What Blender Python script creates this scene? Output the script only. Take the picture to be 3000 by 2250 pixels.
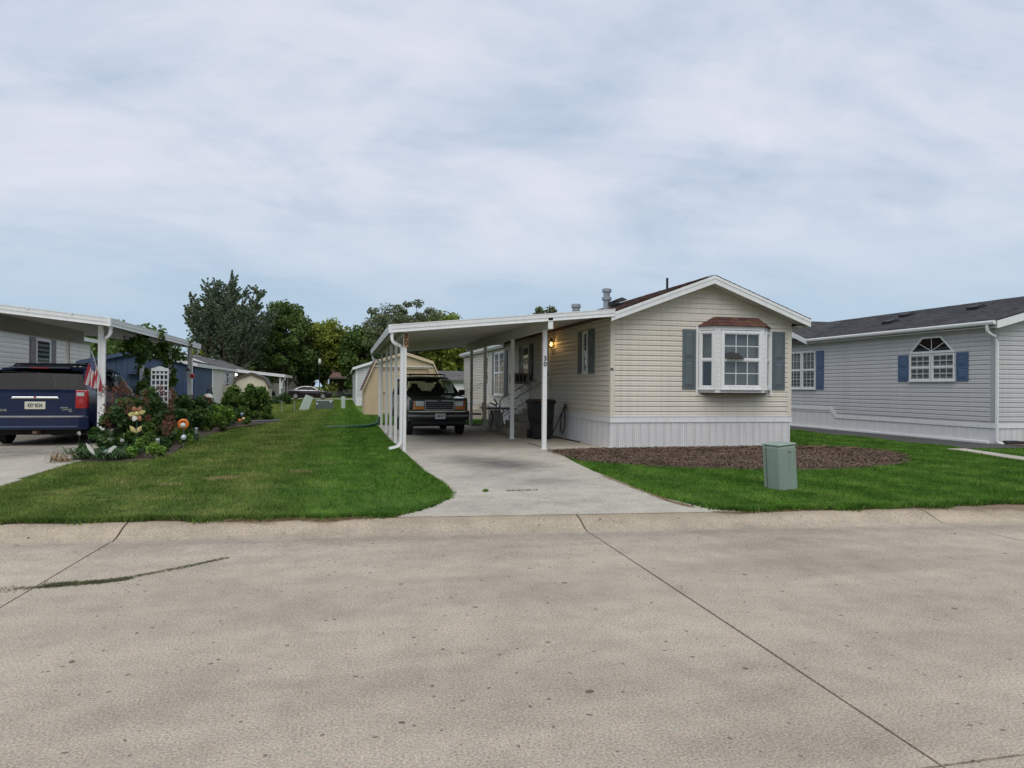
import bpy, bmesh, math, random
import numpy as np
from mathutils import Vector, Matrix
random.seed(7); RNG = np.random.default_rng(11)
R = math.radians
SC = bpy.context.scene
for o in list(bpy.data.objects): bpy.data.objects.remove(o)
COL = SC.collection

# ------------------------------------------------------------ camera
CAMH = 1.6
cd = bpy.data.cameras.new('camera'); cam = bpy.data.objects.new('camera', cd); COL.objects.link(cam)
cd.sensor_width = 36.0; cd.lens = 36.0 * 2080 / 3000; cd.clip_end = 3000; cd.clip_start = 0.1
_yaw, _pit, _rol = R(13.26), R(0.25), R(0.45)
_f = Vector((math.sin(_yaw) * math.cos(_pit), math.cos(_yaw) * math.cos(_pit), math.sin(_pit)))
_r0 = Vector((math.cos(_yaw), -math.sin(_yaw), 0)); _u0 = _r0.cross(_f)
_r = _r0 * math.cos(_rol) + _u0 * math.sin(_rol); _u = _u0 * math.cos(_rol) - _r0 * math.sin(_rol)
M = Matrix((_r, _u, -_f)).transposed().to_4x4(); M.translation = Vector((0, 0, CAMH))
cam.matrix_world = M
SC.camera = cam

# ------------------------------------------------------------ world: overcast daylight
SUN_EL, SUN_AZ = R(52), R(200)      # azimuth measured clockwise from +Y
W = bpy.data.worlds.new('World'); SC.world = W; W.use_nodes = True
nt = W.node_tree; nt.nodes.clear()
def wn(t, **k):
    n = nt.nodes.new(t)
    for a, b in k.items(): setattr(n, a, b)
    return n
def wl(a, b): nt.links.new(a, b)
out = wn('ShaderNodeOutputWorld'); bg = wn('ShaderNodeBackground'); bg.inputs[1].default_value = 0.1
sky = wn('ShaderNodeTexSky', sky_type='NISHITA'); sky.sun_disc = False
sky.sun_elevation = SUN_EL; sky.sun_rotation = SUN_AZ; sky.air_density = 1.3; sky.dust_density = 2.0
tc = wn('ShaderNodeTexCoord'); sep = wn('ShaderNodeSeparateXYZ'); wl(tc.outputs['Generated'], sep.inputs[0])
def wmath(op, a, b=None, c=None):
    n = wn('ShaderNodeMath', operation=op)
    for i, x in enumerate((a, b, c)):
        if x is None: continue
        if isinstance(x, (int, float)): n.inputs[i].default_value = x
        else: wl(x, n.inputs[i])
    return n.outputs[0]
zc = wmath('MAXIMUM', sep.outputs[2], 0.0)
dz = wmath('ADD', zc, 0.30)
cx = wmath('DIVIDE', sep.outputs[0], dz); cy = wmath('DIVIDE', sep.outputs[1], dz)
comb = wn('ShaderNodeCombineXYZ'); wl(cx, comb.inputs[0]); wl(cy, comb.inputs[1])
def wnoise(scale, detail, rough, sx, sy, rot, dist=0.0, off=(0, 0, 0)):
    mp = wn('ShaderNodeMapping'); mp.inputs['Scale'].default_value = (sx, sy, 1); mp.inputs['Rotation'].default_value = (0, 0, rot)
    mp.inputs['Location'].default_value = off
    wl(comb.outputs[0], mp.inputs[0])
    n = wn('ShaderNodeTexNoise'); n.inputs['Scale'].default_value = scale; n.inputs['Detail'].default_value = detail
    n.inputs['Roughness'].default_value = rough; n.inputs['Distortion'].default_value = dist
    wl(mp.outputs[0], n.inputs['Vector']); return n.outputs[0]
def wramp(x, stops):
    n = wn('ShaderNodeValToRGB'); cr = n.color_ramp
    while len(cr.elements) < len(stops): cr.elements.new(0.5)
    for e, (p, c) in zip(cr.elements, stops):
        e.position = p; e.color = c if len(c) == 4 else (*c, 1)
    wl(x, n.inputs[0]); return n.outputs[0]
def wmix(f, a, b, bt='MIX'):
    n = wn('ShaderNodeMix', data_type='RGBA', blend_type=bt)
    for i, x in ((0, f), (6, a), (7, b)):
        if isinstance(x, (int, float)): n.inputs[i].default_value = x
        elif isinstance(x, tuple): n.inputs[i].default_value = (*x, 1)
        else: wl(x, n.inputs[i])
    return n.outputs[2]
big = wnoise(0.62, 5, 0.55, 1.0, 1.25, R(-35), 1.1, (9.1, 11.7, 0))
mid = wnoise(1.5, 8, 0.58, 0.9, 1.35, R(-48), 0.8, (19.9, 5.46, 0))
fine = wnoise(3.8, 6, 0.6, 0.8, 1.6, R(-40), 0.6)
s1 = wmath('MULTIPLY_ADD', mid, 0.5, wmath('MULTIPLY', big, 0.62)); s2 = wmath('MULTIPLY_ADD', fine, 0.24, wmath('SUBTRACT', s1, 0.06))
cloud = wramp(s2, [(0.48, (4.2, 5.05, 6.4)), (0.57, (5.2, 6.0, 7.2)), (0.66, (6.4, 6.85, 7.85)), (0.79, (7.7, 7.65, 8.5))])
lowc = wramp(zc, [(0.0, (4.1, 5.55, 7.1)), (0.14, (4.2, 5.6, 7.05)), (0.32, (6.9, 7.25, 8.0)), (0.7, (7.6, 7.7, 8.4))])
fade = wramp(zc, [(0.08, (0.12, 0.12, 0.12)), (0.27, (1, 1, 1))])
over = wmix(fade, lowc, cloud)
full = wmix(0.92, sky.outputs[0], over)
wl(full, bg.inputs[0]); wl(bg.outputs[0], out.inputs[0])

# ------------------------------------------------------------ sun (veiled by cloud)
sd = bpy.data.lights.new('sun', 'SUN'); sd.energy = 1.45; sd.angle = R(50); sd.color = (1.0, 0.96, 0.9)
sun = bpy.data.objects.new('sun', sd); COL.objects.link(sun)
_d = Vector((math.sin(SUN_AZ) * math.cos(SUN_EL), math.cos(SUN_AZ) * math.cos(SUN_EL), math.sin(SUN_EL)))
sun.rotation_euler = _d.to_track_quat('Z', 'Y').to_euler(); sun.location = _d * 60
vs = SC.view_settings; vs.view_transform = 'Standard'; vs.look = 'None'; vs.exposure = 0.12; vs.gamma = 1.0; vs.use_curve_mapping = False

# ------------------------------------------------------------ materials
MAT = {}; GZ_ = 0.085
def pm(name, col, rough=0.6, var=0.12, scale=3.0, bump=0.0, bscale=40.0, metal=0.0, spec=0.5, col2=None, island=0.0, stretch=(1, 1, 1), coat=0.0, streak=0.0):
    """principled material: base colour + two octaves of noise wear (+ optional bump, per-island variation)"""
    m = bpy.data.materials.new(name); m.use_nodes = True; t = m.node_tree; b = t.nodes['Principled BSDF']
    b.inputs['Roughness'].default_value = rough; b.inputs['Metallic'].default_value = metal
    b.inputs['Specular IOR Level'].default_value = spec; b.inputs['Coat Weight'].default_value = coat
    b.inputs['Coat Roughness'].default_value = 0.06
    c = t.nodes.new('ShaderNodeTexCoord'); mp = t.nodes.new('ShaderNodeMapping'); mp.inputs['Scale'].default_value = stretch
    t.links.new(c.outputs['Object'], mp.inputs[0])
    n = t.nodes.new('ShaderNodeTexNoise'); n.inputs['Scale'].default_value = scale; n.inputs['Detail'].default_value = 6; n.inputs['Roughness'].default_value = 0.62
    t.links.new(mp.outputs[0], n.inputs['Vector'])
    rp = t.nodes.new('ShaderNodeValToRGB'); rp.color_ramp.elements[0].position = 0.3; rp.color_ramp.elements[1].position = 0.72
    c2 = col2 or tuple(min(1, x * (1 + var)) for x in col)
    rp.color_ramp.elements[0].color = (*[x * (1 - var) for x in col], 1); rp.color_ramp.elements[1].color = (*c2, 1)
    t.links.new(n.outputs[0], rp.inputs[0]); src = rp.outputs[0]
    if island:
        g = t.nodes.new('ShaderNodeNewGeometry'); h = t.nodes.new('ShaderNodeHueSaturation')
        mr = t.nodes.new('ShaderNodeMapRange'); mr.inputs[3].default_value = 1 - island; mr.inputs[4].default_value = 1 + island
        t.links.new(g.outputs['Random Per Island'], mr.inputs[0]); t.links.new(mr.outputs[0], h.inputs['Value'])
        mr2 = t.nodes.new('ShaderNodeMapRange'); mr2.inputs[3].default_value = 0.5 - island * 0.05; mr2.inputs[4].default_value = 0.5 + island * 0.05
        mm = t.nodes.new('ShaderNodeMath'); mm.operation = 'FRACT'; m7 = t.nodes.new('ShaderNodeMath'); m7.operation = 'MULTIPLY'; m7.inputs[1].default_value = 7.31
        t.links.new(g.outputs['Random Per Island'], m7.inputs[0]); t.links.new(m7.outputs[0], mm.inputs[0]); t.links.new(mm.outputs[0], mr2.inputs[0]); t.links.new(mr2.outputs[0], h.inputs['Hue'])
        t.links.new(src, h.inputs['Color']); src = h.outputs[0]
    if streak:
        ms = t.nodes.new('ShaderNodeMapping'); ms.inputs['Scale'].default_value = (9, 9, 0.6); t.links.new(c.outputs['Object'], ms.inputs[0])
        ns = t.nodes.new('ShaderNodeTexNoise'); ns.inputs['Scale'].default_value = 1.0; ns.inputs['Detail'].default_value = 5; t.links.new(ms.outputs[0], ns.inputs['Vector'])
        rs = t.nodes.new('ShaderNodeValToRGB'); rs.color_ramp.elements[0].position = 0.45; rs.color_ramp.elements[1].position = 0.75
        rs.color_ramp.elements[0].color = (1, 1, 1, 1); rs.color_ramp.elements[1].color = (1 - streak, 1 - streak * 1.08, 1 - streak * 1.2, 1)
        t.links.new(ns.outputs[0], rs.inputs[0])
        mx = t.nodes.new('ShaderNodeMix'); mx.data_type = 'RGBA'; mx.blend_type = 'MULTIPLY'; mx.inputs[0].default_value = 1
        t.links.new(src, mx.inputs[6]); t.links.new(rs.outputs[0], mx.inputs[7]); src = mx.outputs[2]
    t.links.new(src, b.inputs['Base Color'])
    if bump:
        nb = t.nodes.new('ShaderNodeTexNoise'); nb.inputs['Scale'].default_value = bscale; nb.inputs['Detail'].default_value = 4
        t.links.new(mp.outputs[0], nb.inputs['Vector'])
        bp = t.nodes.new('ShaderNodeBump'); bp.inputs['Strength'].default_value = bump; bp.inputs['Distance'].default_value = 0.02
        t.links.new(nb.outputs[0], bp.inputs['Height']); t.links.new(bp.outputs[0], b.inputs['Normal'])
    MAT[name] = m; return m

def leafmat(name, col, col2, island=0.35, scale=0.8, trans=0.25):
    m = pm(name, col, 0.55, 0.25, scale, col2=col2, island=island, spec=0.25)
    t = m.node_tree; b = t.nodes['Principled BSDF']; o = t.nodes['Material Output']
    src = b.inputs['Base Color'].links[0].from_socket
    tr = t.nodes.new('ShaderNodeBsdfTranslucent'); t.links.new(src, tr.inputs[0])
    mx = t.nodes.new('ShaderNodeMixShader'); mx.inputs[0].default_value = trans
    t.links.new(b.outputs[0], mx.inputs[1]); t.links.new(tr.outputs[0], mx.inputs[2]); t.links.new(mx.outputs[0], o.inputs[0])
    return m

def glassmat(name, tint=(0.55, 0.6, 0.6), refl=0.055, rough=0.02, graze=0.8):
    m = bpy.data.materials.new(name); m.use_nodes = True; t = m.node_tree; t.nodes.clear()
    o = t.nodes.new('ShaderNodeOutputMaterial'); tr = t.nodes.new('ShaderNodeBsdfTransparent'); tr.inputs[0].default_value = (*tint, 1)
    g = t.nodes.new('ShaderNodeBsdfGlossy'); g.inputs['Roughness'].default_value = rough; g.inputs[0].default_value = (0.95, 0.97, 1, 1)
    lw_ = t.nodes.new('ShaderNodeLayerWeight'); lw_.inputs[0].default_value = 0.5
    pw_ = t.nodes.new('ShaderNodeMath'); pw_.operation = 'POWER'; pw_.inputs[1].default_value = 4.0; t.links.new(lw_.outputs['Facing'], pw_.inputs[0])
    fr = t.nodes.new('ShaderNodeMath'); fr.operation = 'MULTIPLY_ADD'; fr.inputs[1].default_value = graze; fr.inputs[2].default_value = refl; t.links.new(pw_.outputs[0], fr.inputs[0])
    c = t.nodes.new('ShaderNodeTexCoord'); n = t.nodes.new('ShaderNodeTexNoise'); n.inputs['Scale'].default_value = 1.7; n.inputs['Detail'].default_value = 1
    t.links.new(c.outputs['Object'], n.inputs['Vector'])
    bp = t.nodes.new('ShaderNodeBump'); bp.inputs['Strength'].default_value = 0.04; bp.inputs['Distance'].default_value = 0.05
    t.links.new(n.outputs[0], bp.inputs['Height']); t.links.new(bp.outputs[0], g.inputs['Normal'])
    mx = t.nodes.new('ShaderNodeMixShader'); t.links.new(fr.outputs[0], mx.inputs[0]); t.links.new(tr.outputs[0], mx.inputs[1]); t.links.new(g.outputs[0], mx.inputs[2])
    t.links.new(mx.outputs[0], o.inputs[0]); MAT[name] = m; return m

def concrete(name, col, pits=1.0, stain=0.18, pink=0.04, spots=(), kerb=False):
    m = bpy.data.materials.new(name); m.use_nodes = True; t = m.node_tree; b = t.nodes['Principled BSDF']; L = t.links.new
    b.inputs['Roughness'].default_value = 0.88; b.inputs['Specular IOR Level'].default_value = 0.25
    g = t.nodes.new('ShaderNodeNewGeometry'); pos = g.outputs['Position']
    def noise(s, d, r=0.6, vec=None):
        n = t.nodes.new('ShaderNodeTexNoise'); n.inputs['Scale'].default_value = s; n.inputs['Detail'].default_value = d; n.inputs['Roughness'].default_value = r
        L(vec or pos, n.inputs['Vector']); return n
    def ramp(x, st):
        n = t.nodes.new('ShaderNodeValToRGB'); cr = n.color_ramp
        while len(cr.elements) < len(st): cr.elements.new(0.5)
        for e, (p, c) in zip(cr.elements, st): e.position = p; e.color = (*c, 1)
        L(x, n.inputs[0]); return n.outputs[0]
    def mul(a, c, f=1.0):
        n = t.nodes.new('ShaderNodeMix'); n.data_type = 'RGBA'; n.blend_type = 'MULTIPLY'; n.inputs[0].default_value = f
        L(a, n.inputs[6]); L(c, n.inputs[7]); return n.outputs[2]
    base = ramp(noise(0.55, 5, 0.6).outputs[0], [(0.3, tuple(x * (1 - stain) for x in col)), (0.5, col), (0.72, tuple(min(1, x * (1 + stain * 0.55)) for x in col))])
    speck = ramp(noise(75, 2, 0.7).outputs['Fac'], [(0.3, (0.58, 0.57, 0.55)), (0.5, (1, 1, 1)), (0.7, (1.4, 1.38, 1.34))])
    x = mul(base, speck)
    hue = ramp(noise(22, 3).outputs[0], [(0.35, (1 - pink, 1, 1 + pink * 0.3)), (0.65, (1 + pink, 1, 1 - pink))]); x = mul(x, hue)
    mott = ramp(noise(3.2, 6, 0.7).outputs[0], [(0.32, (0.84, 0.84, 0.84)), (0.6, (1.03, 1.03, 1.03))]); x = mul(x, mott)
    v = t.nodes.new('ShaderNodeTexVoronoi'); v.inputs['Scale'].default_value = 6.5; v.inputs['Randomness'].default_value = 1.0; 
    nv = noise(9, 2); vm = t.nodes.new('ShaderNodeMix'); vm.data_type = 'VECTOR'; vm.inputs[0].default_value = 0.06; L(pos, vm.inputs[4]); L(nv.outputs['Color'], vm.inputs[5]); L(vm.outputs[1], v.inputs['Vector'])
    sepc = t.nodes.new('ShaderNodeSeparateColor'); L(v.outputs['Color'], sepc.inputs[0])
    lim = t.nodes.new('ShaderNodeMath'); lim.operation = 'MULTIPLY_ADD'; lim.inputs[1].default_value = 0.30 * pits; lim.inputs[2].default_value = -0.17; L(sepc.outputs[0], lim.inputs[0])
    lt = t.nodes.new('ShaderNodeMath'); lt.operation = 'LESS_THAN'; L(v.outputs['Distance'], lt.inputs[0]); L(lim.outputs[0], lt.inputs[1])
    pc = t.nodes.new('ShaderNodeMix'); pc.data_type = 'RGBA'; L(lt.outputs[0], pc.inputs[0]); L(x, pc.inputs[6]); pc.inputs[7].default_value = (col[0] * 0.34, col[1] * 0.33, col[2] * 0.32, 1)
    fin = pc.outputs[2]
    v2 = t.nodes.new('ShaderNodeTexVoronoi'); v2.inputs['Scale'].default_value = 15; L(vm.outputs[1], v2.inputs['Vector']); sc2 = t.nodes.new('ShaderNodeSeparateColor'); L(v2.outputs['Color'], sc2.inputs[0])
    l2 = t.nodes.new('ShaderNodeMath'); l2.operation = 'MULTIPLY_ADD'; l2.inputs[1].default_value = 0.46 * pits; l2.inputs[2].default_value = -0.26; L(sc2.outputs[1], l2.inputs[0])
    lt2 = t.nodes.new('ShaderNodeMath'); lt2.operation = 'LESS_THAN'; L(v2.outputs['Distance'], lt2.inputs[0]); L(l2.outputs[0], lt2.inputs[1])
    p2 = t.nodes.new('ShaderNodeMix'); p2.data_type = 'RGBA'; L(lt2.outputs[0], p2.inputs[0]); L(fin, p2.inputs[6]); p2.inputs[7].default_value = (col[0] * 0.42, col[1] * 0.41, col[2] * 0.4, 1); fin = p2.outputs[2]
    oi = t.nodes.new('ShaderNodeObjectInfo'); fin = mul(fin, ramp(oi.outputs['Random'], [(0.0, (0.93, 0.93, 0.94)), (1.0, (1.05, 1.045, 1.03))]))
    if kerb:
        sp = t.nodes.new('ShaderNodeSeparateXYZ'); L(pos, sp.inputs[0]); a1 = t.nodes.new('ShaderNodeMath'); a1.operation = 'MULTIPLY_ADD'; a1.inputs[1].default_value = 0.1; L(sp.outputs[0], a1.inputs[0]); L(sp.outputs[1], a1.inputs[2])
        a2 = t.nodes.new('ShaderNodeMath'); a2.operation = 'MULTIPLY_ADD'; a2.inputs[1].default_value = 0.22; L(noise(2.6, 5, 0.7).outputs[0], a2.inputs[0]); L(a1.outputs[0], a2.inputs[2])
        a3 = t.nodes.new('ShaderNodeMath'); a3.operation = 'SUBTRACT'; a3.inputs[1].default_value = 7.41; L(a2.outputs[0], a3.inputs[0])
        fin = mul(fin, ramp(a3.outputs[0], [(0.0, (1, 1, 1)), (0.30, (0.80, 0.80, 0.82)), (0.50, (0.95, 0.94, 0.92)), (0.72, (1.04, 1.02, 0.98)), (0.92, (0.88, 0.84, 0.77)), (1.0, (0.50, 0.44, 0.37))]))  # gutter grime and soil stain; kerb face painted lighter where it catches light
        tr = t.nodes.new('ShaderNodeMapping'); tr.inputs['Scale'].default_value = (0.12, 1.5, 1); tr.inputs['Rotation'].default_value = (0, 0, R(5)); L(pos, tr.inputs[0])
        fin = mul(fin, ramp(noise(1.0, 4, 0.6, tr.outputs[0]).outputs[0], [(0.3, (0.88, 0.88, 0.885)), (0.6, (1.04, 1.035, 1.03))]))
    for (sx, sy, rx_, ry_, dk) in spots:
        mp = t.nodes.new('ShaderNodeMapping'); mp.vector_type = 'TEXTURE'; mp.inputs['Location'].default_value = (sx, sy, 0.1); mp.inputs['Scale'].default_value = (rx_, ry_, 1); L(pos, mp.inputs[0])
        gr = t.nodes.new('ShaderNodeTexGradient'); gr.gradient_type = 'SPHERICAL'; L(mp.outputs[0], gr.inputs[0])
        mm = t.nodes.new('ShaderNodeMath'); mm.operation = 'MULTIPLY'; L(gr.outputs['Fac'], mm.inputs[0]); L(noise(4.5, 6, 0.7).outputs[0], mm.inputs[1])
        fin = mul(fin, ramp(mm.outputs[0], [(0.05, (1, 1, 1)), (0.42, (1 - dk, 1 - dk, 1 - dk * .95))]))
    L(fin, b.inputs['Base Color'])
    bp = t.nodes.new('ShaderNodeBump'); bp.inputs['Strength'].default_value = 0.22; bp.inputs['Distance'].default_value = 0.006; L(noise(75, 3, 0.7).outputs[0], bp.inputs['Height']); L(bp.outputs[0], b.inputs['Normal'])
    MAT[name] = m; return m

def lawnmat(name, blades=False):
    """turf: the neighbour's mown olive grass to the west, lush green along the driveway and to the east"""
    m = bpy.data.materials.new(name); m.use_nodes = True; t = m.node_tree; b = t.nodes['Principled BSDF']; L = t.links.new
    b.inputs['Roughness'].default_value = 0.8; b.inputs['Specular IOR Level'].default_value = 0.12
    g = t.nodes.new('ShaderNodeNewGeometry'); sp = t.nodes.new('ShaderNodeSeparateXYZ'); L(g.outputs['Position'], sp.inputs[0])
    def noise(s, d, r=0.6):
        n = t.nodes.new('ShaderNodeTexNoise'); n.inputs['Scale'].default_value = s; n.inputs['Detail'].default_value = d; n.inputs['Roughness'].default_value = r
        L(g.outputs['Position'], n.inputs['Vector']); return n.outputs[0]
    def ramp(x, st):
        n = t.nodes.new('ShaderNodeValToRGB'); cr = n.color_ramp
        while len(cr.elements) < len(st): cr.elements.new(0.5)
        for e, (p, c) in zip(cr.elements, st): e.position = p; e.color = (*c, 1)
        L(x, n.inputs[0]); return n.outputs[0]
    def math_(op, a, b_=None, c=None):
        n = t.nodes.new('ShaderNodeMath'); n.operation = op
        for i, x in enumerate((a, b_, c)):
            if x is None: continue
            if isinstance(x, (int, float)): n.inputs[i].default_value = x
            else: L(x, n.inputs[i])
        return n.outputs[0]
    def mix(f, a, c, bt='MIX'):
        n = t.nodes.new('ShaderNodeMix'); n.data_type = 'RGBA'; n.blend_type = bt
        for i, x in ((0, f), (6, a), (7, c)):
            if isinstance(x, (int, float)): n.inputs[i].default_value = x
            elif isinstance(x, tuple): n.inputs[i].default_value = (*x, 1)
            else: L(x, n.inputs[i])
        return n.outputs[2]
    olive = ramp(noise(1.1, 5), [(0.3, (0.088, 0.155, 0.028)), (0.5, (0.145, 0.210, 0.046)), (0.7, (0.245, 0.265, 0.085))])
    lush = ramp(noise(1.4, 5), [(0.3, (0.060, 0.145, 0.018)), (0.5, (0.095, 0.205, 0.028)), (0.7, (0.160, 0.265, 0.052))])
    xe = math_('MULTIPLY_ADD', noise(0.9, 5, 0.7), 1.6, math_('ADD', sp.outputs[0], 0.75))
    f = ramp(math_('MULTIPLY', xe, 0.5), [(0.0, (0, 0, 0)), (0.75, (1, 1, 1))])
    c = mix(f, olive, lush)
    stripes = math_('SINE', math_('MULTIPLY', math_('ADD', sp.outputs[0], noise(0.4, 2)), 5.4))
    c = mix(1.0, c, ramp(math_('MULTIPLY_ADD', stripes, 0.5, 0.5), [(0.2, (0.86, 0.9, 0.86)), (0.8, (1.1, 1.08, 1.1))]), 'MULTIPLY')
    clump = ramp(noise(5.5, 4, 0.65), [(0.3, (0.62, 0.66, 0.62)), (0.5, (1, 1, 1)), (0.72, (1.35, 1.28, 1.2))]); c = mix(1.0, c, clump, 'MULTIPLY')
    dry = ramp(noise(1.1, 6, 0.75), [(0.62, (0, 0, 0)), (0.72, (1, 1, 1))]); c = mix(math_('MULTIPLY', dry, 0.6), c, (0.30, 0.24, 0.11))
    for (px_, py_, r_) in ((-2.55, 11.6, .22), (-.75, 12.9, .26), (-1.9, 12.3, .35)):
        mp = t.nodes.new('ShaderNodeMapping'); mp.vector_type = 'TEXTURE'; mp.inputs['Location'].default_value = (px_, py_, GZ_); mp.inputs['Scale'].default_value = (r_ * 1.4, r_, 1); L(g.outputs['Position'], mp.inputs[0])
        gr = t.nodes.new('ShaderNodeTexGradient'); gr.gradient_type = 'SPHERICAL'; L(mp.outputs[0], gr.inputs[0])
        c = mix(ramp(math_('MULTIPLY', gr.outputs['Fac'], math_('ADD', noise(9, 4), 0.3)), [(0.2, (0, 0, 0)), (0.5, (0.8, 0.8, 0.8))]), c, (0.36, 0.28, 0.15))
    far = ramp(math_('MULTIPLY', sp.outputs[1], 0.01), [(0.3, (1, 1, 1)), (0.6, (1.15, 1.05, 0.9))]); c = mix(1.0, c, far, 'MULTIPLY')
    if blades:
        h = t.nodes.new('ShaderNodeHueSaturation'); mr = t.nodes.new('ShaderNodeMapRange'); mr.inputs[3].default_value = 0.6; mr.inputs[4].default_value = 1.55
        L(g.outputs['Random Per Island'], mr.inputs[0]); L(mr.outputs[0], h.inputs['Value']); L(c, h.inputs['Color']); c = h.outputs[0]
        st = math_('GREATER_THAN', math_('FRACT', math_('MULTIPLY', g.outputs['Random Per Island'], 13.7)), 0.975); c = mix(st, c, (0.34, 0.29, 0.15))
        L(c, b.inputs['Base Color'])
        tr = t.nodes.new('ShaderNodeBsdfTranslucent'); L(c, tr.inputs[0]); mx = t.nodes.new('ShaderNodeMixShader'); mx.inputs[0].default_value = 0.3
        L(b.outputs[0], mx.inputs[1]); L(tr.outputs[0], mx.inputs[2]); L(mx.outputs[0], t.nodes['Material Output'].inputs[0])
    else:
        sp2 = ramp(noise(38, 3, 0.7), [(0.3, (0.45, 0.5, 0.45)), (0.65, (1.15, 1.15, 1.1))]); c = mix(1.0, c, sp2, 'MULTIPLY')
        L(c, b.inputs['Base Color'])
        bp = t.nodes.new('ShaderNodeBump'); bp.inputs['Strength'].default_value = 1.0; bp.inputs['Distance'].default_value = 0.05; L(noise(30, 4, 0.7), bp.inputs['Height']); L(bp.outputs[0], b.inputs['Normal'])
    MAT[name] = m; return m

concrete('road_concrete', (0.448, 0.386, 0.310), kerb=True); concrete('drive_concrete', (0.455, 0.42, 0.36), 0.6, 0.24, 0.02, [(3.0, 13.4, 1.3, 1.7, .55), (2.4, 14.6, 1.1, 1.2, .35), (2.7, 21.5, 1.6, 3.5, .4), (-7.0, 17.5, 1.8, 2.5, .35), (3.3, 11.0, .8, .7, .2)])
concrete('old_concrete', (0.38, 0.345, 0.29), 0.5, 0.25); concrete('asphalt', (0.09, 0.088, 0.085), 0.3, 0.2, 0.0)
concrete('pale_concrete', (0.52, 0.47, 0.40), 0.4, 0.15)
lawnmat('lawn'); lawnmat('blade', True)
pm('soil', (0.075, 0.050, 0.035), 0.95, 0.4, 6, 0.8, 30)
pm('mulch', (0.115, 0.074, 0.052), 0.9, 0.35, 2.2, 1.0, 45, col2=(0.20, 0.135, 0.092))
pm('mulch_chip', (0.140, 0.085, 0.058), 0.85, 0.35, 1.5, island=0.6, col2=(0.21, 0.14, 0.095))
pm('bark', (0.10, 0.075, 0.055), 0.9, 0.35, 8, 0.8, 30)
pm('dead_wood', (0.13, 0.075, 0.045), 0.85, 0.4, 9, 0.6, 40)
pm('tan_siding', (0.70, 0.645, 0.555), 0.5, 0.05, 1.6, 0.03, 25, spec=0.35, streak=0.10)
pm('tan_corner', (0.67, 0.62, 0.52), 0.5, 0.05, 2, spec=0.3)
pm('white_vinyl', (0.78, 0.78, 0.77), 0.45, 0.04, 2.5, spec=0.4, streak=0.10)
pm('skirt_vinyl', (0.74, 0.73, 0.73), 0.5, 0.06, 2.0, spec=0.35, streak=0.2)
pm('white_metal', (0.80, 0.80, 0.79), 0.35, 0.04, 3, spec=0.5, streak=0.08)
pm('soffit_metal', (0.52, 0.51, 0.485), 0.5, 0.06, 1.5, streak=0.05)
pm('brown_shingle', (0.115, 0.060, 0.042), 0.9, 0.35, 5, 0.7, 60, col2=(0.20, 0.115, 0.085), island=0.25)
pm('bay_shingle', (0.10, 0.042, 0.028), 0.85, 0.3, 5, 0.6, 60, island=0.3)
pm('grey_shingle', (0.062, 0.060, 0.064), 0.9, 0.3, 4, 0.6, 60, island=0.3)
pm('old_shingle', (0.125, 0.12, 0.115), 0.9, 0.3, 4, 0.5, 50, island=0.2)
pm('slate_shutter', (0.115, 0.142, 0.152), 0.5, 0.06, 2.5, spec=0.35)
pm('dark_shutter', (0.045, 0.045, 0.052), 0.5, 0.1, 2.5, spec=0.35)
pm('blue_shutter', (0.082, 0.128, 0.225), 0.5, 0.06, 2.5, spec=0.35)
pm('mauve_shutter', (0.17, 0.15, 0.165), 0.5, 0.06, 2.5)
pm('grey_siding', (0.56, 0.55, 0.55), 0.5, 0.05, 1.4, 0.03, 25, spec=0.35, streak=0.06)
pm('grey_corner', (0.40, 0.41, 0.41), 0.5, 0.05, 2)
pm('white_siding', (0.70, 0.68, 0.64), 0.5, 0.05, 1.5, spec=0.3, streak=0.08)
pm('blue_board', (0.058, 0.100, 0.178), 0.75, 0.14, 2.2, 0.15, 30, streak=0.25)
pm('tan_board', (0.56, 0.44, 0.28), 0.7, 0.07, 2.0, 0.1, 30, streak=0.10)
pm('tan_trim', (0.60, 0.49, 0.32), 0.6, 0.05, 2.0)
pm('cream_board', (0.66, 0.60, 0.46), 0.7, 0.07, 2.0, streak=0.08)
pm('fence_wood', (0.56, 0.50, 0.39), 0.8, 0.15, 3.0, island=0.2)
pm('galvanised', (0.33, 0.35, 0.38), 0.45, 0.18, 6, metal=0.55)
pm('rusty', (0.28, 0.17, 0.12), 0.8, 0.4, 14)
pm('black_metal', (0.015, 0.015, 0.016), 0.45, 0.3, 6, spec=0.5)
pm('black_plastic', (0.010, 0.010, 0.012), 0.5, 0.25, 5, spec=0.4)
pm('black_paint', (0.006, 0.006, 0.008), 0.18, 0.1, 2, coat=0.6)
pm('green_black', (0.006, 0.012, 0.011), 0.2, 0.2, 1.5, coat=0.7)
pm('van_blue', (0.004, 0.012, 0.052), 0.3, 0.1, 1.5, coat=0.25)
pm('sedan_paint', (0.018, 0.010, 0.014), 0.2, 0.1, 1.5, coat=0.8)
pm('silver_paint', (0.50, 0.48, 0.44), 0.25, 0.05, 1.5, metal=0.4, coat=0.6)
pm('tyre', (0.014, 0.014, 0.014), 0.85, 0.2, 20)
pm('rim', (0.42, 0.42, 0.43), 0.3, 0.08, 6, metal=0.7)
pm('chrome', (0.75, 0.75, 0.76), 0.12, 0.03, 5, metal=1.0)
pm('grey_plastic', (0.11, 0.11, 0.115), 0.5, 0.15, 5)
pm('bumper_grey', (0.20, 0.20, 0.20), 0.5, 0.15, 6)
pm('lens', (0.55, 0.57, 0.58), 0.12, 0.15, 14, spec=0.8, coat=0.6)
pm('amber_lens', (0.55, 0.16, 0.02), 0.15, 0.12, 12, coat=0.6)
pm('red_lens', (0.42, 0.012, 0.018), 0.12, 0.15, 12, coat=0.8)
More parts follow.
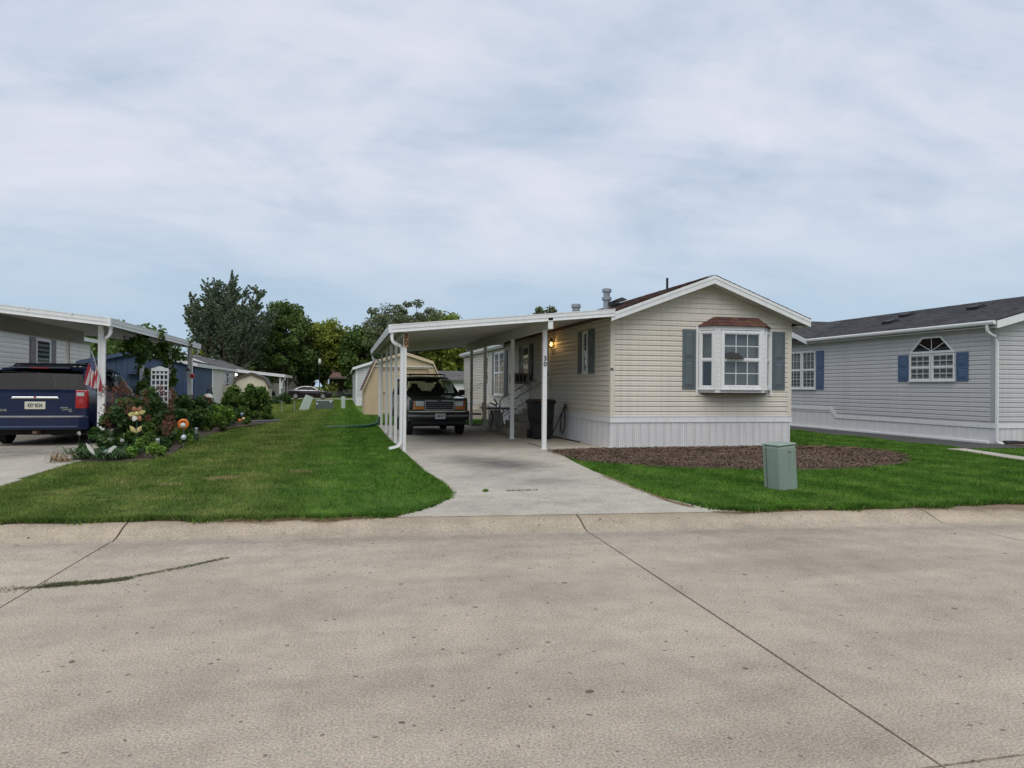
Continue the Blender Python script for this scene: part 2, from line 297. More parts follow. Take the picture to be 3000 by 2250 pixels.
pm('plate_white', (0.66, 0.67, 0.68), 0.4, 0.05, 10); pm('plate_cream', (0.66, 0.65, 0.52), 0.4, 0.07, 10)
pm('ink_blue', (0.03, 0.05, 0.14), 0.5, 0.1, 10); pm('ink_black', (0.012, 0.012, 0.012), 0.5, 0.1, 10); pm('ink_red', (0.45, 0.05, 0.05), 0.5, 0.1, 10)
pm('wood_plaque', (0.52, 0.27, 0.11), 0.6, 0.15, 6, stretch=(6, 6, 1)); pm('numeral_brown', (0.05, 0.018, 0.012), 0.4, 0.1, 10)
pm('pedestal_green', (0.255, 0.325, 0.27), 0.5, 0.06, 3, 0.03, 30, streak=0.12)
pm('transformer_green', (0.085, 0.115, 0.098), 0.5, 0.06, 3)
pm('pale_green', (0.42, 0.50, 0.44), 0.55, 0.06, 3)
pm('green_plastic', (0.02, 0.085, 0.045), 0.4, 0.1, 5); pm('steel_rail', (0.30, 0.30, 0.29), 0.45, 0.15, 6, metal=0.3)
pm('curtain_grey', (0.46, 0.41, 0.38), 0.9, 0.12, 3, stretch=(6, 6, 0.5)); pm('curtain_dark', (0.06, 0.057, 0.055), 0.9, 0.3, 2)
pm('reflection_olive', (0.36, 0.34, 0.24), 0.9, 0.3, 2.5); pm('blind_grey', (0.20, 0.21, 0.20), 0.8, 0.1, 3); pm('room_dark', (0.035, 0.033, 0.032), 0.9, 0.2, 2)
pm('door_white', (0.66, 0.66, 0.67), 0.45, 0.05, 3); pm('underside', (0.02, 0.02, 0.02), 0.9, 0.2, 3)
pm('insulator', (0.16, 0.12, 0.09), 0.8, 0.2, 4); pm('stone_white', (0.66, 0.64, 0.58), 0.7, 0.08, 8)
pm('orange_glaze', (0.75, 0.19, 0.015), 0.3, 0.1, 6, coat=0.5); pm('petal_yellow', (0.52, 0.46, 0.17), 0.4, 0.3, 14); pm('petal_rust', (0.33, 0.15, 0.07), 0.5, 0.3, 14)
pm('glass_ball', (0.50, 0.58, 0.58), 0.1, 0.15, 8, coat=0.8); pm('solar_steel', (0.55, 0.55, 0.53), 0.25, 0.1, 9, metal=0.7)
pm('yellow_dim', (0.62, 0.50, 0.22), 0.6, 0.15, 8); pm('blue_pale', (0.25, 0.33, 0.46), 0.6, 0.2, 8)
glassmat('window_glass', (0.72, 0.76, 0.76)); glassmat('dark_glass', (0.20, 0.22, 0.22)); glassmat('car_glass', (0.42, 0.47, 0.45)); glassmat('tint_glass', (0.05, 0.055, 0.06), 0.014, 0.04, 0.3)
leafmat('leaf_maple', (0.082, 0.146, 0.036), (0.155, 0.228, 0.055)); leafmat('leaf_dark', (0.041, 0.082, 0.030), (0.077, 0.131, 0.041))
leafmat('leaf_silver', (0.120, 0.166, 0.090), (0.225, 0.280, 0.177)); leafmat('leaf_yellow', (0.155, 0.219, 0.032), (0.301, 0.338, 0.055)); leafmat('leaf_locust', (0.128, 0.163, 0.077), (0.228, 0.255, 0.131))
leafmat('leaf_bed', (0.034, 0.084, 0.022), (0.081, 0.149, 0.038), 0.4, 3); leafmat('leaf_lime', (0.135, 0.270, 0.041), (0.243, 0.392, 0.068), 0.3, 3)
leafmat('leaf_strap', (0.047, 0.108, 0.034), (0.101, 0.169, 0.068), 0.35, 3); leafmat('leaf_vine', (0.061, 0.128, 0.024), (0.135, 0.216, 0.041), 0.45, 3)
leafmat('bloom_rust', (0.17, 0.062, 0.040), (0.28, 0.125, 0.085), 0.4, 4); leafmat('bloom_red', (0.25, 0.02, 0.03), (0.36, 0.05, 0.06), 0.3, 4); leafmat('bloom_white', (0.75, 0.73, 0.68), (0.8, 0.78, 0.74), 0.1, 4)
leafmat('straw', (0.32, 0.21, 0.10), (0.42, 0.30, 0.16), 0.3, 4); leafmat('moss', (0.10, 0.115, 0.045), (0.17, 0.18, 0.085), 0.4, 5)
def emat(name, col, e):
    m = bpy.data.materials.new(name); m.use_nodes = True; b = m.node_tree.nodes['Principled BSDF']
    b.inputs['Base Color'].default_value = (*col, 1); b.inputs['Emission Color'].default_value = (*col, 1); b.inputs['Emission Strength'].default_value = e
    MAT[name] = m
emat('bulb_warm', (1.0, 0.55, 0.14), 7.0); emat('bulb_white', (1, 0.98, 0.95), 4.0)
# ------------------------------------------------------------ mesh helpers
class B:
    """collects shapes into one mesh"""
    def __init__(s): s.v = []; s.f = []; s.uv = None
    def add(s, vs, fs):
        k = len(s.v); s.v += [tuple(map(float, p)) for p in vs]; s.f += [tuple(i + k for i in f) for f in fs]; return s
    def box(s, x0, x1, y0, y1, z0, z1):
        return s.add([(x0, y0, z0), (x1, y0, z0), (x1, y1, z0), (x0, y1, z0), (x0, y0, z1), (x1, y0, z1), (x1, y1, z1), (x0, y1, z1)],
                     [(0, 3, 2, 1), (4, 5, 6, 7), (0, 1, 5, 4), (1, 2, 6, 5), (2, 3, 7, 6), (3, 0, 4, 7)])
    def prism(s, poly, vec):
        n = len(poly); vec = Vector(vec); P = [Vector(p) for p in poly]
        nrm = Vector((0, 0, 0))
        for i in range(n): nrm += P[i].cross(P[(i + 1) % n])
        if nrm.dot(vec) > 0: P.reverse()
        vs = [p for p in P] + [p + vec for p in P]
        return s.add(vs, [tuple(range(n)), tuple(reversed(range(n, 2 * n)))] + [(i, i + n, (i + 1) % n + n, (i + 1) % n)[::1] for i in range(n)])
    def fbox(s, fr, a0, a1, b0, b1, c0, c1):
        pts = [fr(a, b, c) for c in (c0, c1) for b in (b0, b1) for a in (a0, a1)]
        return s.add(pts, [(0, 2, 3, 1), (4, 5, 7, 6), (0, 1, 5, 4), (1, 3, 7, 5), (3, 2, 6, 7), (2, 0, 4, 6)])
    def bar(s, p0, p1, w, h=None, up=(0, 0, 1)):
        p0, p1 = Vector(p0), Vector(p1); h = h or w; d = (p1 - p0).normalized(); up = Vector(up)
        if abs(d.dot(up)) > 0.97: up = Vector((1, 0, 0))
        sd = d.cross(up).normalized() * w / 2; uu = sd.cross(d).normalized() * h / 2
        vs = [p + a * sd + b * uu for p in (p0, p1) for a, b in ((-1, -1), (1, -1), (1, 1), (-1, 1))]
        return s.add(vs, [(0, 1, 2, 3), (7, 6, 5, 4), (0, 4, 5, 1), (1, 5, 6, 2), (2, 6, 7, 3), (3, 7, 4, 0)])
    def tube(s, path, r, n=8, flat=1.0):
        path = [Vector(p) for p in path]; m = len(path); rs = r if isinstance(r, (list, tuple)) else [r] * m
        k = len(s.v); ref = None
        for i, p in enumerate(path):
            d = (path[min(i + 1, m - 1)] - path[max(i - 1, 0)]).normalized()
            if ref is None: ref = Vector((0, 0, 1)) if abs(d.z) < 0.9 else Vector((1, 0, 0))
            a = d.cross(ref).normalized(); b = a.cross(d).normalized(); ref = b
            for j in range(n):
                t = 2 * math.pi * (j + 0.5) / n; s.v.append(tuple(p + a * math.cos(t) * rs[i] + b * math.sin(t) * rs[i] * flat))
        for i in range(m - 1):
            for j in range(n):
                q = (j + 1) % n; s.f.append((k + i * n + j, k + i * n + q, k + (i + 1) * n + q, k + (i + 1) * n + j))
        s.f.append(tuple(k + j for j in reversed(range(n)))); s.f.append(tuple(k + (m - 1) * n + j for j in range(n)))
        return s
    def lathe(s, prof, c=(0, 0, 0), n=14, axis='z'):
        k = len(s.v); c = Vector(c)
        for r, h in prof:
            for j in range(n):
                t = 2 * math.pi * j / n; a, b = r * math.cos(t), r * math.sin(t)
                p = {'z': (a, b, h), 'y': (a, h, b), 'x': (h, a, b)}[axis]; s.v.append(tuple(c + Vector(p)))
        for i in range(len(prof) - 1):
            for j in range(n):
                q = (j + 1) % n; f = (k + i * n + j, k + i * n + q, k + (i + 1) * n + q, k + (i + 1) * n + j); s.f.append(f if axis != 'y' else f[::-1])
        s.f.append(tuple(k + j for j in range(n))); s.f.append(tuple(k + (len(prof) - 1) * n + j for j in range(n)))
        return s
    def grid(s, rows, close=False):
        k = len(s.v); n = len(rows[0])
        for r in rows: s.v += [tuple(map(float, p)) for p in r]
        for i in range(len(rows) - 1):
            for j in range(n - (0 if close else 1)):
                q = (j + 1) % n; s.f.append((k + i * n + j, k + i * n + q, k + (i + 1) * n + q, k + (i + 1) * n + j))
        return s

class Frame:
    """a wall face: a along the wall, b outwards, c up"""
    def __init__(s, o, u, n): s.o, s.u, s.n = Vector(o), Vector(u), Vector(n)
    def __call__(s, a, b, c): return s.o + s.u * a + s.n * b + Vector((0, 0, c))
FY = lambda y, z=0: Frame((0, y, z), (1, 0, 0), (0, -1, 0))       # faces the street (-Y); a = x
FXN = lambda x, z=0: Frame((x, 0, z), (0, 1, 0), (-1, 0, 0))       # faces -X; a = y
FXP = lambda x, z=0: Frame((x, 0, z), (0, 1, 0), (1, 0, 0))        # faces +X; a = y

ORG = {}
def tag(o, label=None, cat=None, group=None, kind=None):
    for k, v in (('label', label), ('category', cat), ('group', group), ('kind', kind)):
        if v: o[k] = v
    return o
def thing(name, label, cat, loc=(0, 0, 0), rz=0.0, group=None):
    o = bpy.data.objects.new(name, None); COL.objects.link(o); o.location = loc; o.rotation_euler = (0, 0, rz)
    o.empty_display_size = 0.2; ORG[o] = Vector(loc) if rz == 0 else Vector((0, 0, 0))
    return tag(o, label, cat, group)
def mesh(name, b, mat, smooth=False, org=Vector((0, 0, 0)), fix=True):
    me = bpy.data.meshes.new(name)
    me.from_pydata([(p[0] - org[0], p[1] - org[1], p[2] - org[2]) for p in b.v], [], b.f)
    if fix:
        bm = bmesh.new(); bm.from_mesh(me); bmesh.ops.recalc_face_normals(bm, faces=bm.faces); bm.to_mesh(me); bm.free()
    if smooth:
        for p in me.polygons: p.use_smooth = True
    for mm in (mat if isinstance(mat, (list, tuple)) else [mat]): me.materials.append(MAT[mm])
    return me
def obj(name, b, mat, parent=None, smooth=False, local=False, bevel=0.0, label=None, fix=True):
    """one mesh object; shapes are given in world metres and stored relative to the thing's base"""
    org = Vector((0, 0, 0)) if (local or parent is None) else ORG[parent]
    o = bpy.data.objects.new(name, mesh(name, b, mat, smooth, org, fix)); COL.objects.link(o)
    if parent is not None: o.parent = parent; ORG[o] = org
    if bevel:
        m = o.modifiers.new('bevel', 'BEVEL'); m.width = bevel; m.segments = 2; m.limit_method = 'ANGLE'; m.angle_limit = R(40)
    if label: o['label'] = label
    return o
def solo(name, b, mat, label, cat, loc=None, group=None, smooth=False, bevel=0.0):
    """a thing that is one mesh, its origin at its base"""
    if loc is None:
        xs = list(zip(*b.v)); loc = ((min(xs[0]) + max(xs[0])) / 2, (min(xs[1]) + max(xs[1])) / 2, min(xs[2]))
    o = bpy.data.objects.new(name, mesh(name, b, mat, smooth, Vector(loc))); COL.objects.link(o); o.location = loc
    ORG[o] = Vector(loc)
    if bevel:
        m = o.modifiers.new('bevel', 'BEVEL'); m.width = bevel; m.segments = 2; m.limit_method = 'ANGLE'; m.angle_limit = R(40)
    return tag(o, label, cat, group)
def place(name, me, parent, loc, rot=(0, 0, 0)):
    """one more piece that shares its mesh; loc in world metres"""
    o = bpy.data.objects.new(name, me); COL.objects.link(o); o.parent = parent
    o.location = Vector(loc) - ORG[parent]; o.rotation_euler = rot; ORG[o] = ORG[parent]; return o
def copytree(o, parent=None):
    c = o.copy(); COL.objects.link(c); c.parent = parent
    for ch in o.children: copytree(ch, c)
    return c
def struct(name, b, mat, smooth=False):
    o = obj(name, b, mat, None, smooth); o['kind'] = 'structure'; ORG[o] = Vector((0, 0, 0)); return o
def npmesh(name, V, F, mat, parent=None, local=False):
    """fast mesh from arrays: V (n,3), F (m,k)"""
    me = bpy.data.meshes.new(name); k = F.shape[1]; V = np.asarray(V, np.float32)
    if parent is not None and not local: V = V - np.array(ORG[parent], np.float32)
    me.vertices.add(len(V)); me.vertices.foreach_set('co', V.ravel())
    me.loops.add(F.size); me.loops.foreach_set('vertex_index', F.astype(np.int32).ravel())
    me.polygons.add(len(F)); me.polygons.foreach_set('loop_start', np.arange(0, F.size, k, dtype=np.int32)); me.polygons.foreach_set('loop_total', np.full(len(F), k, np.int32))
    me.update(calc_edges=True); me.materials.append(MAT[mat])
    o = bpy.data.objects.new(name, me); COL.objects.link(o)
    if parent is not None: o.parent = parent; ORG[o] = ORG[parent]
    return o
_tx = {}
def textmesh(s, size, mat, depth=0.003, bold=0.0, spacing=1.0):
    cu = bpy.data.curves.new('lettering', 'FONT'); cu.body = s; cu.size = size; cu.extrude = depth; cu.align_x = 'CENTER'; cu.align_y = 'CENTER'; cu.offset = bold; cu.space_character = spacing; cu.resolution_u = 3
    o = bpy.data.objects.new('tmp', cu); COL.objects.link(o); bpy.context.view_layer.update()
    me = bpy.data.meshes.new_from_object(o.evaluated_get(bpy.context.evaluated_depsgraph_get())); bpy.data.objects.remove(o)
    me.name = 'lettering'; me.materials.clear(); me.materials.append(MAT[mat]); return me
def lettering(name, s, size, mat, parent, loc, rot, local=False, depth=0.003, bold=0.0, sx=1.0):
    o = bpy.data.objects.new(name, textmesh(s, size, mat, depth, bold)); COL.objects.link(o); o.parent = parent
    o.location = Vector(loc) if local else Vector(loc) - ORG[parent]; o.rotation_euler = rot; o.scale = (sx, 1, 1); return o

# ------------------------------------------------------------ ground, road, drives
EDGE = lambda x: 8.3 - 0.1 * x + 0.012 * max(0, x - 4) ** 2 * (1 if x < 12 else 0) if x < 12 else 8.3 - 1.2 + 0.768 - 0.02 * (x - 12)
GZ = 0.085
b = B(); xs = [-400, -120, -60, -30] + list(np.arange(-20, 30.1, 1.0)) + [45, 80, 160, 400]
b.grid([[(x, EDGE(min(max(x, -20), 30)) - 0.03, GZ) for x in xs]] + [[(x, y, GZ) for x in xs] for y in (11, 14, 18, 24, 32, 45, 60, 80, 110, 160, 260, 900)])
struct('ground', b, 'lawn')
b = B().box(-400, 400, -60, -3.4, -0.2, 0.08); struct('verge', b, 'lawn')
b = B().grid([[(-400, -3.5, -0.05), (400, -3.5, -0.05)], [(-400, 12, -0.05), (400, 12, -0.05)]]); struct('road_bed', b, 'soil')
road = bpy.data.objects.new('road', None); COL.objects.link(road); road['kind'] = 'structure'; ORG[road] = Vector((0, 0, 0))
# cast slabs of the street, the rolled kerb cast with them; joints are open gaps
def jx(x0, y): return x0 + 0.035 * (y - 5.5)           # joints are slightly askew
JX = [-31.2, -26.4, -21.6, -16.8, -12.0, -7.2, -2.38, 2.59, 7.05, 11.9, 16.7, 21.5, 26.3, 31.1]
random.seed(3)
for i in range(len(JX) - 1):
    for row in (0, 1):
        g = 0.008; rows = []
        if row == 0: prof = [(-3.4, 0), (2.53 - g, 0)]
        else: prof = [(2.53 + g, 0), (4.2, 0), (5.8, 0)] + [None] * 7
        n = 8
        for p in range(len(prof)):
            rr = []
            for k in range(n + 1):
                t = k / n; x0 = JX[i]; x1 = JX[i + 1]
                if prof[p] is not None: y, z = prof[p]
                else:
                    q = (p - 3) / 6; xm = x0 + (x1 - x0) * t; ed = EDGE(xm)
                    y = ed - 0.62 + 0.62 * q; z = 0.098 * (0 if q < 0.2 else (1 - math.cos(math.pi * min(1, (q - 0.2) / 0.65))) / 2) - 0.012 * math.exp(-((q - 0.15) / 0.15) ** 2)
                a = jx(x0, y) + g; c = jx(x1, y) - g; wob = 0.006 * math.sin(y * 3.1 + i)
                rr.append((a + wob + (c - a) * t, y, z))
            rows.append(rr)
        top = [r for r in rows]; bb = B(); bb.grid(top)
        # skirt so that the joint has depth
        rim = top[0] + [r[-1] for r in top[1:-1]] + top[-1][::-1] + [r[0] for r in top[1:-1]][::-1]
        bb.grid([rim + [rim[0]], [(x, y, -0.09) for x, y, z in rim] + [(rim[0][0], rim[0][1], -0.09)]])
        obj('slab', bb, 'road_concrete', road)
def slab(name, poly, mat, parent, z=0.1, t=0.14):
    b = B().prism([(x, y, z - t) for x, y in poly], (0, 0, t)); return obj(name, b, mat, parent, bevel=0.008)
drv = bpy.data.objects.new('driveway', None); COL.objects.link(drv); drv['kind'] = 'structure'; ORG[drv] = Vector((0, 0, 0))
g = 0.014
slab('slab', [(0.55, EDGE(.55) + g), (1.5, EDGE(1.5) + g), (2.6, EDGE(2.6) + g), (4.1, EDGE(4.1) + g), (4.78, EDGE(4.78) + g), (4.45, 8.1), (4.28, 9.0), (4.31, 10.0 - g), (1.44, 10.0 - g), (1.34, 9.42), (0.98, 8.74)], 'drive_concrete', drv)
slab('slab', [(1.44, 10.0 + g), (4.31, 10.0 + g), (4.38, 12.1 - g), (1.38, 12.1 - g), (1.47, 10.9)], 'drive_concrete', drv)
slab('slab', [(1.38, 12.1 + g), (4.38, 12.1 + g), (4.5, 13.4), (4.75, 15.4), (4.80, 16.3 - g), (1.30, 16.3 - g)], 'drive_concrete', drv)
for y0, y1 in ((16.3, 20.1), (20.1, 23.9), (23.9, 27.6)):
    slab('slab', [(1.22, y0 + g), (4.80, y0 + g), (4.80, y1 - g), (1.22, y1 - g)], 'drive_concrete', drv)
pat = bpy.data.objects.new('patio', None); COL.objects.link(pat); pat['kind'] = 'structure'; ORG[pat] = Vector((0, 0, 0))
for y0, y1 in ((16.2, 20.0), (20.0, 24.0), (24.0, 28.5)):
    slab('slab', [(4.82, y0 + g), (6.48, y0 + g), (6.48, y1 - g), (4.82, y1 - g)], 'pale_concrete' if y0 < 17 else 'old_concrete', pat, 0.106)
ld = bpy.data.objects.new('neighbour_driveway', None); COL.objects.link(ld); ld['kind'] = 'structure'; ORG[ld] = Vector((0, 0, 0))
slab('slab', [(-11.5, EDGE(-8) + .5), (-4.4, EDGE(-4.4) + g), (-4.85, 9.6), (-4.9, 12.6 - g), (-11.5, 12.6 - g)], 'drive_concrete', ld)
for y0, y1 in ((12.6, 17.0), (17.0, 21.4), (21.4, 25.8), (25.8, 29.8)):
    slab('slab', [(-10.7, y0 + g), (-5.0 if y0 < 16 else -5.62, y0 + g), (-5.0 if y0 < 16 else -5.62, y1 - g), (-10.7, y1 - g)], 'drive_concrete', ld)
b = B().prism([(15.7, 15.3, 0.0), (17.95, 15.2, 0.0), (18.0, 34, 0.0), (16.1, 34, 0.0)], (0, 0, 0.1)); struct('asphalt_strip', b, 'asphalt')
b = B().prism([(15.1, 15.28, 0.0), (15.66, 15.22, 0.0), (14.95, 12.6, 0.0), (13.9, 8.0, 0.0), (13.3, 8.0, 0.0), (14.46, 12.55, 0.0)], (0, 0, 0.104)); struct('walkway', b, 'pale_concrete')
b = B().box(-120, 120, 79.0, 85.0, 0.0, 0.096); struct('far_road', b, 'pale_concrete')
# beds
def bed(name, pts, mat, h, z=GZ):
    cx = sum(p[0] for p in pts) / len(pts); cy = sum(p[1] for p in pts) / len(pts); n = len(pts); rows = []
    jit = [random.uniform(.955, 1.035) for _ in pts]; pts = [(cx + (x - cx) * q, cy + (y - cy) * q) for (x, y), q in zip(pts, jit)]
    for s, zz in ((1.0, -0.01), (0.93, 0.35), (0.75, 0.75), (0.5, 0.95), (0.25, 1.0), (0.02, 1.0)):
        rows.append([(cx + (x - cx) * s, cy + (y - cy) * s, z + h * zz + random.uniform(-.2, .2) * h) for x, y in pts] )
    b = B(); b.grid(rows, close=True); return struct(name, b, mat, smooth=True)
def smooth_poly(pts, n=4):
    out = []; m = len(pts)
    for i in range(m):
        p0, p1, p2, p3 = (Vector((*pts[(i + k - 1) % m], 0)) for k in range(4))
        for j in range(n):
            t = j / n; q = 0.5 * ((2 * p1) + (p2 - p0) * t + (2 * p0 - 5 * p1 + 4 * p2 - p3) * t * t + (3 * p1 - p0 - 3 * p2 + p3) * t ** 3); out.append((q.x, q.y))
    return out
MUL = smooth_poly([(4.86, 16.1), (4.75, 14.9), (4.75, 13.9), (5.77, 12.84), (7.3, 11.9), (9.2, 11.7), (10.6, 12.1), (11.7, 12.9), (12.75, 14.3), (12.7, 15.5), (11.7, 16.25), (8.5, 16.45)])
bed('mulch_bed', MUL, 'mulch', 0.05)
GBED = smooth_poly([(-5.05, 15.3), (-4.4, 14.95), (-3.75, 15.3), (-3.6, 16.5), (-3.85, 18.5), (-4.0, 21), (-3.85, 24), (-3.6, 27), (-2.6, 30.4), (-2.5, 31.6), (-4.5, 32.4), (-5.6, 31.5), (-5.5, 25), (-5.5, 19)])
bed('garden_bed', GBED, 'soil', 0.07)
b = B().prism([(18.0, 15.2, 0), (18.0, 16.2, 0), (24, 16.2, 0), (24, 15.0, 0)], (0, 0, 0.12)); struct('corner_bed', b, 'mulch')

def inpoly(px, py, poly):
    c = np.zeros(len(px), bool); n = len(poly)
    for i in range(n):
        x0, y0 = poly[i]; x1, y1 = poly[i - 1]
        k = ((y0 > py) != (y1 > py)) & (px < (x1 - x0) * (py - y0) / (y1 - y0 + 1e-12) + x0); c ^= k
    return c
edgepts = lambda a, c, n=14, off=-0.05: [(x, EDGE(x) + off + (0.045 * math.sin(x * 3.7) * math.sin(x * 1.3 + 1) + 0.03 * math.sin(x * 9.1))) for x in np.linspace(a, c, n * 3)]
LEFTLAWN = edgepts(-7.5, 0.55) + [(0.98, 8.76), (1.33, 9.42), (1.43, 10.0), (1.44, 10.9), (1.36, 12.1), (1.28, 16.3), (1.2, 20), (1.2, 27.7), (5.0, 27.8), (6.3, 29), (6.3, 37), (0.85, 37), (0.75, 79), (-9, 79), (-5.6, 33), (-4.6, 32.5), (-2.6, 31.7), (-2.55, 30.5), (-3.6, 27), (-3.95, 21), (-3.6, 16.4), (-3.75, 15.3), (-4.4, 14.95), (-5.0, 15.25), (-4.93, 12.6), (-4.9, 9.7), (-4.5, 8.9)]
RIGHTLAWN = [(4.30, 9.2), (4.5, 8.1), (4.8, EDGE(4.8) + .0)] + edgepts(4.85, 13.2) + [(14.3, 12.5), (15.0, 15.2), (15.75, 15.4), (16.1, 34), (11.45, 34), (11.45, 16.6), (6.4, 16.5), (4.85, 16.2), (4.76, 15.4), (4.5, 13.4), (4.38, 12.1), (4.32, 10)]
RIGHTLAWN2 = [(14.0, 8.1)] + edgepts(14.1, 22, 6) + [(22, 15.0), (18, 15.1), (15.75, 15.2), (15.0, 12.5)]
def grass(name, poly, n, label, dens=lambda y: np.ones_like(y), hole=None, hh=(0.03, 0.06), ymax=79):
    xs_, ys_ = [p[0] for p in poly], [p[1] for p in poly]; y0 = min(ys_); y1 = min(max(ys_), ymax)
    # sample so that density falls with distance
    N = n * 6; u = RNG.random(N); yy = y0 * (y1 / y0) ** u; xx = RNG.uniform(min(xs_), max(xs_), N)
    k = inpoly(xx, yy, poly)
    if hole is not None: k &= ~inpoly(xx + RNG.normal(0, .13, N), yy + RNG.normal(0, .16, N), hole)
    xx, yy = xx[k][:n], yy[k][:n]; m = len(xx)
    s = np.clip(yy / 12.0, 0.8, 4.0)
    h = RNG.uniform(hh[0], hh[1], m) * (0.85 + 0.35 * np.sin(xx * 2.3 + np.sin(yy * 1.7)) * np.sin(yy * 1.9)) * np.clip(s, .8, 1.6); w = RNG.uniform(0.004, 0.0085, m) * s
    a = RNG.uniform(0, 2 * np.pi, m); la = RNG.uniform(0, 2 * np.pi, m); ln = RNG.uniform(0.2, 0.9, m) * h
    dx, dy = np.cos(a) * w, np.sin(a) * w; z0 = np.full(m, GZ - 0.002)
    V = np.stack([np.stack([xx - dx, yy - dy, z0], 1), np.stack([xx + dx, yy + dy, z0], 1), np.stack([xx + np.cos(la) * ln, yy + np.sin(la) * ln, z0 + h], 1)], 1).reshape(-1, 3)
    F = np.arange(m * 3).reshape(-1, 3)
    o = npmesh(name, V, F, 'blade'); return tag(o, label, 'grass', kind='stuff')
grass('grass', LEFTLAWN, 330000, 'mown lawn grass between the two driveways, olive beside the garden bed')
grass('grass', RIGHTLAWN, 260000, 'green lawn grass around the mulch bed before the tan home', hole=MUL)
grass('grass', RIGHTLAWN2, 40000, 'small lawn grass patch beyond the narrow walkway by the grey house')
# ragged turf edge hanging over the kerb, straw and mats of clippings
def fringe(name, pts, n, mat, label, cat, r=0.06, h=(0.02, 0.06), w=(0.003, 0.007), z=0.1, flat=False):
    P = np.array(pts); seg = RNG.integers(0, len(P) - 1, n); t = RNG.random(n)[:, None]
    c = P[seg] * (1 - t) + P[seg + 1] * t; c = c + RNG.normal(0, r, (n, 2)) * (0.4 + 0.6 * np.abs(np.sin(c[:, :1] * 5.3) * np.sin(c[:, :1] * 2.1 + 1)))
    a = RNG.uniform(0, 2 * np.pi, n); hh = RNG.uniform(h[0], h[1], n); ww = RNG.uniform(w[0], w[1], n); la = RNG.uniform(0, 2 * np.pi, n)
    up = 0.15 if flat else 0.8
    zz = np.full(n, z) if np.isscalar(z) else z(c[:, 0], c[:, 1])
    V = np.stack([np.stack([c[:, 0] - np.cos(a) * ww, c[:, 1] - np.sin(a) * ww, zz], 1), np.stack([c[:, 0] + np.cos(a) * ww, c[:, 1] + np.sin(a) * ww, zz], 1), np.stack([c[:, 0] + np.cos(la) * hh * (1 - up * .6), c[:, 1] + np.sin(la) * hh * (1 - up * .6), zz + hh * up + 0.004], 1)], 1).reshape(-1, 3)
    return tag(npmesh(name, V, np.arange(n * 3).reshape(-1, 3), mat), label, cat, kind='stuff')
def kerbz(x, y):
    ed = np.array([EDGE(q) for q in x]); q = (y - ed + 0.62) / 0.62; q2 = np.clip((q - 0.2) / 0.65, 0, 1); return 0.098 * (1 - np.cos(np.pi * q2)) / 2 + 0.004
fringe('grass_fringe', edgepts(-7, 0.55, 20, 0.03) + [(0.98, 8.78), (1.33, 9.42), (1.43, 10.0)], 26000, 'blade', 'ragged turf edge along the kerb west of the driveway', 'grass', 0.06, (0.03, 0.10), (0.004, 0.010), 0.088)
fringe('grass_fringe', [(4.5, 12), (4.33, 10), (4.3, 9.2), (4.5, 8.15), (4.75, EDGE(4.75) + .06)] + edgepts(4.8, 14, 20, 0.03), 30000, 'blade', 'ragged turf edge along the kerb under the green pedestal', 'grass', 0.065, (0.03, 0.11), (0.004, 0.010), 0.088)
fringe('grass_fringe', [(1.44, 10.0), (1.44, 10.9), (1.36, 12.1), (1.27, 16.3), (1.2, 20), (1.2, 27.6)], 9000, 'blade', 'ragged turf edge along the west side of the driveway', 'grass', 0.03, (0.03, 0.07), (0.004, 0.008), 0.095)
fringe('straw', edgepts(-1.3, 0.3, 6, -0.08), 2200, 'straw', 'dry straw clippings on the kerb west of the driveway apron', 'straw', 0.06, (0.03, 0.10), (0.002, 0.004), kerbz, True)
fringe('straw', edgepts(4.4, 5.5, 5, -0.03) , 1400, 'straw', 'dry straw clippings at the kerb corner east of the driveway', 'straw', 0.05, (0.03, 0.08), (0.002, 0.004), kerbz, True)
fringe('straw', [(4.3, 8.2), (4.22, 8.7), (4.24, 9.3), (4.27, 10.4), (4.3, 11.5)], 2600, 'straw', 'dry pine coloured litter along the east driveway edge', 'straw', 0.05, (0.02, 0.06), (0.002, 0.004), 0.101, True)
fringe('straw', [(1.5, 11.4), (1.5, 10.4), (1.4, 9.6)], 500, 'straw', 'thin dry litter along the west driveway edge', 'straw', 0.03, (0.02, 0.05), (0.002, 0.004), 0.101, True)
fringe('moss', [(-2.3, 6.30), (-2.15, 6.33), (-2.0, 6.34), (-1.85, 6.36), (-1.72, 6.42)], 2600, 'moss', 'thick green smear of crushed clippings on the street concrete', 'moss', 0.06, (0.01, 0.035), (0.003, 0.008), 0.002, True)
fringe('moss', [(-1.75, 6.42), (-1.35, 6.72), (-1.05, 7.0)], 800, 'moss', 'thin green tail of clippings curving toward the kerb', 'moss', 0.025, (0.01, 0.03), (0.002, 0.006), 0.002, True)
fringe('moss', [(-3.2, 6.2), (-2.7, 6.22), (-2.3, 6.28)], 700, 'moss', 'faint green clippings trailing across the west street joint', 'moss', 0.06, (0.008, 0.025), (0.002, 0.006), 0.002, True)
fringe('clover', edgepts(-6, 0.55, 10, 0.06) + [(1.05, 8.85), (1.3, 9.45)], 5200, 'leaf_bed', 'dark clover and weeds along the west kerb edge of the lawn', 'weeds', 0.07, (0.015, 0.055), (0.008, 0.018), 0.10)
fringe('clover', [(4.45, 8.5), (4.6, 8.0)] + edgepts(4.85, 14, 12, 0.07), 6500, 'leaf_bed', 'dark clover and weeds along the east kerb edge of the lawn', 'weeds', 0.08, (0.015, 0.06), (0.008, 0.018), 0.10)
fringe('weeds', [(2.3, 10.0), (2.52, 10.0), (2.75, 10.0)], 120, 'blade', 'small weeds growing in the driveway joint', 'weeds', 0.012, (0.015, 0.04), (0.003, 0.006), 0.095)
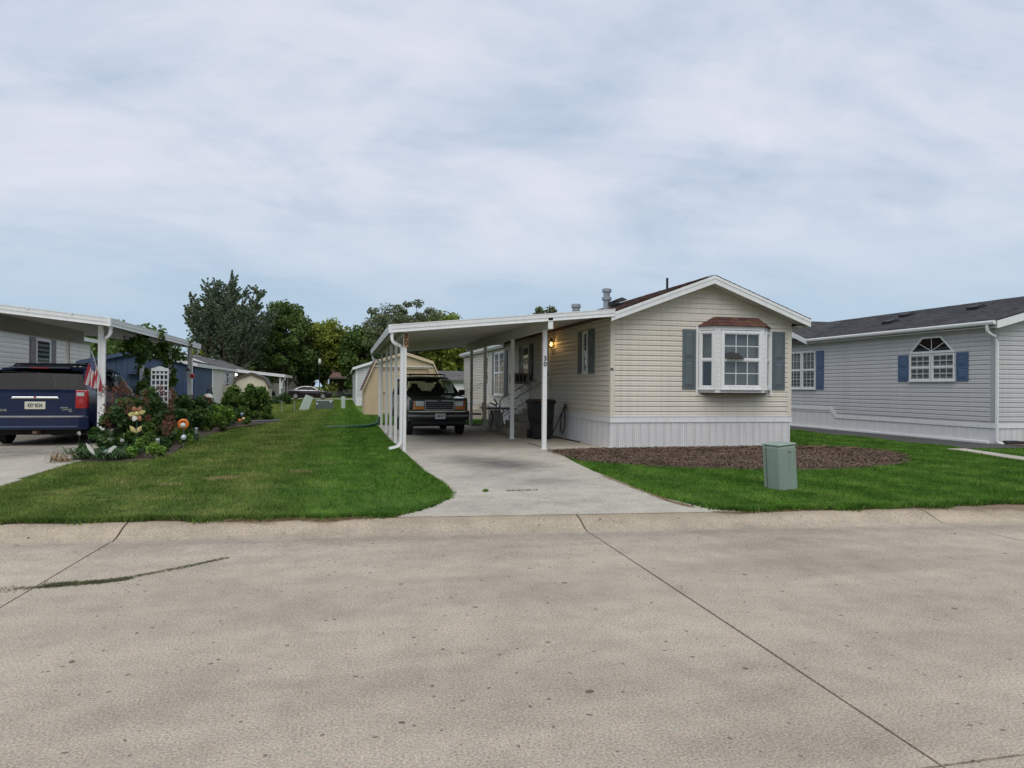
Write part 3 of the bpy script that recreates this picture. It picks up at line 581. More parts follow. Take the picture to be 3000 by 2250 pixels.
fringe('weeds', [(1.95, 9.98), (2.0, 10.0)], 90, 'blade', 'tiny weed tuft at the driveway joint nearest the west lawn', 'weeds', 0.015, (0.02, 0.06), (0.004, 0.008), 0.10)
fringe('weeds', [(4.81, 16.6), (4.81, 18.5)], 500, 'moss', 'moss in the joint between driveway and patio', 'weeds', 0.03, (0.01, 0.04), (0.004, 0.009), 0.104, True)
fringe('soil_crumbs', edgepts(-7, 0.6, 12, -0.02), 5000, 'soil', 'dark soil crumbs along the west turf edge on the kerb', 'soil', 0.055, (0.008, 0.03), (0.004, 0.012), kerbz, True)
fringe('soil_crumbs', edgepts(4.7, 14, 12, -0.02), 5500, 'soil', 'dark soil crumbs along the east turf edge on the kerb', 'soil', 0.06, (0.008, 0.03), (0.004, 0.012), kerbz, True)
# mulch chips
def chips(name, poly, n, mat, label):
    xs_, ys_ = [p[0] for p in poly], [p[1] for p in poly]; xx = RNG.uniform(min(xs_), max(xs_), n * 3); yy = RNG.uniform(min(ys_), max(ys_), n * 3)
    k = inpoly(xx + RNG.normal(0, .11, len(xx)), yy + RNG.normal(0, .14, len(xx)), poly); xx, yy = xx[k][:n], yy[k][:n]; m = len(xx); a = RNG.uniform(0, np.pi, m); L_ = RNG.uniform(0.006, 0.028, m); w = RNG.uniform(0.003, 0.009, m)
    cx, sx = np.cos(a), np.sin(a); z = GZ + 0.048 + RNG.uniform(-0.01, 0.014, m); t1, t2 = RNG.normal(0, 0.006, m), RNG.normal(0, 0.005, m)
    q = lambda i, j, dz: np.stack([xx + cx * L_ * i - sx * w * j, yy + sx * L_ * i + cx * w * j, z + dz], 1)
    V = np.stack([q(-1, -1, -t1), q(1, -1, t1), q(1, 1, t1 + t2), q(-1, 1, t2 - t1)], 1).reshape(-1, 3)
    return tag(npmesh(name, V, np.arange(m * 4).reshape(-1, 4), mat), label, 'mulch', kind='stuff')
chips('mulch_chips', MUL, 60000, 'mulch_chip', 'brown bark mulch chips spread before the tan home')
random.seed(5)
for i, (x, y, l, a, lab) in enumerate([(11.55, 15.6, 0.9, 0.25, 'dark rotten log lying at the house corner in the mulch bed'), (12.1, 15.2, 0.6, -0.3, 'short dark root across the east end of the mulch bed'), (8.2, 15.6, 0.45, 0.1, 'flat brown bark strip in mulch under the tan wall'), (9.6, 15.4, 0.6, 0.2, 'long bark piece in mulch under the bay window'), (10.1, 15.3, 0.35, -0.2, 'small bark piece beside the long one under the bay window'), (9.0, 13.6, 0.3, 0.5, 'little stick of bark in the open middle of the mulch bed')]):
    p = [Vector((x + math.cos(a) * l * (t - 0.5), y + math.sin(a) * l * (t - 0.5), GZ + 0.07 + 0.02 * math.sin(t * 9 + i))) for t in np.linspace(0, 1, 7)]
    b = B().tube(p, [0.01 + 0.04 * math.sin(math.pi * (0.1 + 0.8 * t)) * random.uniform(.7, 1.2) for t in np.linspace(0, 1, 7)], 7, 0.7)
    solo('bark_piece', b, 'dead_wood', lab, 'bark', smooth=True)
# ------------------------------------------------------------ house kit
def clap_mesh(name, length, h, mat, axis='x', sign=-1, t0=0.004, t1=0.031):
    """one lap-siding board: leans out to its lower edge, with a small under-lip; runs along +axis from the origin, faces sign*normal"""
    prof = [(0.0, 0.0), (t1, 0.0), (t1, 0.014), (t1 - .007, 0.026), (t1 - .004, h * .52), (t0, h - 0.003), (0.0, h - 0.003)]
    b = B()
    if axis == 'x': b.prism([(0, sign * d, z) for d, z in prof], (length, 0, 0))
    else: b.prism([(sign * d, 0, z) for d, z in prof], (0, length, 0))
    return mesh(name, b, mat)
def siding(parent, fr, axis, sign, a0, a1, z0, z1, mat, h=0.127):
    n = int(math.ceil((z1 - z0) / h - 0.2)); me = clap_mesh('siding_board', a1 - a0, h, mat, axis, sign)
    for i in range(n): place('siding_board', me, parent, fr(a0, 0.0, z0 + i * h))
def gable_siding(parent, y, x0, x1, z0, slope, xr, mat, h=0.127, sign=-1):
    """boards of a gable triangle, cut to the rake; roof height falls from the ridge at xr"""
    half = (x1 - x0) / 2; i = 0; top = z0 + slope * half
    while z0 + i * h < top - 0.03:
        za, zb = z0 + i * h, min(z0 + (i + 1) * h, top); la = half - (za - z0) / slope; lb = half - (zb - z0) / slope
        b = B(); xm = (x0 + x1) / 2
        b.add([(xm - la, y, za), (xm + la, y, za), (xm + la, y + sign * .022, za), (xm - la, y + sign * .022, za), (xm - lb, y, zb), (xm + lb, y, zb), (xm + lb, y + sign * .006, zb - .003), (xm - lb, y + sign * .006, zb - .003)], [(0, 1, 2, 3), (3, 2, 6, 7), (7, 6, 5, 4), (0, 3, 7, 4), (1, 5, 6, 2), (0, 4, 5, 1)])
        obj('siding_board', b, mat, parent); i += 1
def skirt(parent, fr, a0, a1, z0, z1, mat='skirt_vinyl', pw=0.41):
    """ribbed vinyl skirting panels, each a piece"""
    n = max(1, round((a1 - a0) / pw)); w = (a1 - a0) / n; b = B(); f0 = Frame((0, 0, 0), fr.u, fr.n)
    pr = []; k = 8
    for i in range(k):
        s = w * i / k; e = w * (i + 1) / k; q = (e - s); dep = 0.014 if i != k - 1 else 0.020
        pr += [(s, 0.0 if i else 0.0), (s + q * .12, dep), (e - q * .12, dep)]
    pr.append((w, 0.0))
    b.grid([[f0(a, d, 0) for a, d in pr], [f0(a, d, z1 - z0) for a, d in pr]]); me = mesh('skirt_panel', b, mat, fix=False)
    for i in range(n): place('skirt_panel', me, parent, fr(a0 + i * w, 0.0, z0))
def shutter(parent, fr, a0, a1, c0, c1, mat, b0=0.02):
    b = B().fbox(fr, a0, a1, b0, b0 + 0.03, c0, c1); o = obj('shutter', b, mat, parent, bevel=0.005)
    h = c1 - c0; w = a1 - a0; m = 0.055 * min(1, w / 0.3) ; mid = c0 + h * 0.5
    for lo, hi in ((c0 + 0.08, mid - 0.045), (mid + 0.045, c1 - 0.08)):
        p = B(); x0, x1 = a0 + m, a1 - m; q = 0.022
        r0 = [fr(x0, b0 + .031, lo), fr(x1, b0 + .031, lo), fr(x1, b0 + .031, hi), fr(x0, b0 + .031, hi)]
        # moulded groove: a raised rim, then a raised field
        p.fbox(fr, x0 + q * .6, x1 - q * .6, b0 + .030, b0 + .0315, lo + q * .6, hi - q * .6)
        for aa, ab, ca, cb in ((x0, x1, lo, lo + .008), (x0, x1, hi - .008, hi), (x0, x0 + .008, lo + .008, hi - .008), (x1 - .008, x1, lo + .008, hi - .008)):
            p.fbox(fr, aa, ab, b0 + .030, b0 + .040, ca, cb)
        u = q * 1.3
        i0 = [fr(x0 + u, b0 + .0315, lo + u), fr(x1 - u, b0 + .0315, lo + u), fr(x1 - u, b0 + .0315, hi - u), fr(x0 + u, b0 + .0315, hi - u)]
        i1 = [fr(x0 + 2 * u, b0 + .044, lo + 2 * u), fr(x1 - 2 * u, b0 + .044, lo + 2 * u), fr(x1 - 2 * u, b0 + .044, hi - 2 * u), fr(x0 + 2 * u, b0 + .044, hi - 2 * u)]
        p.grid([i0, i1], close=True); p.add(i1, [(0, 1, 2, 3)]); obj('panel', p, mat, o)
    return o
def window(parent, fr, a0, a1, c0, c1, cols=0, rows=0, fw=0.055, back='curtain_dark', back2=None, glass='window_glass', glass2=None, frame='white_vinyl', mid=0.5, b0=0.02, deep=0.0, mull=0.016):
    """hung window: casing, meeting rail, grids, two panes and what hangs behind them"""
    f = B(); d = b0 + 0.055
    for aa, ab, ca, cb in ((a0, a1, c0, c0 + fw), (a0, a1, c1 - fw, c1), (a0, a0 + fw, c0 + fw, c1 - fw), (a1 - fw, a1, c0 + fw, c1 - fw)): f.fbox(fr, aa, ab, b0 - deep, d, ca, cb)
    cm = c0 + (c1 - c0) * mid; f.fbox(fr, a0 + fw, a1 - fw, b0 + .012, d - .006, cm - .022, cm + .022)
    s = 0.022
    for ca, cb in ((c0 + fw, cm - .022), (cm + .022, c1 - fw)):
        for aa, ab, da, db in ((a0 + fw, a0 + fw + s, ca, cb), (a1 - fw - s, a1 - fw, ca, cb), (a0 + fw + s, a1 - fw - s, ca, ca + s), (a0 + fw + s, a1 - fw - s, cb - s, cb)):
            f.fbox(fr, aa, ab, b0 + .01, d - .016, da, db)
    f.fbox(fr, a0 - .015, a1 + .015, b0, d + .02, c0 - .03, c0)
    o = obj('window', f, frame, parent)
    for j, (ca, cb) in enumerate(((c0 + fw + s, cm - .022 - s), (cm + .022 + s, c1 - fw - s))):
        A0, A1 = a0 + fw + s, a1 - fw - s
        p = B().fbox(fr, A0, A1, b0 + .022, b0 + .026, ca, cb); obj('pane', p, (glass2 or glass) if j == 0 else glass, o)
        k = B().fbox(fr, A0, A1, b0 - deep - .004, b0 - deep + .004, ca, cb); obj('curtain', k, (back2 or back) if j == 0 else back, o)
        if cols and rows:
            m = B()
            for i in range(1, cols): x = A0 + (A1 - A0) * i / cols; m.fbox(fr, x - mull / 2, x + mull / 2, b0 + .027, b0 + .034, ca, cb)
            for i in range(1, rows): z = ca + (cb - ca) * i / rows; m.fbox(fr, A0, A1, b0 + .0275, b0 + .0335, z - mull / 2, z + mull / 2)
            obj('window_grid', m, frame, o)
    return o
def shingles(name, parent, origin, along, up, L_, S, mat, course=0.145, w=0.3, lift=0.012):
    """overlapping courses of tabs laid up a roof plane, joined into one part"""
    o, a, u = Vector(origin), Vector(along).normalized(), Vector(up).normalized(); n = a.cross(u).normalized()
    if n.z < 0: n = -n
    nr = int(math.ceil(S / course)); V = []; F = []
    rnd = random.Random(len(name) + int(L_ * 10))
    for r in range(nr):
        s0, s1 = r * course, min((r + 1) * course + 0.02, S); x = -rnd.random() * w
        while x < L_:
            e = min(x + w * rnd.uniform(.85, 1.15), L_); x0 = max(0, x); t = lift * rnd.uniform(.7, 1.3)
            if e > x0 + .01:
                k = len(V); V += [o + a * (x0 + .002) + u * s0 + n * t, o + a * (e - .002) + u * s0 + n * t, o + a * (e - .002) + u * s1 + n * .003, o + a * (x0 + .002) + u * s1 + n * .003, o + a * (x0 + .002) + u * s0, o + a * (e - .002) + u * s0]
                F += [(k, k + 1, k + 2, k + 3), (k + 4, k + 5, k + 1, k)]
            x = e
    b = B(); b.v = [tuple(p) for p in V]; b.f = F
    p = obj(name, b, mat, parent, fix=False); p['kind'] = 'stuff'; return p
def downspout(parent, pts, mat='white_metal', w=0.07, h=0.055, name='downspout'):
    b = B(); b.tube(pts, w * 0.62, 4, 1.0); return obj(name, b, mat, parent)
def arc(p0, p1, p2, n=5):
    p0, p1, p2 = Vector(p0), Vector(p1), Vector(p2); return [(1 - t) ** 2 * p0 + 2 * t * (1 - t) * p1 + t * t * p2 for t in np.linspace(0, 1, n)]

# ------------------------------------------------------------ the tan home
X0, X1, YF, YB = 6.4, 11.4, 16.5, 38.6
ZS, ZW = 0.88, 3.36            # foot of the siding, top of the walls
home = thing('mobile_home', 'tan lap sided mobile home with white skirting, bay window and brown roof', 'mobile home', (8.9, 16.5, GZ))
b = B().box(X0, X1, YF, YB, ZS - .1, ZW); wall = obj('wall', b, 'tan_siding', home)
fF, fL = FY(YF), FXN(X0)
siding(wall, fF, 'x', -1, X0 + .09, X1 - .09, ZS + .02, ZW, 'tan_siding')
siding(wall, fL, 'y', -1, YF + .09, YB - .09, ZS + .02, ZW - .02, 'tan_siding')
SL = 0.375; RX = 8.98; RZ = 4.44
gable_siding(wall, YF, X0 + .02, X1 - .02, ZW + .03, SL, RX, 'tan_siding')
b = B().prism([(X0, YF + .002, ZW - .01), (X1, YF + .002, ZW - .01), ((X0 + X1) / 2, YF + .002, ZW + .93)], (0, .1, 0)); obj('gable_wall', b, 'tan_siding', home)
for x0, x1, y0, y1 in ((X0 - .026, X0 + .09, YF - .026, YF), (X0 - .026, X0, YF, YF + .09), (X1 - .09, X1 + .026, YF - .026, YF + .06), (X0 - .026, X0, YB - .09, YB + .02)):
    obj('corner_post', B().box(x0, x1, y0, y1, ZS + .01, ZW + (.06 if y0 < YF + 1 else 0)), 'tan_corner', home)
# skirting
skirt(home, FY(YF - .0), X0, X1, GZ - .01, ZS - .1); skirt(home, FXN(X0), YF, YB, GZ - .01, ZS - .1)
b = B().box(X0, X1, YF, YB, GZ - .05, ZS - .1); obj('skirt_backing', b, 'skirt_vinyl', home)
obj('skirt_trim', B().box(X0 - .035, X1 + .035, YF - .035, YF, ZS - .135, ZS + .02).box(X0 - .045, X1 + .045, YF - .045, YF, ZS + .005, ZS + .02), 'white_vinyl', home)
obj('skirt_trim', B().box(X0 - .035, X0, YF, YB + .02, ZS - .135, ZS + .02).box(X0 - .045, X0, YF, YB + .02, ZS + .005, ZS + .02), 'white_vinyl', home)
obj('skirt_channel', B().box(X0 - .03, X1 + .03, YF - .03, YF, GZ - .03, GZ + .035), 'white_vinyl', home)
obj('skirt_channel', B().box(X0 - .03, X0, YF, YB, GZ - .03, GZ + .045), 'white_vinyl', home)
# roof
YR = 16.12; EX0, EX1 = 6.24, 11.72; EZ0 = RZ - SL * (RX - EX0); EZ1 = RZ - SL * (EX1 - RX)
b = B().prism([(EX0, YR, EZ0), (RX, YR, RZ), (EX1, YR, EZ1), (EX1, YR, EZ1 - .10), (RX, YR, RZ - .11), (EX0, YR, EZ0 - .10)], (0, YB + .25 - YR, 0)); roof = obj('roof', b, 'brown_shingle', home)
shingles('shingles', roof, (EX0 - .02, YR - .02, EZ0 + .004), (0, 1, 0), (RX - EX0, 0, RZ - EZ0), YB + .2 - YR, math.hypot(RX - EX0, RZ - EZ0), 'brown_shingle')
shingles('shingles', roof, (EX1 + .02, YR - .02, EZ1 + .004), (0, 1, 0), (RX - EX1, 0, RZ - EZ1), YB + .2 - YR, math.hypot(RX - EX1, RZ - EZ1), 'brown_shingle')
for ex, ez in ((EX0, EZ0), (EX1, EZ1)):
    dz = .20; b = B()
    b.prism([(RX, YR, RZ - .012), (ex, YR, ez - .012), (ex, YR, ez - dz), (RX, YR, RZ - dz - .01)], (0, -.03, 0))
    b.prism([(RX, YR - .03, RZ - .012), (ex, YR - .03, ez - .012), (ex, YR - .03, ez - .085), (RX, YR - .03, RZ - .09)], (0, -.012, 0))
    obj('fascia', b, 'white_metal', home)
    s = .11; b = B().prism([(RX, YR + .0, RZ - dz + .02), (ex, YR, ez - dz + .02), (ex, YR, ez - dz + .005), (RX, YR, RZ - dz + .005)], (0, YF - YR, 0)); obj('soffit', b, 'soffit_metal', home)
obj('fascia', B().box(EX0 - .03, EX0 + .0, 28.0, YB + .2, EZ0 - .2, EZ0 - .005), 'white_metal', home); obj('gutter', B().box(EX0 - .10, EX0 - .03, 28.0, YB + .2, EZ0 - .13, EZ0 - .02), 'white_metal', home)
obj('fascia', B().box(EX1 - .02, EX1 + .012, YR + .002, YB + .2, EZ1 - .2, EZ1 - .01), 'white_metal', home)
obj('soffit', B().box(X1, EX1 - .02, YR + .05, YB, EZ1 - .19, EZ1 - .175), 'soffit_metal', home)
def roofz(x): return RZ - SL * abs(RX - x)
def pipe_vent(x, y, h, r, caps, mat='galvanised', lab=None):
    b = B(); z = roofz(x) - .06; b.lathe([(r, z), (r, z + h)], (x, y, 0), 12); o = obj('roof_vent', b, mat, home, smooth=False)
    for (r0, z0, z1) in caps: obj('vent_cap', B().lathe([(r * 1.02, z + z0 - .02), (r0, z + z0), (r0, z + z1), (r * .9, z + z1 + .03)], (x, y, 0), 12), mat, o)
    return o
pipe_vent(7.6, 20.0, 0.66, .10, [(.145, .36, .44), (.145, .60, .68)]); pipe_vent(7.97, 24.0, 0.50, .135, [(.17, .44, .54)])
obj('plumbing_pipe', B().lathe([(.032, roofz(8.6) - .05), (.032, 4.63)], (8.6, 18.0, 0), 10), 'black_plastic', home)
def boxvent(parent, x, y, zf, sl, sgn, mat='black_plastic'):
    # low slant-back vent sitting on a slope
    b = B(); u = Vector((1, 0, sl * sgn)).normalized(); n = Vector((-u.z, 0, u.x)); o = Vector((x, y, zf)); v = Vector((0, 1, 0))
    P = lambda a, c, d: o + u * a * sgn + v * c + n * d
    b.add([P(-.22, -.2, 0), P(-.22, .2, 0), P(-.20, .2, .11), P(-.20, -.2, .11), P(.24, -.22, 0), P(.24, .22, 0), P(.12, .18, .12), P(.12, -.18, .12)], [(0, 1, 2, 3), (3, 2, 6, 7), (7, 6, 5, 4), (0, 3, 7, 4), (1, 5, 6, 2), (0, 4, 5, 1)])
    return obj('roof_vent', b, mat, parent)
boxvent(home, 7.75, 19.5, roofz(7.75) + .10, SL, 1); obj('vent_curb', B().box(7.6, 7.95, 19.35, 19.65, roofz(7.6) - .05, roofz(7.75) + .09), 'black_plastic', home)
# bay window
bay = obj('bay_window', B().prism([(8.74, YF, 1.50), (9.06, YF - .42, 1.50), (10.36, YF - .42, 1.50), (10.76, YF, 1.50)], (0, 0, .07)), 'white_metal', home)
obj('bay_head', B().prism([(8.74, YF, 3.08), (9.06, YF - .42, 3.08), (10.36, YF - .42, 3.08), (10.76, YF, 3.08)], (0, 0, .10)), 'white_metal', bay)
obj('bay_floor', B().prism([(8.80, YF, 1.46), (9.10, YF - .38, 1.46), (10.32, YF - .38, 1.46), (10.7, YF, 1.46)], (0, 0, .04)), 'bark', home)
dl = (Vector((9.06, YF - .42, 0)) - Vector((8.74, YF, 0))); ll = dl.length; frL = Frame((8.74, YF, 0), dl.normalized(), Vector((dl.y, -dl.x, 0)).normalized())
dr = (Vector((10.76, YF, 0)) - Vector((10.36, YF - .42, 0))); lr = dr.length; frR = Frame((10.36, YF - .42, 0), dr.normalized(), Vector((dr.y, -dr.x, 0)).normalized())
frC = FY(YF - .42)
window(bay, frC, 9.14, 10.28, 1.60, 3.06, 3, 2, .07, 'curtain_grey', 'curtain_grey', b0=.0, deep=.10, mull=.018)
window(bay, frL, .06, ll - .06, 1.60, 3.06, 0, 0, .06, 'reflection_olive', 'room_dark', b0=.0, deep=.06)  # olive upper backing is a painted reflection in the left pane
window(bay, frR, .06, lr - .06, 1.60, 3.06, 0, 0, .06, 'curtain_grey', 'room_dark', b0=.0, deep=.06)
for fr, a0, a1 in ((frC, 9.06, 9.14), (frC, 10.28, 10.36), (frL, 0, .06), (frL, ll - .06, ll), (frR, 0, .06), (frR, lr - .06, lr)):
    o = obj('mullion_post', B().fbox(fr, a0 + .002, a1 - .002, -.08, .012, 1.57, 3.08), 'white_metal', bay)
    b = B()
    for z in np.arange(1.66, 3.05, .12):
        c = fr((a0 + a1) / 2, .012, z); b.fbox(fr, (a0 + a1) / 2 - .008, (a0 + a1) / 2 + .008, .012, .017, z - .008, z + .008)
    obj('rivets', b, 'galvanised', o)['kind'] = 'stuff'
obj('lampshade', B().lathe([(.34, 2.36), (.20, 2.50), (.06, 2.53)], (9.5, YF - .28, 0), 16), 'room_dark', bay)
for x in (8.70, 10.80):
    obj('side_trim', B().box(x - .03, x + .03, YF - .05, YF - .02, 1.42, 3.18), 'white_vinyl', bay)
br = B(); A = [(8.68, YF, 3.175), (9.03, YF - .50, 3.175), (10.40, YF - .50, 3.175), (10.86, YF, 3.175)]; T = [(9.16, YF, 3.43), (9.2, YF - .12, 3.43), (10.38, YF - .12, 3.43), (10.44, YF, 3.43)]
br.grid([A, T]); br.add(T, [(0, 1, 2, 3)]); br.add(A, [(0, 1, 2, 3)]); br = obj('bay_roof', br, 'bay_shingle', home)
for i in range(3):
    o_, e_ = Vector(A[i]), Vector(A[i + 1]); t0_, t1_ = Vector(T[i]), Vector(T[i + 1])
    b = B()
    for r in range(3):
        k = 6 if i == 1 else 2
        for c in range(k):
            P = lambda s, t: (o_.lerp(e_, s)).lerp(t0_.lerp(t1_, s), t)
            nn = (e_ - o_).cross(t0_ - o_).normalized(); nn = nn if nn.z > 0 else -nn; off = .5 * (r % 2) / k
            s0, s1 = max(0, c / k - off) + .003, min(1, (c + 1) / k - (off if c < k - 1 else 0)) - .003; q0, q1 = r / 3, min(1, (r + 1) / 3 + .03); li = random.uniform(.008, .015)
            b.add([P(s0, q0) + nn * li, P(s1, q0) + nn * li, P(s1, q1) + nn * .003, P(s0, q1) + nn * .003, P(s0, q0), P(s1, q0)], [(0, 1, 2, 3), (4, 5, 1, 0)])
    obj('shingles', b, 'bay_shingle', br, fix=False)
shutter(home, fF, 8.30, 8.66, 1.58, 3.10, 'slate_shutter'); shutter(home, fF, 10.84, 11.22, 1.58, 3.10, 'slate_shutter')
# left wall openings
window(home, fL, 18.10, 18.50, 2.0, 3.13, back='curtain_dark', fw=.05); shutter(home, fL, 17.62, 18.08, 1.97, 3.15, 'slate_shutter'); shutter(home, fL, 18.52, 18.96, 1.97, 3.15, 'slate_shutter')
window(home, fL, 24.35, 25.35, 1.86, 3.10, back='curtain_grey', back2='curtain_dark'); shutter(home, fL, 23.85, 24.33, 1.82, 3.12, 'dark_shutter'); shutter(home, fL, 25.37, 25.85, 1.82, 3.12, 'dark_shutter')
window(home, fL, 28.36, 29.34, 1.25, 3.08, 2, 3, back='blind_grey', back2='curtain_dark', mid=.52); window(home, fL, 29.36, 30.32, 1.25, 3.08, 2, 3, back='blind_grey', back2='curtain_dark', mid=.52)
shutter(home, fL, 27.78, 28.30, 1.22, 3.12, 'slate_shutter'); shutter(home, fL, 30.36, 30.84, 1.22, 3.12, 'slate_shutter')
def door(parent, fr, a0, a1, c0, c1, mat='door_white', pane=(.35, .92), glass='dark_glass', split=True):
    b = B()
    for aa, ab, ca, cb in ((a0 - .07, a0, c0, c1 + .07), (a1, a1 + .07, c0, c1 + .07), (a0, a1, c1, c1 + .07)): b.fbox(fr, aa, ab, .0, .06, ca, cb)
    h = c1 - c0; p0, p1 = c0 + h * pane[0], c0 + h * pane[1]; m = .12
    for aa, ab, ca, cb in ((a0, a1, c0, p0), (a0, a1, p1, c1), (a0, a0 + m, p0, p1), (a1 - m, a1, p0, p1)): b.fbox(fr, aa, ab, .0, .04, ca, cb)
    if split: b.fbox(fr, a0 + m, a1 - m, .0, .045, (p0 + p1) / 2 - .03, (p0 + p1) / 2 + .03)
    o = obj('door', b, mat, parent); obj('pane', B().fbox(fr, a0 + m, a1 - m, .024, .028, p0, p1), glass, o); obj('curtain', B().fbox(fr, a0 + m, a1 - m, .012, .016, p0, p1), 'room_dark', o)
    obj('handle', B().fbox(fr, a0 + .03, a0 + .06, .04, .09, c0 + 1.0, c0 + 1.12), 'black_metal', o); return o
door(home, fL, 21.85, 22.72, .95, 3.10); door(home, fL, 31.75, 32.60, .98, 3.12)
# porch lamp, lit
lamp = obj('porch_lamp', B().fbox(fL, 21.28, 21.40, .0, .02, 2.86, 3.12).bar(fL(21.34, .02, 3.06), fL(21.34, .10, 3.06), .02), 'black_metal', home)
b = B(); c = fL(21.34, .12, 0)
for dx, dy in ((-1, -1), (1, -1), (1, 1), (-1, 1)): b.bar((c.x + dx * .055, c.y + dy * .055, 2.86), (c.x + dx * .055, c.y + dy * .055, 3.06), .01)
b.lathe([(.085, 3.06), (.03, 3.13), (.005, 3.16)], (c.x, c.y, 0), 8); b.lathe([(.05, 2.84), (.075, 2.86)], (c.x, c.y, 0), 8); obj('lamp_cage', b, 'black_metal', lamp)
obj('bulb', B().lathe([(.012, 2.89), (.032, 2.93), (.034, 2.97), (.015, 3.01)], (c.x, c.y, 0), 10), 'bulb_warm', lamp, smooth=True)
pl = bpy.data.lights.new('porch_light', 'POINT'); pl.energy = 3; pl.color = (1, .55, .18); pl.shadow_soft_size = .05; po = bpy.data.objects.new('porch_light', pl); COL.objects.link(po); po.location = (c.x - .09, c.y - .02, 2.95)
obj('outlet_box', B().fbox(fL, 20.02, 20.14, .01, .07, .98, 1.12), 'grey_plastic', home)
obj('meter_label', B().box(X0 - .03, X0 + .05, YF - .032, YF - .027, 2.03, 2.09), 'grey_plastic', home)
# ------------------------------------------------------------ its carport
cpt = thing('carport', 'white metal carport attached to the tan home over the black truck', 'carport', (1.35, 16.3, .1))
CX0, CX1, CY0, CY1 = 0.97, 6.33, 16.08, 27.9
ze = lambda x: 2.97 + (x - CX0) * (3.50 - 2.97) / (CX1 - CX0)
n = 14; pw = (CY1 - CY0 - .1) / n
pan = B(); w = pw
me = B().prism([(CX0 + .05, 0, ze(CX0 + .05) - .09), (CX1 - .01, 0, ze(CX1) - .09), (CX1 - .01, 0, ze(CX1) - .03), (CX0 + .05, 0, ze(CX0 + .05) - .03)], (0, pw - .006, 0))
me.prism([(CX0 + .05, 0, ze(CX0 + .05) - .095), (CX1 - .01, 0, ze(CX1) - .095), (CX1 - .01, 0, ze(CX1) - .09), (CX0 + .05, 0, ze(CX0 + .05) - .09)], (0, .03, 0))
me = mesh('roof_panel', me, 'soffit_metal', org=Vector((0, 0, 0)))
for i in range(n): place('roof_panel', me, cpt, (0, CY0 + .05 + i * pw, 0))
def fas(parent, p0, p1, h=.175, mat='white_metal'):
    p0, p1 = Vector(p0), Vector(p1); d = (p1 - p0); o = Vector((d.y, -d.x, 0)).normalized(); b = B(); up = Vector((0, 0, 1))
    for z0, z1, off in ((-h, 0, .0), (-h * .55, -h * .02, .012), (-h, -h * .9, .014), (-.012, .008, .02)):
        b.prism([p0 + up * z0, p1 + up * z0, p1 + up * z1, p0 + up * z1], o * (.03 + off))
    return obj('gutter_fascia', b, mat, parent)
fas(cpt, (CX0, CY0 + .03, ze(CX0)), (CX1, CY0 + .03, ze(CX1))); fas(cpt, (CX0 + .03, CY1, ze(CX0)), (CX0 + .03, CY0, ze(CX0))); fas(cpt, (CX1, CY1 - .03, ze(CX1)), (CX0, CY1 - .03, ze(CX0)))
obj('corner_cap', B().box(CX0 - .025, CX0 + .06, CY0 - .025, CY0 + .05, ze(CX0) - .18, ze(CX0) + .012), 'white_metal', cpt)
def beam(parent, x, y0, y1, zt, h, w=.10, mat='soffit_metal'):
    return obj('beam', B().box(x - w / 2, x + w / 2, y0, y1, zt - h, zt), mat, parent)
beam(cpt, 4.72, CY0 + .05, CY1 - .1, ze(4.72) - .10, .26); obj('beam_end', B().box(4.66, 4.775, CY0 + .0, CY0 + .05, ze(4.72) - .36, ze(4.72) - .05), 'white_metal', cpt)
beam(cpt, 1.33, CY0 + .05, CY1 - .1, ze(1.33) - .10, .10, .08)
def post(parent, x, y, z0, z1, w=.085, mat='white_metal'):
    b = B().box(x - w / 2, x + w / 2, y - w / 2, y + w / 2, z0 + .012, z1)
    for s in (-1, 1): b.box(x - .012, x + .012, y + s * (w / 2) - .004, y + s * (w / 2) + .004, z0 + .03, z1 - .02)
    b.box(x - w / 2 - .03, x + w / 2 + .03, y - w / 2 - .015, y + w / 2 + .015, z0, z0 + .012); return obj('post', b, mat, parent)
for y in (16.32, 19.16, 21.25, 23.5, 26.6): post(cpt, 1.33, y, .1, ze(1.33) - .2, .075)
mp_ = [post(cpt, 4.72, y, .1, ze(4.72) - .36, .10) for y in (16.6, 20.0, 24.1, 26.8)]
pz = Vector((1.33, 16.32, 0))
downspout(cpt, [(1.02, 16.12, ze(CX0) - .16), (1.02, 16.12, 2.72)] + arc((1.02, 16.12, 2.68), (1.03, 16.12, 2.58), (1.12, 16.15, 2.55)) + arc((1.2, 16.2, 2.52), (1.255, 16.25, 2.5), (1.255, 16.27, 2.4)) + [(1.245, 16.27, .42)] + arc((1.245, 16.27, .36), (1.24, 16.26, .24), (1.1, 16.2, .22)) + [(0.98, 16.15, .20)])
downspout(cpt, [(1.02, 27.6, ze(CX0) - .16), (1.02, 27.6, 2.76)] + arc((1.03, 27.6, 2.7), (1.05, 27.5, 2.6), (1.15, 27.2, 2.57)) + arc((1.2, 26.9, 2.55), (1.25, 26.75, 2.5), (1.25, 26.7, 2.4)) + [(1.25, 26.7, .45)] )
gp = thing('drain_pipe', 'dark green drain pipe on the lawn beside the carport posts', 'drain pipe', (0.4, 26, GZ))
obj('pipe', B().tube([(1.25, 26.7, .46), (1.22, 26.65, .3)] + arc((1.15, 26.5, .22), (1.0, 26.3, .17), (.7, 26.1, .15)) + [(-.4, 25.9, .13), (-.75, 25.85, .125)], .055, 8), 'green_plastic', gp, smooth=True)
pq = obj('number_plaque', B().box(1.30, 1.40, 16.255, 16.275, 2.50, 2.81), 'wood_plaque', cpt, bevel=.004)
for s, z in (('3', 2.735), ('0', 2.585)): lettering('numeral', s, .17, 'numeral_brown', pq, (1.35, 16.252, z), (R(90), 0, 0), bold=.006)
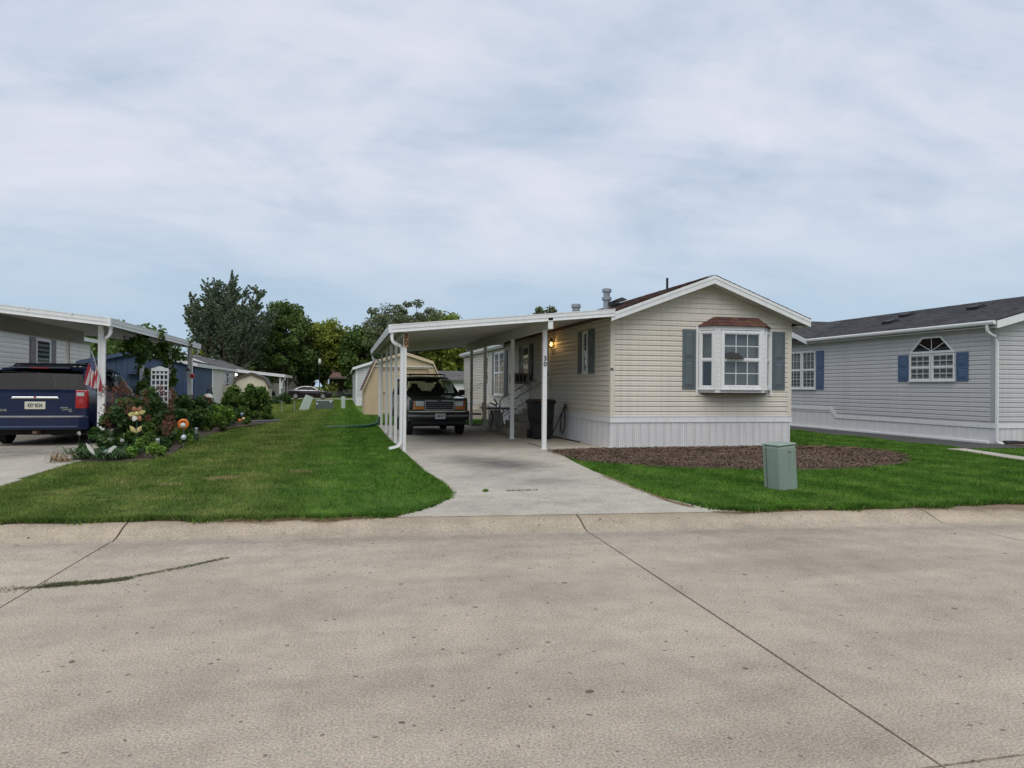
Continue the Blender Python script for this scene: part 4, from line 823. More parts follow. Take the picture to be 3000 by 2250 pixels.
for s, z in (('3', 2.30), ('0', 2.16)): lettering('numeral', s, .155, 'ink_black', mp_[0], (4.72, 16.542, z), (R(90), 0, 0), bold=.004)
# ------------------------------------------------------------ grey house to the east
gx, gy0, gy1 = 17.9, 16.42, 34.0
gh = thing('grey_house', 'grey lap sided house with dark roof, blue shutters and fan window', 'house', (22, 16.4, GZ))
gz0, gzw = .74, 3.40
b = B().box(gx, gx + 8.2, gy0, gy1, gz0 - .25, gzw); gw = obj('wall', b, 'grey_siding', gh)
fG, fS = FXN(gx), FY(gy0)
siding(gw, fG, 'y', -1, gy0 + .10, gy1, gz0, gzw, 'grey_siding', .135); siding(gw, fS, 'x', -1, gx + .10, gx + 8.1, gz0, gzw, 'grey_siding', .135)
gable_siding(gw, gy0, gx + .05, gx + 8.15, gzw, .27, gx + 4.1, 'grey_siding', .135)
for a in ((gx - .03, gx + .10, gy0 - .03, gy0), (gx - .03, gx, gy0, gy0 + .11)): obj('corner_post', B().box(*a, gz0, gzw), 'grey_corner', gh)
# skirting with a step in its trim
skirt(gh, FXN(gx), gy0, 23.02, GZ - .01, .56); skirt(gh, FXN(gx), 23.02, gy1, GZ - .01, .80); skirt(gh, FY(gy0), gx, gx + 8.2, GZ - .01, .56)
obj('skirt_backing', B().box(gx, gx + 8.2, gy0, gy1, GZ - .06, .5), 'skirt_vinyl', gh)
b = B().prism([(gx, gy0 - .035, .54), (gx, gy0 - .035, .67), (gx, 22.98, .67), (gx, 23.30, .95), (gx, gy1, .95), (gx, gy1, .82), (gx, 23.36, .82), (gx, 23.06, .54)], (-.04, 0, 0)); obj('skirt_trim', b, 'white_vinyl', gh)
obj('skirt_trim', B().box(gx - .038, gx + 8.2, gy0 - .04, gy0, .54, .67), 'white_vinyl', gh)
for y0, y1 in ((gy0 + .12, 19.45), (19.5, 22.7), (22.75, 26.0), (26.05, 31)): obj('drain_board', B().box(gx - .09, gx - .02, y0, y1, GZ - .02, GZ + .085), 'white_vinyl', gh, bevel=.02)
# roof
gs = .27; gr = gx + 4.1; ge = gx - .32; gez = gzw + .16; grz = gez + gs * (gr - ge); yr0 = gy0 - .35
b = B().prism([(ge, yr0, gez), (gr, yr0, grz), (2 * gr - ge, yr0, gez), (2 * gr - ge, yr0, gez - .12), (gr, yr0, grz - .12), (ge, yr0, gez - .12)], (0, gy1 + 3 - yr0, 0)); groof = obj('roof', b, 'grey_shingle', gh)
shingles('shingles', groof, (ge - .02, yr0 - .02, gez + .004), (0, 1, 0), (gr - ge, 0, grz - gez), gy1 + 3 - yr0, math.hypot(gr - ge, grz - gez), 'grey_shingle', .145, .33)
# cross gable further back, its gable flush with the long wall
cy0, cy1 = 24.35, 29.6; cyr = (cy0 + cy1) / 2; csl = .37; crz = gez + csl * (cyr - cy0)
xe = ge + (crz - gez) / gs
T = [(ge, cyr, crz), (xe, cyr, crz)]
for sgn, yy in ((-1, cy0), (1, cy1)):
    P0, P1, P2 = Vector((ge, yy, gez)), Vector((ge, cyr, crz)), Vector((xe, cyr, crz)); nn = Vector((0, -csl * -sgn, 1)).normalized() if False else Vector((0, sgn * csl, 1)).normalized()
    b = B().prism([P0, P1, P2], nn * .02); q = obj('cross_gable_roof', b, 'grey_shingle', gh)
    bb = B(); N = 14; crs = 16; rnd = random.Random(4)
    for r in range(crs):
        t0, t1 = r / crs, min(1, (r + 1) / crs + .01); x0 = ge; xa = ge + (xe - ge) * t0; k = max(1, int((xa - x0) / .33) + 1)
        for c in range(k):
            xs0 = x0 + (xe - ge) * t0 * c / k; xs1 = x0 + (xe - ge) * t0 * (c + 1) / k; yA = yy + (cyr - yy) * t0; yB = yy + (cyr - yy) * t1; zA = gez + (crz - gez) * t0; zB = gez + (crz - gez) * t1; l = rnd.uniform(.008, .016)
            bb.add([Vector((xs0 + .003, yA, zA)) + nn * (.02 + l), Vector((xs1 - .003, yA, zA)) + nn * (.02 + l), Vector((xs1 - .003, yB, zB)) + nn * .023, Vector((xs0 + .003, yB, zB)) + nn * .023], [(0, 1, 2, 3)])
    obj('shingles', bb, 'grey_shingle', q, fix=False)['kind'] = 'stuff'
    obj('fascia', B().prism([(ge + .01, yy, gez - .01), (ge + .01, cyr, crz - .01), (ge + .01, cyr, crz - .2), (ge + .01, yy + sgn * -.0, gez - .2)], (-.035, 0, 0)), 'white_metal', gh)
b = B().prism([(gx - .001, cy0, gzw), (gx - .001, cy1, gzw), (gx - .001, cyr, crz - .1)], (.2, 0, 0)); obj('gable_wall', b, 'grey_siding', gh)
half = (cy1 - cy0) / 2
for i in range(8):
    za, zb = gzw + i * .135, gzw + (i + 1) * .135; la = half - max(0, za - gzw) / csl; lb = half - (zb - gzw) / csl
    if lb < .05: break
    obj('siding_board', B().add([(gx, cyr - la, za), (gx, cyr + la, za), (gx - .022, cyr + la, za), (gx - .022, cyr - la, za), (gx, cyr - lb, zb), (gx, cyr + lb, zb), (gx - .006, cyr + lb, zb - .003), (gx - .006, cyr - lb, zb - .003)], [(0, 1, 2, 3), (3, 2, 6, 7), (7, 6, 5, 4), (0, 3, 7, 4), (1, 5, 6, 2), (0, 4, 5, 1)]), 'grey_siding', gw)
# eave gutter, soffit, street gable fascia, downspout
b = B(); pr = [(-.0, 0), (-.09, -.0), (-.11, -.03), (-.10, -.08), (-.06, -.11), (0, -.12)]
b.prism([(ge + d, yr0 + .02, gez + .0 + z) for d, z in pr], (0, cy0 - yr0 - .05, 0)); obj('gutter', b, 'white_metal', gh)
obj('soffit', B().box(ge + .01, gx, yr0 + .03, cy0, gez - .17, gez - .14), 'soffit_metal', gh)
for s in (-1, 1):
    ex = gr + s * (gr - ge); b = B().prism([(gr, yr0, grz - .012), (ex, yr0, gez - .012), (ex, yr0, gez - .22), (gr, yr0, grz - .23)], (0, -.03, 0)); obj('fascia', b, 'white_metal', gh)
    obj('soffit', B().prism([(gr, yr0, grz - .19), (ex, yr0, gez - .18), (ex, yr0, gez - .2), (gr, yr0, grz - .21)], (0, gy0 - yr0, 0)), 'soffit_metal', gh)
downspout(gh, [(ge - .05, yr0 + .25, gez - .1), (ge - .05, yr0 + .25, gez - .22)] + arc((ge - .04, yr0 + .25, gez - .28), (ge, yr0 + .24, gez - .36), (gx - .14, yr0 + .22, gez - .42)) + arc((gx - .06, yr0 + .3, gez - .50), (gx - .0, yr0 + .3, gez - .56), (gx - .0, gy0 - .075, gez - .66)) + [(gx - .0, gy0 - .075, .22)] + arc((gx, gy0 - .075, .18), (gx, gy0 - .08, .10), (gx + .15, gy0 - .2, .11)))
solo('downspout_elbow', B().tube([(gx + .12, gy0 - .18, .15), (gx + .4, gy0 - .25, .14), (gx + .75, gy0 - .3, .14)], [.06, .075, .05], 8), 'black_plastic', 'black drain boot lying under the grey house downspout', 'drain pipe', smooth=True)
for x, y in ((19.3, 21.95), (20.6, 22.6), (20.3, 19.3)): boxvent(gh, x, y, gez + gs * (x - ge) + .01, gs, 1)
# windows of the long wall
window(gh, fG, 24.22, 25.05, 1.62, 3.12, 3, 2, back='curtain_grey', back2='curtain_dark'); window(gh, fG, 25.08, 25.9, 1.62, 3.12, 3, 2, back='curtain_grey', back2='curtain_dark'); shutter(gh, fG, 23.74, 24.18, 1.60, 3.10, 'blue_shutter')
window(gh, fG, 17.72, 18.58, 1.90, 2.74, 3, 2, back='blind_grey', fw=.045); window(gh, fG, 18.62, 19.48, 1.90, 2.74, 3, 2, back='blind_grey', fw=.045)
shutter(gh, fG, 17.26, 17.68, 1.88, 2.74, 'blue_shutter'); shutter(gh, fG, 19.52, 19.98, 1.88, 2.74, 'blue_shutter')
o_ = [(17.72, 2.76), (19.48, 2.76), (18.98, 3.29), (18.22, 3.29)]; i_ = [(17.84, 2.83), (19.36, 2.83), (18.94, 3.23), (18.26, 3.23)]
b = B(); R4 = [[fG(a, .02, c) for a, c in o_], [fG(a, .075, c) for a, c in o_], [fG(a, .075, c) for a, c in i_], [fG(a, .02, c) for a, c in i_]]; b.grid(R4, close=True); fw_ = obj('fan_window', b, 'white_vinyl', gh)
obj('pane', B().prism([fG(a, .04, c) for a, c in i_], fG.n * .004), 'dark_glass', fw_); obj('curtain', B().prism([fG(a, .012, c) for a, c in i_], fG.n * .004), 'room_dark', fw_)
for a, c in ((18.60, 3.23), (18.10, 3.09), (19.10, 3.09)): obj('muntin', B().bar(fG(18.6, .05, 2.83), fG(a, .05, c), .016, .012, up=(1, 0, 0)), 'white_vinyl', fw_)

# ------------------------------------------------------------ house to the west with its carport
lw = thing('mobile_home', 'white sided mobile home with mauve shutters behind the blue minivan', 'mobile home', (-13, 20, GZ))
LX = -12.2
obj('wall', B().box(LX - 4.8, LX, 15.5, 38.65, .6, 3.72), 'white_siding', lw); fW = FXP(LX); wl_ = lw.children[0]
siding(wl_, fW, 'y', 1, 15.6, 38.55, .9, 3.68, 'white_siding', .185)
obj('skirt_backing', B().box(LX - 4.8, LX + .0, 15.5, 38.65, GZ - .05, .6), 'skirt_vinyl', lw); skirt(lw, FXP(LX), 15.5, 38.65, GZ - .01, .8)
obj('corner_post', B().box(LX - .06, LX + .03, 38.57, 38.68, .8, 3.72), 'white_vinyl', lw)
window(lw, fW, 32.35, 33.8, 2.05, 3.42, back='curtain_dark', mid=.25); shutter(lw, fW, 31.78, 32.31, 2.0, 3.46, 'mauve_shutter'); shutter(lw, fW, 33.84, 34.4, 2.0, 3.46, 'mauve_shutter')
b = B().prism([(LX + .3, 15.2, 3.75), (LX - 2.4, 15.2, 4.5), (LX - 5.1, 15.2, 3.75), (LX - 5.1, 15.2, 3.63), (LX - 2.4, 15.2, 4.38), (LX + .3, 15.2, 3.63)], (0, 23.8, 0)); obj('roof', b, 'old_shingle', lw)
obj('fascia', B().box(LX + .30, LX + .33, 15.2, 39.0, 3.6, 3.77), 'white_metal', lw)
lc = thing('carport', 'white metal carport over the blue minivan with vines on its posts', 'carport', (-5.75, 19, .1))
LX0, LX1, LY0, LY1 = -5.40, -9.7, 18.45, 29.35
zl = lambda x: 3.15 + (LX0 - x) * .107
n = 13; pw = (LY1 - LY0 - .1) / n
me = B().prism([(LX0 - .05, 0, zl(LX0) - .09), (LX1, 0, zl(LX1) - .09), (LX1, 0, zl(LX1) - .03), (LX0 - .05, 0, zl(LX0) - .03)], (0, pw - .006, 0)).prism([(LX0 - .05, 0, zl(LX0) - .095), (LX1, 0, zl(LX1) - .095), (LX1, 0, zl(LX1) - .09), (LX0 - .05, 0, zl(LX0) - .09)], (0, .03, 0))
me = mesh('roof_panel', me, 'soffit_metal')
for i in range(n): place('roof_panel', me, lc, (0, LY0 + .05 + i * pw, 0))
fas(lc, (LX1, LY0 + .03, zl(LX1)), (LX0, LY0 + .03, zl(LX0)), .185); fas(lc, (LX0 - .03, LY0, zl(LX0)), (LX0 - .03, LY1, zl(LX0)), .185); fas(lc, (LX0, LY1 - .03, zl(LX0)), (LX1, LY1 - .03, zl(LX1)), .185)
obj('corner_cap', B().box(LX0 - .06, LX0 + .025, LY0 - .025, LY0 + .05, zl(LX0) - .19, zl(LX0) + .012), 'white_metal', lc)
for x in (-6.2, -7.1): obj('fascia_clip', B().box(x - .015, x + .015, LY0 - .04, LY0 - .0, zl(x) - .03, zl(x) + .02), 'white_metal', lc)
beam(lc, -9.2, LY0 + .1, 28.4, zl(-9.2) - .1, .42, .12); beam(lc, -5.75, LY0 + .1, LY1 - .1, zl(-5.75) - .1, .09, .09)
for y in (19.0, 22.6, 26.0, 29.05): post(lc, -5.75, y, .09, zl(-5.75) - .19, .10)
for y in (19.4, 27.0): post(lc, -9.2, y, .09, zl(-9.2) - .5, .12)
for y, yy in ((18.62, 18.93), (29.0, 29.0)):
    downspout(lc, [(LX0 - .03, y, zl(LX0) - .17), (LX0 - .03, y, zl(LX0) - .26)] + arc((LX0 - .03, y, 2.84), (LX0 - .04, y, 2.74), (-5.53, y + .05, 2.71)) + arc((-5.6, yy - .06, 2.68), (-5.655, yy, 2.66), (-5.655, yy, 2.56)) + [(-5.655, yy, .16)])

# ------------------------------------------------------------ sheds
def tboard(parent, fr, a0, a1, c0, topf, mat, pw=.2, name='board'):
    """grooved vertical boards, each a piece, cut at the top to topf(a)"""
    n = max(1, round((a1 - a0) / pw)); w = (a1 - a0) / n
    for i in range(n):
        x0, x1 = a0 + i * w + .006, a0 + (i + 1) * w - .006; b = B()
        P = [fr(x0, 0, c0), fr(x1, 0, c0), fr(x1, 0, topf(x1)), fr(x0, 0, topf(x0))]; b.prism(P, fr.n * .014); obj(name, b, mat, parent)
def gambrel_shed(name, label, x0, x1, y0, y1, ze_, zb, za, fb, bmat, tmat, rmat, door=True, z0=GZ, pw=.3):
    """barn shed: gambrel gable to the street; break at fraction fb of the half width"""
    t = thing(name, label, 'shed', ((x0 + x1) / 2, y0, z0)); xm = (x0 + x1) / 2; h = (x1 - x0) / 2
    pts = [(x0, z0), (x0, ze_), (xm - h * fb, zb), (xm, za), (xm + h * fb, zb), (x1, ze_), (x1, z0)]
    w = obj('wall', B().prism([(x, y0 + .015, z) for x, z in pts], (0, y1 - y0, 0)), bmat, t)
    def top(a):
        d = abs(a - xm)
        return (za - (za - zb) * d / (h * fb) if d < h * fb else zb - (zb - ze_) * (d - h * fb) / (h * (1 - fb))) - .01
    tboard(w, FY(y0 + .015), x0 + .02, x1 - .02, z0 + .03, top, bmat, pw)
    tboard(w, FXN(x0), y0 + .02, y1 - .02, z0 + .03, lambda a: ze_ - .02, bmat, pw); tboard(w, FXP(x1), y0 + .02, y1 - .02, z0 + .03, lambda a: ze_ - .02, bmat, pw)
    op = [(x0 - .12, ze_ - .10), (xm - h * fb - .03, zb + .03), (xm, za + .05), (xm + h * fb + .03, zb + .03), (x1 + .12, ze_ - .10)]
    for i in range(4):
        (ax, az), (bx_, bz) = op[i], op[i + 1]; rf = obj('roof', B().prism([(ax, y0 - .12, az), (bx_, y0 - .12, bz), (bx_, y0 - .12, bz + .05), (ax, y0 - .12, az + .05)], (0, y1 - y0 + .2, 0)), rmat, t)
        lo, hi = ((ax, az), (bx_, bz)) if az < bz else ((bx_, bz), (ax, az))
        shingles('shingles', rf, (lo[0], y0 - .13, lo[1] + .055), (0, 1, 0), (hi[0] - lo[0], 0, hi[1] - lo[1]), y1 - y0 + .2, math.hypot(hi[0] - lo[0], hi[1] - lo[1]), rmat)
        tr = B().prism([(ax, y0 - .12, az + .04), (bx_, y0 - .12, bz + .04), (bx_ , y0 - .12, bz - .12), (ax, y0 - .12, az - .12)], (0, -.025, 0)); obj('rake_trim', tr, tmat, t)
    return t, w
tan, tw = gambrel_shed('barn_shed', 'tan wooden barn shed with double doors and brown gambrel roof behind the truck', 1.0, 5.05, 37.3, 42.0, 1.46, 2.86, 3.30, .72, 'tan_board', 'tan_trim', 'brown_shingle')
fd = FY(37.3 - .012)
for s in (-1, 1):
    xm = 3.02; a0, a1 = (xm - 1.18, xm - .01) if s < 0 else (xm + .01, xm + 1.18); d = obj('door', B().fbox(fd, a0, a1, .0, .02, .2, 2.28), 'tan_board', tan)
    for q in ((a0, a1, .2, .32), (a0, a1, 2.16, 2.28), (a0, a0 + .1, .32, 2.16), (a1 - .1, a1, .32, 2.16), (a0 + .1, a1 - .1, 1.2, 1.3)): obj('trim_board', B().fbox(fd, q[0], q[1], .021, .04, q[2], q[3]), 'tan_trim', d)
    obj('hinge', B().fbox(fd, a0 if s < 0 else a1 - .3, a0 + .3 if s < 0 else a1, .041, .05, 1.22, 1.27), 'black_metal', d)
obj('door_track', B().fbox(fd, xm - 1.5, xm + 1.5, .01, .05, 2.60, 2.64), 'white_metal', tan); obj('door_header', B().tube([fd(xm - 1.2, .05, 2.36), fd(xm - 1.24, .07, 2.43), fd(xm - 1.15, .07, 2.48), fd(xm + 1.15, .07, 2.48), fd(xm + 1.24, .07, 2.43), fd(xm + 1.2, .05, 2.36)], .022, 6), 'black_metal', tan)
crm, cw = gambrel_shed('barn_shed', 'cream barn shed with dark brown gambrel roof behind the picket fence', -8.85, -6.15, 61.5, 64.5, 1.5, 2.15, 2.52, .74, 'cream_board', 'bark', 'old_shingle', pw=.22)
# blue shed
bs = thing('garden_shed', 'dark blue board shed with grey shingle roof behind the neighbour carport', 'shed', (-8, 31, GZ))
bx0, bx1, by0, by1, be, ba = -10.05, -5.95, 31.0, 35.0, 2.42, 2.90; bm_ = (bx0 + bx1) / 2
w = obj('wall', B().prism([(bx0, by0, GZ), (bx1, by0, GZ), (bx1, by0, be), (bm_, by0, ba), (bx0, by0, be)], (0, by1 - by0, 0)), 'blue_board', bs)
tboard(w, FY(by0), bx0 + .02, bx1 - .02, GZ + .02, lambda a: ba - (ba - be) * abs(a - bm_) / (bx1 - bm_) - .02, 'blue_board', .4)
tboard(w, FXP(bx1), by0 + .02, by1 - .02, GZ + .02, lambda a: be - .02, 'blue_board', .4)
for s in (-1, 1):
    ex = bm_ + s * (bx1 - bm_ + .15); ez = be - (ba - be) / (bx1 - bm_) * .15
    rf = obj('roof', B().prism([(bm_, by0 - .15, ba + .02), (ex, by0 - .15, ez + .02), (ex, by0 - .15, ez + .09), (bm_, by0 - .15, ba + .09)], (0, by1 - by0 + .3, 0)), 'old_shingle', bs)
    shingles('shingles', rf, (ex, by0 - .16, ez + .095), (0, 1, 0), (bm_ - ex, 0, ba - ez), by1 - by0 + .3, math.hypot(bm_ - ex, ba - ez), 'old_shingle')
    obj('rake_trim', B().prism([(bm_, by0 - .15, ba + .08), (ex, by0 - .15, ez + .08), (ex, by0 - .15, ez - .06), (bm_, by0 - .15, ba - .06)], (0, -.025, 0)), 'blue_board' if s < 0 else 'white_metal', bs)
obj('eave_fascia', B().box(bx1 + .13, bx1 + .16, by0 - .12, by1 + .15, be - .10, be + .04), 'white_metal', bs)
obj('shelf', B().box(-8.4, -7.0, by0 - .2, by0 - .016, 2.0, 2.04), 'blue_board', bs)
# white storage building seen past the truck
ws = thing('storage_shed', 'low white metal storage shed with grey roof beyond the tan home', 'shed', (7.6, 45, GZ))
w = obj('wall', B().box(5.3, 9.8, 45, 48, GZ, 2.02), 'white_siding', ws); tboard(w, FY(45), 5.32, 9.78, GZ + .02, lambda a: 2.0, 'white_vinyl', .3, 'panel')
rf = obj('roof', B().prism([(5.1, 44.75, 1.98), (5.1, 46.5, 2.62), (5.1, 48.25, 1.98), (5.1, 48.25, 1.92), (5.1, 46.5, 2.54), (5.1, 44.75, 1.92)], (4.9, 0, 0)), 'old_shingle', ws)
shingles('shingles', rf, (5.1, 44.74, 1.99), (1, 0, 0), (0, 1.75, .64), 4.9, 1.86, 'old_shingle')

# ------------------------------------------------------------ homes of the next street
def far_home(label, x0, x1, y0, y1, zw, zr, smat, rmat, side=None, zs=.75, h=.2, front=True):
    t = thing('mobile_home', label, 'mobile home', ((x0 + x1) / 2, y0, GZ)); xm = (x0 + x1) / 2
    w = obj('wall', B().box(x0, x1, y0, y1, zs, zw), smat, t); obj('skirt', B().box(x0 - .02, x1 + .02, y0 - .02, y1, GZ - .02, zs), 'skirt_vinyl', t)
    if front: siding(w, FY(y0), 'x', -1, x0 + .05, x1 - .05, zs + .02, zw, smat, h); gable_siding(w, y0, x0, x1, zw, (zr - zw - .12) / ((x1 - x0) / 2), xm, smat, h)
    if side == 'E': siding(w, FXP(x1), 'y', 1, y0 + .05, y1, zs + .02, zw, smat, h)
    if side == 'W': siding(w, FXN(x0), 'y', -1, y0 + .05, y1, zs + .02, zw, smat, h)
    obj('corner_post', B().box(x0 - .03, x0 + .06, y0 - .03, y0 + .06, zs, zw), 'white_vinyl', t); obj('corner_post', B().box(x1 - .06, x1 + .03, y0 - .03, y0 + .06, zs, zw), 'white_vinyl', t)
    sl = (zr - zw) / (xm - x0); e = .25; ez = zw - e * sl + .1; zr += .1
    rf = obj('roof', B().prism([(x0 - e, y0 - .25, ez), (xm, y0 - .25, zr), (x1 + e, y0 - .25, ez), (x1 + e, y0 - .25, ez - .1), (xm, y0 - .25, zr - .1), (x0 - e, y0 - .25, ez - .1)], (0, y1 - y0 + .5, 0)), rmat, t)
    for s in (-1, 1):
        ex = xm + s * (xm - x0 + e); obj('fascia', B().prism([(xm, y0 - .25, zr - .01), (ex, y0 - .25, ez - .01), (ex, y0 - .25, ez - .2), (xm, y0 - .25, zr - .21)], (0, -.03, 0)), 'white_metal', t)
        obj('fascia', B().box(min(ex, ex + s * .03), max(ex, ex + s * .03), y0 - .24, y1 + .2, ez - .19, ez - .01), 'white_metal', t)
        shingles('shingles', rf, (ex, y0 - .26, ez + .005), (0, 1, 0), (xm - ex, 0, zr - ez), y1 - y0 + .5, math.hypot(xm - ex, zr - ez), rmat, .25, .5)
    return t
h3 = far_home('white sided home with dark shingle roof behind the blue shed', -14.4, -9.5, 56, 77, 2.95, 3.9, 'white_siding', 'old_shingle', 'E')
f3 = FXP(-9.5)
window(h3, f3, 62.2, 63.2, 1.7, 2.8, back='curtain_dark'); door(h3, f3, 68, 68.9, .8, 2.75, 'door_white'); 
obj('porch_lamp', B().lathe([(.05, 2.42), (.09, 2.46), (.09, 2.56), (.04, 2.6)], (-9.42, 67.2, 0), 8), 'bulb_white', h3)
for x, y, r_ in ((-11.2, 60, .14), (-11.3, 67, .1)): obj('roof_vent', B().lathe([(r_, 3.3), (r_, 3.75), (r_ * 1.5, 3.78), (r_ * 1.5, 3.88)], (x, y, 0), 10), 'galvanised', h3)
def simple_carport(label, x0, x1, y0, y1, zlo, zhi, lowside, posts, mat='white_metal'):
    t = thing('carport', label, 'carport', ((x0 + x1) / 2, y0, GZ)); zf = (lambda x: zlo + (zhi - zlo) * ((x - x0) / (x1 - x0) if lowside == 'W' else (x1 - x) / (x1 - x0)))
    obj('roof_panel', B().prism([(x0 + .03, y0 + .03, zf(x0) - .12), (x1 - .03, y0 + .03, zf(x1) - .12), (x1 - .03, y0 + .03, zf(x1) - .03), (x0 + .03, y0 + .03, zf(x0) - .03)], (0, y1 - y0 - .06, 0)), 'soffit_metal', t)
    fas(t, (x0, y0 + .03, zf(x0)), (x1, y0 + .03, zf(x1)), .24); e = x0 if lowside == 'W' else x1
    if lowside == 'W': fas(t, (x0 + .03, y1, zf(x0)), (x0 + .03, y0, zf(x0)), .24)
    else: fas(t, (x1 - .03, y0, zf(x1)), (x1 - .03, y1, zf(x1)), .24)
    for x, y in posts: post(t, x, y, .09, zf(x) - .12, .12)
    s = 1 if lowside == 'W' else -1
    downspout(t, [(e, y0 + .2, zlo - .2), (e + s * .02, y0 + .2, zlo - .4), (e + s * .3, y0 + .3, zlo - .62), (e + s * .32, y0 + .3, .2)], w=.1); return t
simple_carport('white carport roof beside the dark roofed home behind the cream shed', -9.5, -5.15, 66, 75, 2.55, 3.0, 'E', [(-5.6, 66.3), (-5.6, 70.5), (-5.6, 74.6)])
h5 = far_home('light grey lap sided home with white roof trim behind the tan shed', .85, 5.9, 55.4, 77, 3.0, 3.85, 'grey_siding', 'old_shingle', 'W')
window(h5, FXN(.85), 70.5, 71.6, 1.9, 2.9, back='curtain_grey'); obj('roof_vent', B().lathe([(.09, 3.2), (.09, 3.55), (.15, 3.58), (.15, 3.68)], (2.2, 66, 0), 8), 'white_metal', h5)
solo('splash_block', B().prism([(1.25, 55.3, GZ), (1.6, 55.3, GZ), (1.45, 55.3, .55)], (0, -.5, 0)), 'grey_plastic', 'small dark wedge cover at the grey home corner', 'cover')
h4 = far_home('brown roofed home beyond the far street with dark carport', -2.2, 9, 108, 118, 2.7, 3.9, 'insulator', 'brown_shingle', None, front=False)
b = B().prism([(-2.9, 107, 2.75), (9.5, 107, 2.75), (9.5, 110, 3.9), (-2.9, 110, 3.9)], (0, 0, .08)); obj('roof_slope', b, 'brown_shingle', h4)
obj('gable_dormer', B().prism([(.3, 106.9, 2.75), (4.1, 106.9, 2.75), (2.2, 106.9, 3.45)], (0, 2, 0)), 'grey_siding', h4)
simple_carport('dark fronted carport with white edge sheltering the silver car', -2.8, 5.5, 101.5, 107, 2.7, 3.05, 'W', [(-2.3, 101.8), (5.2, 101.8)])
far_home('small white house half hidden by trees beyond the far street', -9.5, -4.4, 100, 108, 2.75, 3.5, 'white_siding', 'old_shingle', None, h=.25)
# picket fence
fc = thing('picket_fence', 'cream wooden picket fence between white home and cream shed', 'fence', (-9.2, 60.5, GZ))
for z in (.5, 1.3): obj('rail', B().box(-10.3, -8.1, 60.55, 60.6, z - .05, z + .05), 'fence_wood', fc)
pk = B().prism([(0, 0, .1), (.16, 0, .1), (.16, 0, 1.48), (.13, 0, 1.56), (.08, 0, 1.60), (.03, 0, 1.56), (0, 0, 1.48)], (0, .025, 0)); pk = mesh('picket', pk, 'fence_wood')
for i in range(12): place('picket', pk, fc, (-10.3 + i * .182, 60.52, random.uniform(-.02, .02)))
